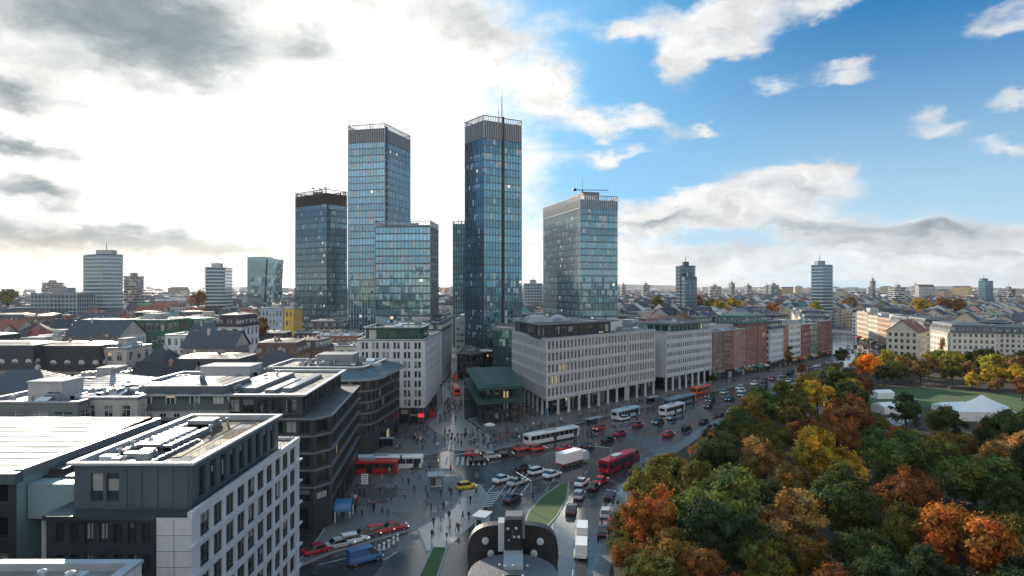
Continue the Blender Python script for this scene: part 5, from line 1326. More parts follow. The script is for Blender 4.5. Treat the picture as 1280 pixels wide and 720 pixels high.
LMK = [('the white banded tower', 125, 372), ('the small white slab tower', 266, 368), ('the leaning glass tower', 327, 366), ('the dark-crowned tower', 400, 405), ('the orange-brown tree', 320, 412), ('the green glass fronted block', 178, 412), ('the tall black mansard', 85, 450), ('the long white civic building', 112, 418),
       ('the masted tower', 615, 440), ('the block tower', 725, 400), ('the stepped far tower', 858, 372), ('the pale slab tower', 1030, 374), ('the small blue horizon tower', 1235, 372), ('the long cream building', 1240, 430), ('the white office on pillars', 860, 440), ('the maroon brick house', 940, 420), ('the apricot house', 1080, 410), ('the pedestrian street', 556, 420)]
def where(x, y, z=0):
    px, py = to_px(x, y, z); nm, lx, ly = min(LMK, key=lambda t: (t[1] - px) ** 2 + 4 * (t[2] - py) ** 2)
    dx, dy = px - lx, py - ly
    if abs(dx) > 28: a = 'left of ' if dx < 0 else 'right of '
    else: a = 'beyond ' if dy < -8 else 'below ' if dy > 14 else 'by '
    far = 'far ' if y > 520 else ''
    return far + a + nm
wkeys, rkeys = list(WALLC), list(ROOFC)
def house_kind(right):
    wk = rc.choices(wkeys, [5, 4, 2, 3, 2, 3, 1.5, 2, 3, 1, 1.5, 1])[0] if right else rc.choices(wkeys, [4, 2, 1, 4, 2, 2, 2, 1, 2, 2, 2, 1])[0]
    rk = rc.choices(rkeys, [5, 4, 1.6, 2, 3.5, 3.0, .5, 4])[0]
    kind = 'flat' if rk in ('white membrane', 'dark felt', 'grey') and rc.random() < .75 else rc.choice(['gable', 'gable', 'mansard', 'hip'])
    return wk, rk, kind
word = {'flat': 'flat roof', 'gable': 'gabled roof', 'mansard': 'mansard', 'hip': 'hipped roof'}
lots = [l for l in lots if rc.random() < .96]
NIND = 285
for d_, P, hgt, row in lots[:NIND]:
    if row: P = [P[2], P[3], P[0], P[1]]
    org = (sum(p[0] for p in P) / 4, sum(p[1] for p in P) / 4, 0)
    pos = where(org[0], org[1], hgt)
    for t in range(60):
        wk, rk, kind = house_kind(org[0] > 0); st = round(hgt / 3.2)
        lb = f'{wk} {["", "", "", "three", "four", "five", "six", "seven"][st]}-storey house with {rk} {word[kind]}, {pos}'
        if lb not in USED: break
    rh = rc.uniform(3.6, 5.8)
    if d_ < 300:
        town_house(P, hgt, max(3, st), WALLC[wk], lb, kind, ROOFC[rk], 2.4, cap=44, zb=.5, faces=(0, 1, 2, 3), rh=rh, group='town houses')
    else:
        rt = thing('town_house', lb, 'building', org, group='town houses')
        m = MB(); m.prism(P, 0, hgt, 0, bottom=False, top=(kind == 'flat'), uvs=True)
        m.build('wall', M['far_wall'], rt, org, color=WALLC[wk])
        roof_on(rt, org, P, hgt, kind, ROOFC[rk], rh, detail=d_ < 520, wallcol=WALLC[wk])
# everything farther away, and the town behind the viewpoint, reads as one mass
far = MB(); rf = random.Random(5)
def far_house(P, hgt, wc, rcx, gable):
    k = rf.uniform(.75, 1.15); wc = tuple(c * k for c in wc)
    u = 0
    for i in range(4):
        a, b = P[i], P[(i + 1) % 4]; L = math.dist(a, b)
        far.face([(*a, 0), (*b, 0), (*b, hgt), (*a, hgt)], 0, [(u, 0), (u + L, 0), (u + L, hgt), (u, hgt)], wc); u += round(L / 3) * 3
    if gable:
        a, b, c, d = [Vector(p) for p in P]; e0, e1 = tuple((a + d) / 2), tuple((b + c) / 2); z = hgt + rf.uniform(3, 5.5)
        far.face([(*a, hgt), (*b, hgt), (*e1, z), (*e0, z)], 1, None, rcx); far.face([(*c, hgt), (*d, hgt), (*e0, z), (*e1, z)], 1, None, rcx)
        far.face([(*d, hgt), (*a, hgt), (*e0, z)], 0, [(0, 0)] * 3, wc); far.face([(*b, hgt), (*c, hgt), (*e1, z)], 0, [(0, 0)] * 3, wc)
    else:
        far.face([(*p, hgt) for p in P], 1, None, rcx)
        q = inset_poly(P, min(math.dist(P[0], P[1]), math.dist(P[1], P[2])) * .3); far.prism(q, hgt, hgt + 2.2, 1, bottom=False, col=rcx)
for d_, P, hgt, row in lots[NIND:]:
    wk, rk, kind = house_kind(P[0][0] > 0); far_house(P, hgt, WALLC[wk], ROOFC[rk], kind != 'flat')
def rect(x, y, w, d, yaw):
    ca, sa = math.cos(yaw), math.sin(yaw); return [(x + a * ca - b * sa, y + a * sa + b * ca) for a, b in ((-w/2, -d/2), (w/2, -d/2), (w/2, d/2), (-w/2, d/2))]
k = 0
while k < 5200:
    D = 1700 * (4.6 ** rf.random()); t = rf.uniform(-R(46), R(46)); x, y = D * math.sin(t), D * math.cos(t)
    s = 1 + (D - 1700) / 2600
    wk, rk, kind = house_kind(x > 0); hgt = rf.choice([12, 15, 17, 18, 20, 21]) + (rf.random() < .05) * rf.uniform(8, 26)
    P = rect(x, y, rf.uniform(16, 42) * s, rf.uniform(12, 20) * s, rf.choice([.1, .9, 1.25, 2.0]) + rf.uniform(-.1, .1)); far_house(P, hgt, WALLC[wk], ROOFC[rk], kind != 'flat'); k += 1
k = 0
while k < 700:                                                       # behind and beside the viewpoint
    D = 90 * (14 ** rf.random()); t = rf.uniform(R(50), R(310)); x, y = D * math.sin(t), D * math.cos(t)
    if abs(x) < 26 or (x > 0 and y > 0 and x < 340) or (-100 < x < 0 and y > 20): k += 1; continue
    wk, rk, kind = house_kind(True); far_house(rect(x, y, rf.uniform(18, 40), rf.uniform(13, 18), rf.choice([.05, 1.6])), rf.choice([16, 18, 20, 22, 24]) + (rf.random() < .06) * 30, WALLC[wk], ROOFC[rk], kind != 'flat'); k += 1
tag(far.build('distant_town', [M['city_wall'], M['city_roof']]), kind='stuff')

# ---------------------------------------------------------------- trees
def crown_mesh(seed, n=7000, leaf=.42, shape='round', cores=46):
    r = random.Random(seed); v = []; f = []; cols = []
    lobes = []
    for k in range(r.randint(7, 10)):                                # big uneven lobes, then clumps on them
        t = r.uniform(0, 6.283); u = r.uniform(-.35, .8)
        q = math.sqrt(max(0, 1 - u * u)) * r.uniform(.35, .62)
        if shape == 'tall': q *= .75
        lobes.append((Vector((q * math.cos(t), q * math.sin(t), u * (.62 if shape != 'tall' else .8))), r.uniform(.34, .55)))
    lobes.append((Vector((0, 0, .1)), .6))
    clumps = []
    for k in range(cores * 3):
        c, s = r.choice(lobes); d = Vector((r.gauss(0, 1), r.gauss(0, 1), r.gauss(0.25, 1))).normalized()
        clumps.append((c + d * s * r.uniform(.72, 1.02), r.uniform(.10, .21), r.uniform(.45, 1.45), r.uniform(-.26, .26), d))
    per = n // len(clumps)
    for c, s, br, hue, d in clumps:
        for k in range(per):
            o = Vector((r.gauss(0, .5), r.gauss(0, .5), r.gauss(0, .40))); p = c + o * s
            nn = (d * .8 + o.normalized() * .6 + Vector((r.gauss(0, .6), r.gauss(0, .6), r.gauss(.2, .6)))).normalized()
            a = nn.orthogonal().normalized(); a = Matrix.Rotation(r.uniform(0, 6.28), 3, nn) @ a; b = nn.cross(a)
            l = leaf * r.uniform(.45, 1.3) / 6.0; i = len(v)
            v += [p - a * l, p + b * l * .55, p + a * l * 1.1, p - b * l * .55]; f.append((i, i + 1, i + 2, i + 3))
            bb = br * r.uniform(.75, 1.25); cc = (bb * (1 + hue), bb * (1 + r.uniform(-.06, .06)), bb * (1 - hue)); cols += [*cc, 1.0] * 4
    me = bpy.data.meshes.new('crown'); me.from_pydata(v, [], f); me.materials.append(M['leaves'])
    ca = me.color_attributes.new('tint', 'FLOAT_COLOR', 'CORNER'); ca.data.foreach_set('color', cols); return me, lobes
def trunk_mesh(seed, lobes):
    "unit crown radius 1 at height 0; trunk reaches down to -1.5"
    r = random.Random(seed + 99); m = MB()
    m.beam((0, 0, -1.55), (.02, .01, -.6), .075, 8, r2=.05); m.beam((.02, .01, -.6), (0, 0, .15), .05, 7, r2=.025)
    for c, s in lobes[:-1]:
        z0 = r.uniform(-.75, -.35); mid = Vector((c.x * .45, c.y * .45, (z0 + c.z) / 2 + .05)); m.beam((0.01, 0, z0), mid, .034, 5, r2=.022); m.beam(mid, c, .022, 5, r2=.008)
        for t in range(2): m.beam(mid.lerp(c, .5), c + Vector((r.uniform(-.3, .3), r.uniform(-.3, .3), r.uniform(0, .3))) * s * 1.6, .011, 4, r2=.004)
    return m.mesh('trunk', M['bark'])
NEAR, MID, THIN = [], [], []
for k in range(6):
    me, lo = crown_mesh(100 + k, 21000, .27, 'tall' if k == 5 else 'round', 60); NEAR.append((me, trunk_mesh(100 + k, lo)))
for k in range(4):
    me, lo = crown_mesh(200 + k, 6000, .46, 'round', 40); MID.append((me, trunk_mesh(200 + k, lo)))
TCOL = {'olive green': (.105, .100, .022), 'dark green': (.042, .055, .018), 'rust orange': (.27, .100, .022), 'golden yellow': (.36, .24, .03), 'russet brown': (.16, .070, .024), 'maroon': (.12, .022, .018), 'yellow-green': (.24, .21, .030), 'deep bottle green': (.026, .042, .018), 'tan': (.24, .145, .048), 'bronze': (.155, .100, .026), 'mid green': (.080, .105, .028), 'bright orange': (.60, .20, .02)}
trees = []
def tree_spot(px, py, D, rad, colr, tall=1.0, var=None):
    "crown centre seen at photo px, py, standing D away, crown radius rad"
    x = wx(px, D); zc = wz(py, D); trees.append((x, D, max(zc, rad * 1.15), rad, colr, tall, var))
for t in [
    (900, 640, 96, 6.6, 'mid green'), (897, 695, 84, 5.6, 'deep bottle green'), (812, 690, 90, 4.8, 'rust orange', 1.1, 5), (800, 645, 106, 5.4, 'olive green'), (800, 608, 122, 4.6, 'bronze'), (838, 606, 118, 4.6, 'olive green'),
    (878, 580, 132, 5.2, 'rust orange'), (840, 565, 146, 5.2, 'deep bottle green'), (952, 590, 128, 5.6, 'olive green'), (983, 668, 92, 5.2, 'tan'), (1000, 715, 84, 3.8, 'bronze'),
    (1035, 608, 118, 6.6, 'golden yellow'), (1118, 600, 124, 6.4, 'mid green'), (1060, 555, 152, 6.4, 'russet brown'), (1010, 565, 146, 4.6, 'russet brown'), (1183, 556, 160, 4.8, 'dark green'), (1132, 530, 178, 5.0, 'deep bottle green'),
    (1220, 640, 106, 6.6, 'mid green'), (1218, 615, 116, 4.2, 'golden yellow'), (1128, 690, 88, 4.6, 'olive green'), (1205, 705, 82, 6.0, 'rust orange'), (1262, 585, 136, 6.4, 'dark green'), (1060, 668, 94, 6.0, 'dark green'), (1130, 650, 104, 4.8, 'deep bottle green'),
    (955, 528, 176, 5.6, 'mid green'), (985, 492, 224, 6.4, 'yellow-green'), (948, 480, 248, 5.6, 'maroon'), (976, 476, 262, 4.2, 'russet brown'), (905, 536, 176, 5.8, 'bronze'), (890, 548, 168, 4.6, 'bronze'), (930, 512, 200, 4.0, 'maroon'), (1020, 500, 208, 7.2, 'dark green'), (1060, 515, 186, 6.0, 'dark green'), (1078, 492, 214, 5.0, 'russet brown'),
    (1075, 462, 268, 6.4, 'bright orange'), (1060, 486, 232, 4.5, 'olive green'), (1108, 462, 292, 5.6, 'yellow-green'), (1136, 452, 302, 6.6, 'yellow-green'), (1170, 462, 292, 6.6, 'yellow-green'), (1200, 455, 292, 6.8, 'dark green'), (1150, 478, 268, 5.0, 'bronze'), (1120, 484, 262, 4.6, 'olive green'), (1190, 480, 262, 5.0, 'olive green'), (1242, 470, 268, 6.0, 'yellow-green'), (1272, 478, 256, 4.2, 'golden yellow'), (1215, 486, 250, 3.4, 'golden yellow'), (1247, 488, 240, 3.0, 'tan'), (1278, 500, 226, 4.0, 'russet brown'),
    (1128, 558, 150, 3.6, 'rust orange'), (1156, 572, 142, 3.2, 'russet brown'), (1090, 545, 160, 4.4, 'olive green'), (1238, 566, 148, 4.2, 'russet brown'), (1290, 556, 154, 5.0, 'dark green'), (1190, 575, 138, 4.8, 'bronze'), (965, 560, 148, 4.2, 'olive green'), (990, 545, 156, 3.6, 'russet brown'), (1000, 525, 176, 4.4, 'olive green'), (1040, 540, 166, 4.2, 'bronze'),
    (850, 660, 98, 4.4, 'dark green'), (940, 640, 102, 4.8, 'dark green'), (945, 700, 82, 4.6, 'dark green'), (845, 715, 82, 4.4, 'bronze'), (1080, 712, 82, 4.4, 'dark green'), (1265, 660, 96, 5.0, 'dark green'), (1275, 700, 84, 4.6, 'olive green'), (780, 660, 98, 3.0, 'bronze'), (782, 708, 86, 3.2, 'russet brown'), (775, 690, 92, 2.6, 'olive green'),
    (318, 412, 262, 6.4, 'russet brown'), (938, 458, 300, 3.8, 'russet brown'), (980, 450, 330, 4.6, 'olive green'), (1052, 448, 330, 4.0, 'dark green'), (1010, 465, 296, 3.6, 'olive green'), (822, 476, 272, 3.2, 'dark green'),
    (958, 392, 560, 8, 'rust orange'), (900, 385, 620, 9, 'golden yellow'), (888, 382, 660, 8, 'olive green'), (820, 378, 700, 8, 'olive green'), (1018, 386, 600, 8, 'yellow-green'), (1152, 384, 640, 10, 'golden yellow'), (1180, 383, 650, 10, 'russet brown'), (1200, 384, 640, 9, 'russet brown'), (870, 379, 740, 10, 'russet brown'), (248, 374, 560, 7, 'russet brown'), (10, 372, 620, 10, 'olive green'), (965, 388, 600, 7, 'rust orange'), (1062, 380, 760, 9, 'tan'), (918, 381, 690, 8, 'golden yellow'),
]: tree_spot(*t)
rt_ = random.Random(31); park_poly = [(14, 76), (18, 100), (24, 118), (36, 142), (58, 172), (90, 214), (124, 262), (166, 310), (205, 327), (300, 285), (300, 60), (200, 50), (16, 60)]
lawn_keep = [(112, 250), (160, 258), (208, 236), (194, 196), (150, 196), (112, 226)]
tries = 0
while tries < 2600 and len(trees) < 205:
    tries += 1; x, y = rt_.uniform(14, 260), rt_.uniform(82, 330)
    if not inside((x, y), park_poly) or inside((x, y), lawn_keep) or abs(math.atan2(x, y)) > R(44): continue
    rad = rt_.uniform(3.2, 5.8)
    if y > 225 and 90 < x < 210 and rad > 4: continue
    if any(math.hypot(x - t[0], y - t[1]) < (rad + t[3]) * .74 for t in trees): continue
    px, py = to_px(x, y, rad * 2.6); pw = F * rad / y
    if 1090 < px + pw and px - pw < 1268 and py < 536 and y < 236: continue
    cn = rt_.choice(['dark green', 'yellow-green', 'olive green', 'tan', 'bronze', 'golden yellow', 'deep bottle green', 'olive green', 'bronze', 'russet brown', 'mid green', 'dark green', 'tan', 'olive green', 'olive green', 'yellow-green', 'bronze', 'golden yellow', 'dark green'])
    if y < 125 and cn in ('golden yellow', 'yellow-green', 'rust orange'): cn = rt_.choice(['olive green', 'dark green', 'bronze', 'mid green'])
    trees.append((x, y, rad * rt_.uniform(1.35, 1.7), rad, cn, 1.0, None))
for x in (18, 25, 31.5, 38, 44.5, 51, 57, 63):                        # low trees along the near edge of the park
    trees.append((x + rt_.uniform(-1.5, 1.5), rt_.uniform(70, 79), rt_.uniform(4.6, 5.6), rt_.uniform(3.4, 4.3), rt_.choice(['dark green', 'olive green', 'bronze', 'deep bottle green', 'russet brown']), .9, None))
CEIL = [(700, 640), (765, 604), (800, 584), (830, 562), (870, 546), (905, 522), (935, 488), (960, 474), (1010, 470), (1045, 452), (1080, 440), (1130, 436), (1300, 436)]
def ceil_y(px):
    for (a, b), (c, d) in zip(CEIL, CEIL[1:]):
        if a <= px <= c: return b + (d - b) * (px - a) / (c - a)
    return 700 if px < 700 else 436
def fits(x, y, zc, rad):
    px, py = to_px(x, y, zc); pw = F * rad / y
    return px - pw * 1.0 > 758 and all(py - pw * s * 1.02 > ceil_y(px + pw * c) for c, s in ((-.8, .6), (-.5, .86), (0, 1), (.5, .86)))
for i, (x, y, zc, rad, cn, tall, var) in enumerate(trees):
    if x < 0 or y > 320: continue
    for k in range(60):
        if fits(x, y, zc, rad * .97): break
        x += .35; y -= .12
        if k % 2: rad *= .985; zc = max(zc * .985, rad * 1.15)
    trees[i] = (x, y, zc, rad, cn, tall, var)
TL = [('the white tent', 150, 197), ('the lawn', 150, 240), ('the boulevard kerb', 60, 178), ('the road beside the park', 18, 100), ('the park path', 60, 130), ('the bright orange tree', 145, 268), ('the long cream building', 250, 310), ('the lower park edge', 60, 84)]
def tree_label(i):
    x, y, zc, rad, cn, tall, var = trees[i]
    size = 'large' if rad > 6 else 'medium' if rad > 4.6 else 'small'
    oth = sorted((math.hypot(t[0] - x, t[1] - y), t[4]) for j, t in enumerate(trees) if j != i)
    if y > 330 or x < 0:
        yield f'{size} {cn} tree among the rooftops, {where(x, y, zc)}'; yield f'{cn} rooftop tree, {where(x, y, zc)}, near {oth[1][1]}'
    nm, lx, ly = min(TL, key=lambda t: math.hypot(t[1] - x, t[2] - y)); rel = 'near' if math.hypot(lx - x, ly - y) < 22 else ('left of' if x / y < lx / ly - .03 else 'right of' if x / y > lx / ly + .03 else 'beyond' if y > ly else 'in front of')
    yield f'{size} {cn} tree {rel} {nm}'
    n1, n2 = oth[0][1], oth[1][1]
    yield f'{size} {cn} tree {rel} {nm}, beside a {n1} one'
    yield f'{size} {cn} tree {rel} {nm}, between {n1} and {n2}'
    yield f'{size} {cn} tree {rel} {nm}, with {n1}, {n2}, {oth[2][1]} neighbours'
    yield f'{size} {cn} tree {rel} {nm}, near {oth[3][1]} one'
    yield f'{size} {cn} tree among other park trees {rel} {nm}'
for i, (x, y, zc, rad, cn, tall, var) in enumerate(trees):
    opts = [l for l in tree_label(i) if len(l.split()) <= 16]; lb = next((l for l in opts if l not in USED), None) or opts[-1]
    rr = rt_.random; px, py = to_px(x, y, zc)
    pool = NEAR if y < 165 else MID; me, tm = pool[var if var is not None and var < len(pool) else rt_.randrange(len(pool) - (1 if pool is NEAR else 0))]
    tz = rt_.uniform(.92, 1.12) * tall
    root = thing('tree', lb, 'tree', (x, y, 0.14 if x > 0 and y < 340 else 0), rt_.uniform(0, 6.28), group='autumn trees of the park' if x > 0 and y < 340 else 'trees among the houses')
    c = put('crown', me, root, (0, 0, zc)); c.scale = (rad, rad, rad * .98 * tz)
    k = rt_.uniform(.85, 1.15); k *= 1.5; c.color = tuple(v * k for v in TCOL[cn]) + (1,)
    t = put('trunk', tm, root, (0, 0, zc)); t.scale = (rad, rad, zc / 1.5)
# undergrowth of the park: shrubs nobody could count
ug = MB(); ru = random.Random(8)
def leafbit(x, y, z, s, col):
    nn = Vector((ru.gauss(0, .6), ru.gauss(0, .6), 1)).normalized(); a = nn.orthogonal().normalized() * s; b = nn.cross(a); p = Vector((x, y, z))
    ug.face([p - a, p + b * .6, p + a, p - b * .6], 0, None, col)
for k in range(900):
    x, y = ru.uniform(12, 240), ru.uniform(62, 320)
    if not inside((x, y), park_poly) or inside((x, y), [(118, 248), (160, 254), (205, 232), (188, 205), (150, 208), (118, 226)]): continue
    c = ru.choice(list(TCOL.values())); c = tuple(v * .8 for v in c); s = ru.uniform(.8, 2.0)
    for t in range(16): leafbit(x + ru.gauss(0, s * .5), y + ru.gauss(0, s * .5), .15 + abs(ru.gauss(s * .4, s * .3)), ru.uniform(.2, .45), c)
M['scrub'] = None
def scrub_mat():
    m, nt, b = newmat('scrub_leaves'); n = NT(nt); n.L(n.node('ShaderNodeVertexColor', layer_name='tint').outputs[0], b.inputs['Base Color']); b.inputs['Roughness'].default_value = .8; return m
tag(ug.build('undergrowth', scrub_mat()), kind='stuff')
# ---------------------------------------------------------------- vehicles
def loft(m, secs, mi=0, caps=True):
    for A, B in zip(secs, secs[1:]):
        k = len(A)
        for i in range(k): m.face([A[i], A[(i + 1) % k], B[(i + 1) % k], B[i]], mi)
    if caps: m.face(secs[0][::-1], mi); m.face(secs[-1], mi)
def wheel_mesh(r=.32, w=.22):
    m = MB(); n = 16
    def ring(rad, y): return [(rad * math.cos(6.2832 * k / n), y, rad * math.sin(6.2832 * k / n)) for k in range(n)]
    loft(m, [ring(r * .6, -w/2), ring(r * .93, -w/2), ring(r, -w/2 + .03), ring(r, w/2 - .03), ring(r * .93, w/2), ring(r * .6, w/2)], 0, False)
    loft(m, [ring(r * .6, -w/2 + .02), ring(r * .12, -w/2 + .05)], 1, True); loft(m, [ring(r * .12, w/2 - .05), ring(r * .6, w/2 - .02)], 1, True)
    return m.mesh('wheel', [M['tyre'], M['rim']])
WH = wheel_mesh(); WHB = wheel_mesh(.48, .3)
def box_mesh(name, x0, y0, z0, x1, y1, z1, mat):
    m = MB(); m.box(x0, y0, z0, x1, y1, z1); return m.mesh(name, M[mat])
def car_parts(kind):
    L, Wd, Hh = {'hatchback': (4.0, 1.78, 1.5), 'saloon': (4.6, 1.82, 1.45), 'estate': (4.6, 1.82, 1.52), 'van': (5.2, 1.98, 2.2)}[kind]
    hw = Wd / 2
    def sec(x, w, zb, zs, zt): return [(x, -w * .82, zb), (x, w * .82, zb), (x, w, zb + .18), (x, w, zs - .12), (x, w * .93, zs), (x, -w * .93, zs), (x, -w, zs - .12), (x, -w, zb + .18)]
    m = MB(); sh = .92 if kind != 'van' else 1.15; h = L / 2; bon = .80 if kind != 'van' else 1.05
    loft(m, [sec(-h, hw * .82, .34, sh * .80, 0), sec(-h + .18, hw * .96, .24, sh * .98, 0), sec(-h + .9, hw, .20, sh, 0), sec(0, hw, .20, sh, 0), sec(h - 1.25, hw, .20, sh * .98, 0), sec(h - .35, hw * .95, .22, bon * .92, 0), sec(h, hw * .78, .32, bon * .72, 0)])
    body = m.mesh('body', M['any_paint'], smooth=True)
    prof = {'hatchback': [(-h + .15, sh), (-h + .55, Hh - .03), (.35, Hh), (h - 1.25, sh * .98)], 'saloon': [(-h + .75, sh), (-h + 1.35, Hh - .04), (.3, Hh), (h - 1.35, sh * .98)], 'estate': [(-h + .12, sh), (-h + .4, Hh - .04), (.3, Hh), (h - 1.3, sh * .98)], 'van': [(-h + .05, sh), (-h + .12, Hh), (h - 1.6, Hh), (h - .75, sh)]}[kind]
    lo, hi = hw * .91, hw * .74 if kind != 'van' else hw * .86
    (x0, z0), (x1, z1), (x2, z2), (x3, z3) = prof
    b = [(x0, -lo, z0), (x3, -lo, z3), (x3, lo, z3), (x0, lo, z0)]; t = [(x1, -hi, z1), (x2, -hi, z2), (x2, hi, z2), (x1, hi, z1)]
    parts = [('body', body)]
    def quad(nm, pts, mat): mm = MB(); mm.face(pts); return (nm, mm.mesh(nm, M[mat]))
    parts.append(quad('windscreen', [b[1], b[2], t[2], t[1]], 'glass_car')); 
    if kind == 'van':
        parts.append(quad('rear_door', [b[3], b[0], t[0], t[3]], 'any_paint'))
        for s, (p, q, u, v) in ((-1, (b[0], b[1], t[1], t[0])), (1, (b[2], b[3], t[3], t[2]))):
            P, Q, U, V = map(Vector, (p, q, u, v))
            if s == -1:
                parts.append(quad('side_window', [P.lerp(Q, .72), Q, U, V.lerp(U, .72)], 'glass_car')); parts.append(quad('side_panel', [P, P.lerp(Q, .72), V.lerp(U, .72), V], 'any_paint'))
            else:
                parts.append(quad('side_window', [P, P.lerp(Q, .28), Vector(t[2]).lerp(Vector(t[3]), .28), Vector(t[2])], 'glass_car')); parts.append(quad('side_panel', [P.lerp(Q, .28), Q, Vector(t[3]), Vector(t[2]).lerp(Vector(t[3]), .28)], 'any_paint'))
    else:
        parts.append(quad('rear_window', [b[3], b[0], t[0], t[3]], 'glass_car')); parts.append(quad('side_window', [b[0], b[1], t[1], t[0]], 'glass_car')); parts.append(quad('side_window', [b[2], b[3], t[3], t[2]], 'glass_car'))
    mm = MB(); mm.prism([(x1 - .03, -hi - .02), (x2 + .03, -hi - .02), (x2 + .03, hi + .02), (x1 - .03, hi + .02)], min(z1, z2) - .02, Hh + .03)
    parts.append(('roof', mm.mesh('roof', M['any_paint'])))
    for y in (-1, 1):
        parts.append(('headlight', box_mesh('headlight', h - .22, y * hw * .68 - .17, .55, h - .03, y * hw * .68 + .17, .68, 'lamp_white')))
        parts.append(('tail_light', box_mesh('tail_light', -h + .01, y * hw * .70 - .14, .62, -h + .2, y * hw * .70 + .14, .78, 'lamp_red')))
    ws = [(sx, sy) for sx in (-h + .85, h - .95) for sy in (-hw + .10, hw - .10)]
    return parts, ws, WH, .32
def bus_parts(kind):
    L, Wd, Hh = {'coach': (12.0, 2.5, 3.1), 'long bus': (17.5, 2.5, 3.0), 'lorry': (9.0, 2.4, 3.2)}[kind]
    h, w = L / 2, Wd / 2; parts = []
    def sec(x, w, zb, zt, r=.22): return [(x, -w + .05, zb), (x, w - .05, zb), (x, w, zb + .2), (x, w, zt - r), (x, w - r, zt), (x, -w + r, zt), (x, -w, zt - r), (x, -w, zb + .2)]
    if kind == 'lorry':
        m = MB(); loft(m, [sec(h - 2.2, w * .95, .5, 2.6), sec(h - .5, w * .95, .5, 2.6), sec(h, w * .9, .55, 2.1)]); parts.append(('cab', m.mesh('cab', M['any_paint'], True)))
        parts.append(('cargo_box', box_mesh('cargo_box', -h, -w, .95, h - 2.35, w, Hh, 'white_fabric'))); parts.append(('chassis', box_mesh('chassis', -h + .2, -w * .6, .5, h - 2.2, w * .6, .949, 'frame')))
        m = MB(); m.face([(h - .46, -w * .8, 1.45), (h - .46, w * .8, 1.45), (h - .46, w * .8, 2.4), (h - .46, -w * .8, 2.4)]); m = MB(); m.box(h - .3, -w * .8, 1.5, h - .02 + .1, w * .8, 2.05); parts.append(('windscreen', m.mesh('windscreen', M['glass_car'])))
    else:
        m = MB(); loft(m, [sec(-h, w * .96, .4, Hh - .05), sec(-h + .2, w, .32, Hh), sec(h - .3, w, .32, Hh), sec(h, w * .94, .4, Hh - .12)]); parts.append(('body', m.mesh('body', M['any_paint'], True)))
        for s in (-1, 1):
            m = MB(); y = s * (w + .012); n = int((L - 1.2) / 1.5); st = (L - 1.2) / n
            for k in range(n):
                a, b_ = -h + .6 + k * st + .05, -h + .6 + (k + 1) * st - .05; q = [(a, y, 1.35), (b_, y, 1.35), (b_, y, 2.45), (a, y, 2.45)]; m.face(q if s < 0 else q[::-1])
            parts.append(('side_window', m.mesh('side_window', M['glass_car'])))
        for x in (h - 1.6, 0): parts.append(('door', box_mesh('door', x - .6, -w - .03, .45, x + .6, -w - .002, 2.4, 'glass_car')))
        parts.append(('windscreen', box_mesh('windscreen', h - .1, -w * .85, 1.2, h + .015, w * .85, 2.6, 'glass_car'))); parts.append(('rear_window', box_mesh('rear_window', -h - .015, -w * .75, 1.5, -h + .1, w * .75, 2.4, 'glass_car')))
        parts.append(('roof_unit', box_mesh('roof_unit', -2.2, -.8, Hh - .02, 1.0, .8, Hh + .24, 'ac_unit')))
    for y in (-1, 1):
        parts.append(('headlight', box_mesh('headlight', h - .1, y * w * .7 - .18, .65, h + .02, y * w * .7 + .18, .85, 'lamp_white'))); parts.append(('tail_light', box_mesh('tail_light', -h - .02, y * w * .78 - .12, .8, -h + .1, y * w * .78 + .12, 1.1, 'lamp_red')))
    ws = [(sx, sy) for sx in ((-h + 2.6, h - 2.6) if kind != 'long bus' else (-h + 2.4, 1.0, h - 2.6)) for sy in (-w + .16, w - .16)]
    return parts, ws, WHB, .48
KIT = {k: car_parts(k) for k in ('hatchback', 'saloon', 'estate', 'van')}; KIT.update({k: bus_parts(k) for k in ('coach', 'long bus', 'lorry')})
PAINT = {'black': (.012, .012, .014), 'dark grey': (.05, .052, .056), 'silver': (.40, .41, .42), 'white': (.68, .68, .67), 'red': (.42, .018, .022), 'crimson': (.30, .012, .03), 'blue': (.03, .11, .26), 'yellow': (.62, .40, .02), 'orange-red': (.62, .09, .02), 'dark blue': (.015, .025, .06), 'grey-blue': (.16, .22, .26), 'pale blue': (.42, .56, .62), 'turquoise': (.05, .22, .24)}
protos = {}
def vehicle(kind, colr, x, y, rz, label, group):
    nm = {'hatchback': 'car', 'saloon': 'car', 'estate': 'car', 'van': 'van', 'coach': 'bus', 'long bus': 'bus', 'lorry': 'lorry'}[kind]
    rt = thing(nm, label, nm, (x, y, .008), rz, group); parts, ws, wm, r = KIT[kind]
    main = None
    for pn, me in parts:
        o = put(pn, me, main if main and pn in ('headlight', 'tail_light') else rt, color=PAINT[colr]); main = main or o
    for sx, sy in ws: put('wheel', wm, rt, (sx, sy, r))
    return rt
AVA = R(45)
cars = []
def veh(kind, colr, px, py, ang, desc): cars.append((kind, colr, *gp(px, py), R(ang), desc))
veh('long bus', 'white', 690, 551, 38, 'long white bus in the kerb lane before the colonnade')
veh('long bus', 'white', 480, 586, 4, 'white-topped long bus leaving the crossing beside the dark green glass office')
veh('coach', 'red', 463, 592, 4, 'red bus in the side street between the dark office blocks')
veh('lorry', 'pale blue', 716, 580, 44, 'white box lorry with pale blue cab turning off the avenue')
veh('coach', 'orange-red', 876, 492, 48, 'orange-red bus stopped far up the avenue')
veh('coach', 'crimson', 772, 586, 50, 'crimson bus on the park side of the avenue')
veh('van', 'white', 728, 670, 82, 'white van on the road beside the park, behind the grey one')
veh('van', 'white', 727, 692, 82, 'white van with lit tail lamps on the road beside the park, nearest to the viewpoint')
veh('saloon', 'dark grey', 714, 640, 80, 'dark grey car passing the grass traffic island')
veh('saloon', 'red', 653, 563, 22, 'red saloon under the long white bus, entering the avenue')
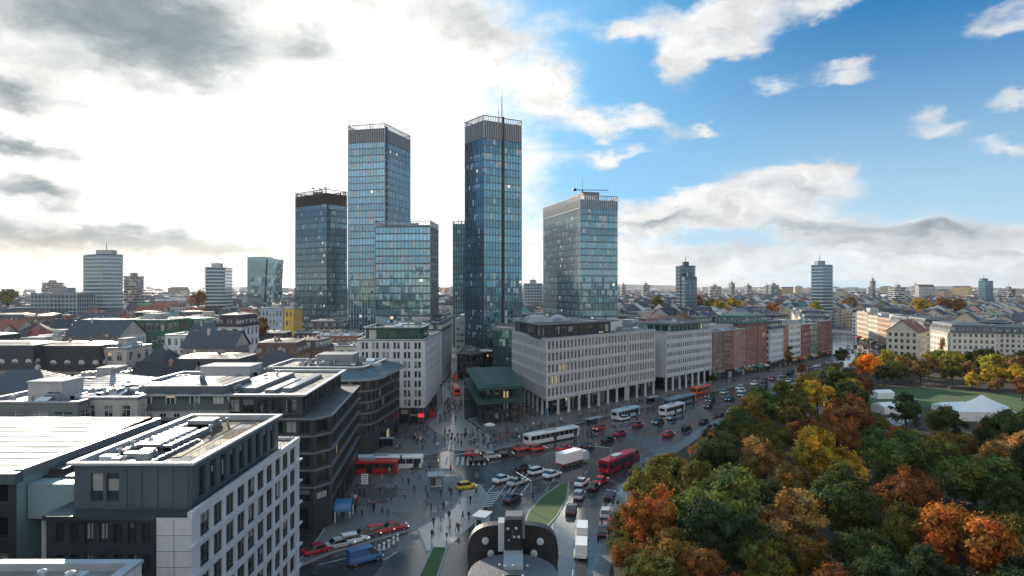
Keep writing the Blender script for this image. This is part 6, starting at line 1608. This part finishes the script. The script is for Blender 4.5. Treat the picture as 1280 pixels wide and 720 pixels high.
veh('estate', 'red', 672, 563, 24, 'red estate car one place behind the red saloon')
veh('hatchback', 'yellow', 583, 611, 28, 'small yellow car alone in the middle of the crossing')
veh('van', 'red', 541, 521, 88, 'red van parked at the mouth of the pedestrian street')
veh('coach', 'orange-red', 570, 492, 100, 'orange-red bus nosing down the pedestrian street')
veh('van', 'orange-red', 569, 474, 100, 'orange-red van behind the bus in the pedestrian street')
veh('van', 'white', 562, 462, 100, 'white van deep in the pedestrian street')
veh('saloon', 'black', 598, 578, 12, 'black saloon waiting at the crossing, first of the queue')
veh('hatchback', 'silver', 615, 573, 14, 'silver hatchback in the crossing queue behind the black saloon')
veh('saloon', 'black', 630, 570, 16, 'black saloon third in the crossing queue')
veh('hatchback', 'red', 591, 570, 8, 'red hatchback on the far lane beside the crossing queue')
veh('saloon', 'crimson', 398, 691, 40, 'crimson car parked by the near white office corner')
veh('saloon', 'silver', 425, 684, 30, 'silver car second in the parked row along the pavement')
veh('estate', 'white', 443, 678, 28, 'white estate third in the parked row along the pavement')
veh('saloon', 'dark grey', 458, 672, 27, 'dark grey car in the parked row, next to the red one')
veh('estate', 'red', 475, 667, 26, 'red estate in the parked row along the pavement')
veh('saloon', 'crimson', 493, 663, 25, 'crimson car at the far end of the parked row')
veh('van', 'blue', 456, 702, 36, 'blue delivery van turning past the parked row')
veh('van', 'red', 790, 574, 50, 'red van behind the crimson bus on the park side')
veh('saloon', 'red', 751, 604, 58, 'red saloon next to the park trees, tail lamps lit')
veh('hatchback', 'black', 742, 612, 66, 'black hatchback leaving the grass traffic island behind')
veh('saloon', 'dark blue', 762, 622, 72, 'dark blue car at the kerb under the park trees')
veh('hatchback', 'silver', 757, 645, 78, 'silver hatchback at the kerb under the park trees')
veh('saloon', 'black', 754, 668, 80, 'black saloon at the kerb under the park trees')
veh('hatchback', 'red', 765, 660, 80, 'red hatchback half hidden by the park trees')
veh('saloon', 'white', 780, 525, 44, 'white car in the kerb lane by the colonnade pillars')
veh('coach', 'pale blue', 782, 522, 45, 'pale blue bus at the stop by the end of the colonnade')
veh('hatchback', 'crimson', 797, 533, 45, 'crimson hatchback in the middle lane of the avenue')
veh('saloon', 'crimson', 775, 544, 45, 'crimson saloon behind the crimson hatchback, middle lane')
veh('saloon', 'black', 760, 552, 45, 'black saloon last in the middle lane of the avenue')
veh('long bus', 'grey-blue', 850, 506, 46, 'grey-blue long bus in the middle of the avenue')
veh('coach', 'white', 840, 517, 46, 'white bus overtaking the grey-blue long bus')
veh('van', 'red', 848, 511, 46, 'red van wedged beside the grey-blue long bus')
veh('saloon', 'white', 628, 602, 44, 'white saloon crossing the painted lane lines, first of two')
veh('saloon', 'silver', 646, 606, 46, 'silver saloon crossing the painted lane lines beside the white one')
veh('estate', 'white', 672, 592, 40, 'white estate between the box lorry and the painted lane lines')
veh('hatchback', 'black', 655, 588, 34, 'black hatchback between the crossing queue and the box lorry')
veh('saloon', 'white', 690, 596, 46, 'white saloon beside the tip of the grass traffic island')
veh('saloon', 'dark grey', 640, 626, 55, 'dark grey saloon left of the grass traffic island')
veh('saloon', 'red', 706, 563, 40, 'red saloon hugging the long white bus at its front')
veh('saloon', 'black', 735, 560, 44, 'black saloon ahead of the box lorry')
veh('hatchback', 'silver', 724, 622, 74, 'silver hatchback rounding the grass traffic island')
veh('saloon', 'white', 727, 606, 64, 'white saloon rounding the grass traffic island behind the silver one')
rv = random.Random(4)
lane = lambda off, t: (16 + off * .9 + (152 - off * .15) * t, 178 - off * .55 + (167 + off * .15) * t)
cn = ['black', 'dark grey', 'silver', 'white', 'white', 'dark blue', 'red', 'grey-blue', 'black']
LN = {4.5: 'avenue kerb lane', 8.3: 'second avenue lane', 12.5: 'third avenue lane', 22.3: 'park-side inner lane', 26.0: 'park-side outer lane'}
taken = [(c[2], c[3]) for c in cars]
for off in LN:
    t = rv.uniform(.02, .06)
    while t < 1.0:
        x, y = lane(off, t)
        if all(math.hypot(x - a, y - b) > (7.5) for a, b in taken):
            seg = 'before the colonnade' if t < .3 else 'before the white office on pillars' if t < .48 else 'before the brick houses' if t < .72 else 'far up near the avenue bend'
            kind = rv.choices(['hatchback', 'saloon', 'estate', 'van'], [3, 4, 3, 1.3])[0]
            for q in range(30):
                cc = rv.choice(cn if q < 20 else list(PAINT)); kw = {'hatchback': 'hatchback', 'saloon': 'saloon', 'estate': 'estate car', 'van': 'van'}[kind]; lb = f'{cc} {kw} in the {LN[off]}, {seg}'
                if lb not in USED and lb not in [c[5] for c in cars]: break
                kind = rv.choice(['hatchback', 'saloon', 'estate'])
            cars.append((kind, cc, x, y, R(46) + (math.pi if off < 13 else 0), lb)); taken.append((x, y))
        t += rv.uniform(.030, .052) if off > 5 else rv.uniform(.04, .07)
L4 = lambda t, o: (192 + o + t * .40, 372 + t)
for o, t, cc, kd in ((4, 4, 'white', 'van'), (4, 24, 'silver', 'saloon'), (4, 44, 'black', 'saloon'), (10, 10, 'white', 'saloon'), (10, 30, 'red', 'hatchback'), (10, 52, 'white', 'van'), (16, 2, 'dark blue', 'saloon'), (16, 20, 'silver', 'estate'), (16, 40, 'white', 'hatchback'), (16, 62, 'dark grey', 'saloon'), (22, 12, 'silver', 'saloon'), (22, 34, 'white', 'estate'), (22, 58, 'black', 'hatchback'), (28, 6, 'white', 'van'), (28, 28, 'dark grey', 'estate'), (28, 50, 'silver', 'van')):
    x, y = L4(t, o); row = ['left kerb', 'second row', 'middle row', 'fourth row', 'right kerb'][(o - 4) // 6]
    cars.append((kd, cc, x, y, R(68) + (math.pi if o < 12 else 0), f'far {cc} {kd} at the avenue bend, {row}'))
for c in cars:
    vehicle(c[0], c[1], c[2], c[3], c[4], c[5], 'vehicles in the streets')

# ---------------------------------------------------------------- people
def person_mesh(pose, seed):
    r = random.Random(seed); J = {}
    sw = {'standing': .05, 'striding': .34, 'strolling': .22}[pose]
    V = [('pel', (0, 0, .95), .145), ('wai', (0, 0, 1.10), .135), ('che', (.01, 0, 1.32), .165), ('nek', (.02, 0, 1.49), .062), ('hea', (.035, 0, 1.60), .098), ('top', (.03, 0, 1.70), .085)]
    E = [('pel', 'wai'), ('wai', 'che'), ('che', 'nek'), ('nek', 'hea'), ('hea', 'top')]
    for s, nm in ((1, 'l'), (-1, 'r')):
        k = sw * s
        V += [(nm + 'hip', (0, .10 * s, .90), .105), (nm + 'kne', (k * .55 + .03, .11 * s, .50), .070), (nm + 'ank', (k * .95 - (.08 if k < 0 else 0), .11 * s, .09 + (.06 if k < -.1 else 0)), .048), (nm + 'toe', (k * .95 + .15 - (.06 if k < 0 else 0), .13 * s, .04), .040),
              (nm + 'sho', (.01, .20 * s, 1.42), .070), (nm + 'elb', (-k * .45, .27 * s, 1.13), .052), (nm + 'wri', (-k * .75 + .09, .25 * s, .90), .040), (nm + 'han', (-k * .8 + .13, .245 * s, .82), .038)]
        E += [('pel', nm + 'hip'), (nm + 'hip', nm + 'kne'), (nm + 'kne', nm + 'ank'), (nm + 'ank', nm + 'toe'), ('che', nm + 'sho'), (nm + 'sho', nm + 'elb'), (nm + 'elb', nm + 'wri'), (nm + 'wri', nm + 'han')]
    idx = {v[0]: i for i, v in enumerate(V)}
    me = bpy.data.meshes.new('person_rig'); me.from_pydata([v[1] for v in V], [(idx[a], idx[b]) for a, b in E], [])
    o = bpy.data.objects.new('person_rig', me); C.objects.link(o)
    sk = o.modifiers.new('s', 'SKIN'); sk.use_smooth_shade = True
    for i, v in enumerate(V): me.skin_vertices[0].data[i].radius = (v[2], v[2] * (1.15 if v[0] in ('che', 'wai', 'pel') else 1)); me.skin_vertices[0].data[i].use_root = (i == 0)
    o.modifiers.new('d', 'SUBSURF').levels = 1
    dg = bpy.context.evaluated_depsgraph_get(); dg.update(); out = bpy.data.meshes.new_from_object(o.evaluated_get(dg))
    bpy.data.objects.remove(o); out.name = 'person'; return out
SKIN = pm('skin', (.42, .26, .19), .6, var=.05, scale=4); HAIRM = [pm('hair_dark', (.018, .013, .010), .6), pm('hair_fair', (.25, .16, .07), .6), pm('hair_grey', (.3, .3, .3), .6)]
COAT = {'black': (.012, .012, .014), 'navy': (.014, .020, .045), 'charcoal': (.04, .042, .045), 'grey': (.16, .165, .17), 'beige': (.36, .28, .19), 'white': (.66, .66, .64), 'red': (.34, .02, .025), 'olive': (.06, .065, .03), 'brown': (.09, .05, .03), 'light blue': (.20, .32, .46)}
TROU = {'black': (.012, .012, .013), 'blue jeans': (.03, .05, .10), 'grey': (.12, .12, .125), 'dark brown': (.035, .024, .018)}
def cloth(nm, c): return pm('cloth_' + nm, c, .9, var=.1, scale=5)
base = {p: person_mesh(p, 1) for p in ('standing', 'striding', 'strolling')}
PM = {}
def outfit(pose, coat, tro, hair, long_):
    k = (pose, coat, tro, hair, long_)
    if k in PM: return PM[k]
    me = base[pose].copy(); me.materials.clear()
    for mt in (cloth('coat_' + coat.replace(' ', '_'), COAT[coat]), cloth('trousers_' + tro.replace(' ', '_'), TROU[tro]), SKIN, HAIRM[hair], M['black_paint']): me.materials.append(mt)
    zl = .62 if long_ else .88
    for f in me.polygons:
        c = f.center; arm = abs(c.y) > .185
        if c.z > 1.485: f.material_index = 3 if (c.z > 1.665 or (c.x < .005 and c.z > 1.53)) else 2
        elif arm and c.z < .90: f.material_index = 2
        elif c.z > zl or arm: f.material_index = 0
        elif c.z < .09: f.material_index = 4
        else: f.material_index = 1
    PM[k] = me; return me
zones = [   # name, polygon, how many
    ('by the dark stone office', [(-29.5, 108), (-17, 110), (-11.5, 118), (-10.5, 134), (-15, 140), (-31.5, 140)], 36),
    ('by the dark green glass office', [(-30, 154), (-18, 156), (-19, 168), (-23, 182), (-29, 182)], 24),
    ('at the pedestrian street mouth', [(-16, 158.5), (-6, 158), (-4, 162), (-9, 177), (-20, 177)], 44),
    ('in the near pedestrian street', [(-23, 185), (-15.5, 192), (-17.5, 225), (-23, 225)], 46),
    ('deep in the pedestrian street', [(-24, 228), (-18.5, 232), (-23, 300), (-31, 300)], 26),
    ('on the pale traffic island', [gp(535, 685), gp(560, 680), gp(590, 652), gp(606, 622), gp(560, 608), gp(538, 620)], 17),
    ('by the green roofed pavilion', [(-5, 160), (1, 165), (12, 182), (3, 186), (-8, 180)], 26),
    ('before the colonnade pillars', [(13, 184), (20, 191.5), (48, 219.5), (42, 223), (12.5, 193.5)], 26),
    ('before the white office on pillars', [(52, 222), (84, 254), (80, 260), (50, 230)], 14),
    ('on the kerb under park trees', [(12.2, 92), (13.3, 92), (19.6, 117), (30, 141), (29, 141.2), (18.4, 117.5)], 9),
    ('crossing near the pale island', [gp(610, 690), gp(625, 640), gp(600, 640), gp(585, 690)], 7)]
rp = random.Random(19); placed = []
for zn, poly, cnt in zones:
    xs = [p[0] for p in poly]; ys = [p[1] for p in poly]; k = 0; guard = 0
    while k < cnt and guard < 900:
        guard += 1; x, y = rp.uniform(min(xs), max(xs)), rp.uniform(min(ys), max(ys))
        if not inside((x, y), poly) or any(math.hypot(x - a, y - b) < .75 for a, b in placed) or any(math.hypot(x - c[2], y - c[3]) < 3.4 for c in cars): continue
        for t in range(80):
            pose = rp.choice(['standing', 'striding', 'strolling']); coat = rp.choices(list(COAT), [6, 3, 4, 2, 2, 1.2, 1, 1, 1.5, .8])[0]; tro = rp.choice(list(TROU)); lg = rp.random() < .4
            lb = f'{pose} person in {"long " if lg else ""}{coat} {"coat" if lg else "jacket"}, {tro}{"" if tro == "blue jeans" else " trousers"}, {zn}'
            if lb not in USED: break
        z = .135 if 'by the' in zn or 'pavilion' in zn or 'before' in zn or 'kerb' in zn else .066
        if 'pale' in zn: z = .056 if 'on the' in zn else .006
        o = put('person', outfit(pose, coat, tro, rp.choice([0, 0, 0, 1, 2]), lg), None, (x, y, z), rp.uniform(0, 6.28)); s = rp.uniform(.94, 1.08); o.scale = (s, s, s)
        tag(o, lb, 'person', 'people on foot around the crossing'); placed.append((x, y)); k += 1

# ---------------------------------------------------------------- street furniture
def street_lamp(x, y, rz, label, h=9.0):
    rt = thing('street_lamp', label, 'street lamp', (x, y, .02), rz, 'street lamps')
    m = MB(); m.lathe([(.16, 0), (.16, .9), (.09, 1.0), (.055, h)], 10); m.build('pole', M['grey_metal'], rt)
    m = MB(); m.beam((0, 0, h - .05), (1.6, 0, h + .35), .045, 6); m.build('arm', M['grey_metal'], rt)
    m = MB(); m.box(1.3, -.16, h + .27, 2.1, .16, h + .42); m.build('lamp_head', M['frame'], rt)
for px, py, rz, lb in ((628, 556, 200, 'street lamp before the pavilion, left one of the pair'), (655, 548, 200, 'street lamp before the pavilion, right one of the pair'), (523, 548, 20, 'pale street lamp before the red figures of the paired-window office'), (548, 640, 100, 'street lamp standing on the pale traffic island'), (737, 588, 215, 'street lamp at the tip of the grass traffic island'), (806, 536, 225, 'street lamp by the end of the colonnade'), (760, 545, 225, 'street lamp halfway along the colonnade'), (900, 496, 225, 'street lamp before the white office on pillars')):
    x, y = gp(px, py); street_lamp(x, y, R(rz), lb)
def traffic_light(x, y, rz, label):
    rt = thing('traffic_light', label, 'traffic light', (x, y, .02), rz, 'traffic lights')
    m = MB(); m.lathe([(.11, 0), (.11, .3), (.06, .35), (.06, 5.6)], 8); m.beam((0, 0, 5.5), (5.2, 0, 5.8), .06, 6); m.build('mast', M['pale_metal'], rt)
    for q, z in ((.0, 3.0), (4.6, 5.0)):
        m = MB(); m.box(q - .17, -.32, z - .5, q + .17, -.07, z + .5); hd = m.build('signal_head', M['black_paint'], rt)
        m = MB(); m.lathe([(.10, 0), (.001, .03)], 10, (0, 0, 0)); o = m.build('signal_lens', M['lamp_red'], hd); o.location = (q, -.325, z + .28); o.rotation_euler = (R(90), 0, 0)
for px, py, rz, lb in ((764, 592, 170, 'traffic light gantry reaching over the park-side lanes'), (563, 603, 20, 'traffic light at the pale traffic island'), (529, 600, 200, 'traffic light on the pavement by the dark stone office'), (664, 640, 120, 'traffic light on the grass traffic island')):
    x, y = gp(px, py); traffic_light(x, y, R(rz), lb)
def signpost(x, y, rz, label, col, w=1.1, h=1.5, zt=4.0):
    rt = thing('sign_post', label, 'sign', (x, y, .1), rz)
    m = MB(); m.lathe([(.05, 0), (.05, zt)], 8); m.build('post', M['grey_metal'], rt)
    m = MB(); m.box(-w / 2, -.12, zt - h, w / 2, -.055, zt); m.build('sign_panel', M['any_paint'], rt, color=col)
    m = MB()
    for k in range(4): m.box(-w * .36, -.125, zt - h * (.2 + k * .2), w * (.34 - .1 * (k % 2)), -.122, zt - h * (.14 + k * .2))
    m.build('print', M['frame'], rt)
x, y = gp(456, 620); signpost(x, y, .1, 'white notice panel on a post by the dark stone office', (.7, .7, .7), 1.3, 2.0, 4.2)
x, y = gp(596, 579); signpost(x, y, .0, 'round-topped white sign on a post beside the black saloon', (.75, .75, .74), .8, .8, 3.0)
x, y = gp(683, 538); signpost(x, y, .2, 'blue and white banner post by the colonnade corner', (.06, .14, .26), .9, 3.2, 6.2)
# news stand, ticket kiosk, bus shelters, blue arch
def kiosk(x, y, rz, label, col, w=3.2, d=2.4, h=2.9, name='kiosk'):
    rt = thing(name, label, name, (x, y, .05), rz)
    m = MB(); m.box(-w/2, -d/2, 0, w/2, d/2, h); m.build('body', M['any_paint'], rt, color=col)
    m = MB(); m.box(-w/2 - .35, -d/2 - .45, h, w/2 + .35, d/2 + .35, h + .25); m.build('roof', M['pale_metal'], rt)
    m = MB(); m.box(-w/2 + .3, -d/2 - .03, 1.0, w/2 - .3, -d/2 - .003, h - .4); m.build('counter_window', M['glass'], rt)
    m = MB(); m.box(-w/2 + .2, -d/2 - .3, .9, w/2 - .2, -d/2 - .003, .98); m.build('counter', M['frame_white'], rt)
x, y = gp(545, 612); kiosk(x, y, .15, 'turquoise kiosk on the pale island, facing the crossing', (.05, .16, .18), 2.6, 2.0, 2.9)
x, y = gp(603, 664); kiosk(x, y, -.35, 'pale blue ticket kiosk near the lower end of the island', (.42, .58, .62), 1.7, 2.4, 2.6)
x, y = gp(640, 519); kiosk(x, y, .5, 'orange news stand below the green roofed pavilion', (.34, .13, .03), 2.6, 1.8, 2.6)
def shelter(x, y, rz, label):
    rt = thing('bus_shelter', label, 'bus shelter', (x, y, .13), rz, 'bus shelters')
    for sx in (-2.6, 0, 2.6): m = MB(); m.box(sx - .05, .5, 0, sx + .05, .6, 2.5); m.build('post', M['grey_metal'], rt)
    m = MB(); m.box(-2.9, -.9, 2.5, 2.9, .8, 2.62); m.build('roof', M['pale_metal'], rt)
    m = MB(); m.box(-2.54, .53, .3, 2.54, .56, 2.3); m.build('back_panel', M['glass_car'], rt)
    m = MB(); m.box(-1.8, .1, .42, 1.8, .45, .5); m.box(-1.5, .2, 0, -1.4, .4, .42); m.box(1.4, .2, 0, 1.5, .4, .42); m.build('bench', M['grey_metal'], rt)
for px, py, rz, lb in ((742, 534, 45, 'bus shelter before the middle of the colonnade'), (815, 506, 45, 'bus shelter between the two colonnades'), (478, 561, 3, 'bus shelter by the dark green glass office')):
    x, y = gp(px, py); shelter(x, y, R(rz), lb)
def arch(x, y, rz):
    rt = thing('entrance_canopy', 'blue arched entrance canopy at the dark stone office', 'canopy', (x, y, .13), rz)
    m = MB(); n = 12
    for a in range(n):
        t0, t1 = math.pi * a / n, math.pi * (a + 1) / n; q = lambda t, r, yy: (r * math.cos(t), yy, 1.9 + r * math.sin(t) * .8)
        m.face([q(t0, 1.9, -1.6), q(t1, 1.9, -1.6), q(t1, 1.9, 1.2), q(t0, 1.9, 1.2)]); m.face([q(t0, 1.65, -1.6), q(t0, 1.9, -1.6), q(t1, 1.9, -1.6), q(t1, 1.65, -1.6)][::-1]); m.face([q(t1, 1.65, -1.6), q(t0, 1.65, -1.6), q(t0, 1.65, 1.2), q(t1, 1.65, 1.2)][::-1])
    m.build('canopy', M['any_paint'], rt, color=(.04, .16, .34))
    for s in (-1.78, 1.78): m = MB(); m.box(s - .12, -1.55, 0, s + .12, -1.35, 1.9); m.box(s - .12, .9, 0, s + .12, 1.1, 1.9); m.build('post', M['frame_white'], rt)
arch(-29.2, 110.5, R(95))
for k, (px, py) in enumerate([(468, 694), (474, 690), (480, 687), (486, 684), (492, 680), (497, 676)]):
    x, y = gp(px, py); rt = thing('bollard', f'pale bollard, {["first", "second", "third", "fourth", "fifth", "last"][k]} of the row beside the parked cars', 'bollard', (x, y, .004), 0, 'bollards beside the parked cars')
    m = MB(); m.lathe([(.16, 0), (.16, .95), (.19, 1.0), (.14, 1.12), (.001, 1.16)], 12); m.build('post', M['white_fabric'], rt); m = MB(); m.lathe([(.165, .7), (.165, .82)], 12); m.build('band', M['lamp_red'] if False else M['frame'], rt)

# café parasols at the street mouth
def parasol(x, y, col, label):
    rt = thing('parasol', label, 'parasol', (x, y, .1), 0, 'café parasols')
    m = MB(); m.lathe([(.3, 0), (.3, .08), (.03, .1), (.03, 2.6)], 8); m.build('pole', M['grey_metal'], rt)
    m = MB(); n = 8
    for k in range(n):
        a, b = 6.2832 * k / n, 6.2832 * (k + 1) / n; P = lambda t, r, z: (r * math.cos(t), r * math.sin(t), z)
        m.face([P(a, 1.6, 2.2), P(b, 1.6, 2.2), (0, 0, 2.75)]); m.face([P(a, 1.6, 2.0), P(b, 1.6, 2.0), P(b, 1.6, 2.2), P(a, 1.6, 2.2)])
    m.build('canopy', M['any_cloth'], rt, color=col)
for (px, py, c, lb) in ((440, 566, (.7, .7, .7), 'white café parasol beside the side street, left one'), (466, 562, (.66, .68, .7), 'white café parasol beside the side street, right one'), (612, 541, (.6, .6, .6), 'grey-white parasol below the green roofed pavilion'), (900, 470, (.5, .05, .04), 'red awning parasol before the maroon brick house')):
    x, y = gp(px, py); parasol(x, y, c, lb)

# ---------------------------------------------------------------- white tent and pavilions of the park
def tent():
    cx, cy = wx(1222, 196), 196.0; rt = thing('tent', 'white peaked festival tent beside the park lawn', 'tent', (cx, cy, .15), R(-8))
    m = MB(); w, d, he, hr = 8.2, 5.6, 2.8, 7.6; nx = 16
    rows = [(-d, 0.0), (-d * .55, .30), (-d * .22, .68), (0, 1.0), (d * .22, .68), (d * .55, .30), (d, 0.0)]
    hx = lambda u: (1 - abs(u - .15) ** .7 * .85)
    for i in range(nx):
        for (y0, f0), (y1, f1) in zip(rows, rows[1:]):
            u0, u1 = -1 + 2 * i / nx, -1 + 2 * (i + 1) / nx; Z = lambda u, f: he + (hr - he) * f * max(0, hx(u))
            m.face([(w * u0, y0, Z(u0, f0)), (w * u1, y0, Z(u1, f0)), (w * u1, y1, Z(u1, f1)), (w * u0, y1, Z(u0, f1))])
    m.build('roof_fabric', M['white_fabric'], rt, smooth=True)
    for s, nm in ((-d + .05, 'side_wall'), (d - .05, 'side_wall')): m = MB(); m.face([(-w, s, 0), (w * .35, s, 0), (w * .35, s, he - .02), (-w, s, he - .02)]); m.build(nm, M['white_fabric'], rt)
    for x in (-w + .1, -w * .33, w * .33, w - .1):
        for y in (-d + .2, d - .2): m = MB(); m.beam((x, y, 0), (x, y, he), .08, 6); m.build('pole', M['grey_metal'], rt)
    m = MB(); m.beam((w * .15, 0, 0), (w * .15, 0, hr - .05), .12, 8); m.build('centre_pole', M['grey_metal'], rt)
    for lb, px, D, w2, d2, h2 in (('low white marquee left of the peaked tent', 1190, 206, 5, 3, 3.2), ('small white stall at the near end of the lawn', 1103, 232, 3.5, 2, 3.0), ('grey-white park hut half hidden by dark green trees', 1110, 205, 4, 3, 3.4)):
        x = wx(px, D); r2 = thing('marquee', lb, 'tent', (x, D, .15), R(10))
        m = MB(); m.face([(-w2, -d2, h2 * .7), (w2, -d2, h2 * .7), (w2 * .9, 0, h2), (-w2 * .9, 0, h2)]); m.face([(w2, d2, h2 * .7), (-w2, d2, h2 * .7), (-w2 * .9, 0, h2), (w2 * .9, 0, h2)]); m.face([(-w2, d2, h2 * .7), (-w2, -d2, h2 * .7), (-w2 * .9, 0, h2)]); m.face([(w2, -d2, h2 * .7), (w2, d2, h2 * .7), (w2 * .9, 0, h2)]); m.build('roof_fabric', M['white_fabric'], r2)
        m = MB(); m.box(-w2 + .1, -d2 + .1, 0, w2 - .1, d2 - .1, h2 * .7 - .01); m.build('side_wall', M['white_fabric'], r2)
tent()

# ---------------------------------------------------------------- the viewing machine just below the viewpoint
def machine():
    Y = 4.6; k = Y / F; cx = wx(641, Y); Z = lambda py: wz(py, Y); X = lambda px: wx(px, Y) - cx
    rt = thing('telescope', 'dark coin telescope with a wide riveted hood and grey domed housing, close below the viewpoint', 'telescope', (cx, Y, 37.0))
    z0 = 37.0
    # wide black hood: half-round plate with depth
    m = MB(); n = 26; w = X(697); zt = Z(655) - z0; zb = Z(735) - z0
    prof = [(-w, zb)]
    for t in range(n + 1):
        a = math.pi - math.pi * t / n; c, s = math.cos(a), math.sin(a)
        prof.append((w * (abs(c) ** .55) * (1 if c > 0 else -1), (Z(697) - z0) + (zt - (Z(697) - z0)) * (max(0, s) ** .62)))
    prof.append((w, zb))
    y0, y1 = -.02, .05
    m.face([(x, y0, z) for x, z in prof[::-1]]); m.face([(x, y1, z) for x, z in prof])
    for (a, b), (c, d) in zip(prof, prof[1:]): m.face([(a, y0, b), (c, y0, d), (c, y1, d), (a, y1, b)])
    m.build('hood', M['black_paint'], rt)
    m = MB()
    for (a, b), (c, d) in zip(prof[1:-1], prof[2:-1]): m.face([(a * 1.012, -.03, b + .004), (c * 1.012, -.03, d + .004), (c * 1.012, .055, d + .004), (a * 1.012, .055, b + .004)]); m.face([(a * .985, -.03, b - .008), (c * .985, -.03, d - .008), (c * 1.012, -.03, d + .004), (a * 1.012, -.03, b + .004)])
    m.build('hood_rim', M['black_paint'], rt)
    for px, py in ((607, 674), (675, 675), (614, 690), (667, 690)):
        m = MB(); m.lathe([(.026, 0), (.026, .012), (.018, .018), (.001, .019)], 16); o = m.build('rivet', M['pale_metal'], rt); o.location = (X(px), -.021, Z(py) - z0); o.rotation_euler = (R(90), 0, 0)
    # upright coin box in the middle
    m = MB(); a, b = X(631), X(652); m.box(a, -.10, Z(693) - z0, b, .03, Z(645) - z0); m.build('coin_box', M['black_paint'], rt)
    m = MB(); m.box(X(623), -.09, Z(683) - z0, a - .003, .02, Z(648) - z0); m.build('side_plate', M['pale_metal'], rt)
    m = MB(); m.box(X(632), -.085, Z(645) - z0 + .002, X(653), .03, Z(640) - z0); m.box(b + .002, -.08, Z(668) - z0, X(656), .0, Z(642) - z0); m.build('cap', M['grey_paint'], rt)
    for px, py, s in ((635, 654, .010), (645, 653.5, .010), (643, 664, .008), (648, 664, .010), (636, 668, .006)):
        m = MB(); m.lathe([(s, 0), (s, .01), (.001, .013)], 10); o = m.build('button', M['pale_metal'], rt); o.location = (X(px), -.101, Z(py) - z0); o.rotation_euler = (R(90), 0, 0)
    m = MB(); m.box(X(640), -.107, Z(666) - z0, X(641), -.101, Z(656) - z0); m.build('coin_slot', M['grey_paint'], rt)
    # grey domed housing, standing nearer to the viewer, with its dark eyepiece
    # grey drum of the housing, standing nearer to the viewer, with a black lens well in its top
    Yc = Y - .36; Rw = 57.5 / F * Yc; zt = wz(690.5, Y - .05) - z0; c = (0, Yc - Y, 0)
    m = MB(); m.lathe([(Rw, zt - .7), (Rw, zt - .05), (Rw * .985, zt - .02), (Rw * .95, zt), (Rw * .5, zt + .008), (.001, zt + .01)], 44, c); m.build('housing', M['grey_paint'], rt, smooth=True)
    hz_ = H - z0 - zt; dep = lambda py: hz_ * F / (py - 360.0) - Y
    m = MB(); m.box(X(630), dep(714), zt + .004, X(653), dep(690.5), zt + .035); m.build('saddle', M['pale_metal'], rt)
    cy = dep(739); rl = 27.5 / F * (cy + Y)
    m = MB(); m.lathe([(rl, zt), (rl, zt + .045), (rl * .86, zt + .05), (rl * .8, zt + .015), (.001, zt + .012)], 32, (0, cy, 0)); m.build('lens_well', M['black_paint'], rt)
    for px, py in ((624, 716), (642, 717), (660, 717), (630, 730), (654, 730)):
        m = MB(); m.lathe([(.009, 0), (.009, .006), (.001, .009)], 10); o = m.build('screw', M['pale_metal'], rt); o.location = (X(px) * .88, dep(py), zt + (.05 if py > 725 or px != 642 else .05))
    m = MB(); m.lathe([(.26, 0), (.26, .05), (.09, .09), (.09, Z(760) - z0 - .3)], 16, (0, -.25, 0)); m.build('pedestal', M['grey_paint'], rt)
    # the ledge of the lookout tower that carries it
    r2 = thing('lookout_tower', 'stone lookout tower whose top ledge carries the coin telescope', 'tower', (0, 1.5, 0))
    m = MB(); m.box(-4, -5.5, 0, 4, 4.3, 36.4); m.build('wall', M['pale_concrete'], r2); m = MB(); m.box(-4.3, -5.8, 36.402, 4.3, 4.5, 37.0); m.build('roof', M['pale_concrete'], r2)
machine()
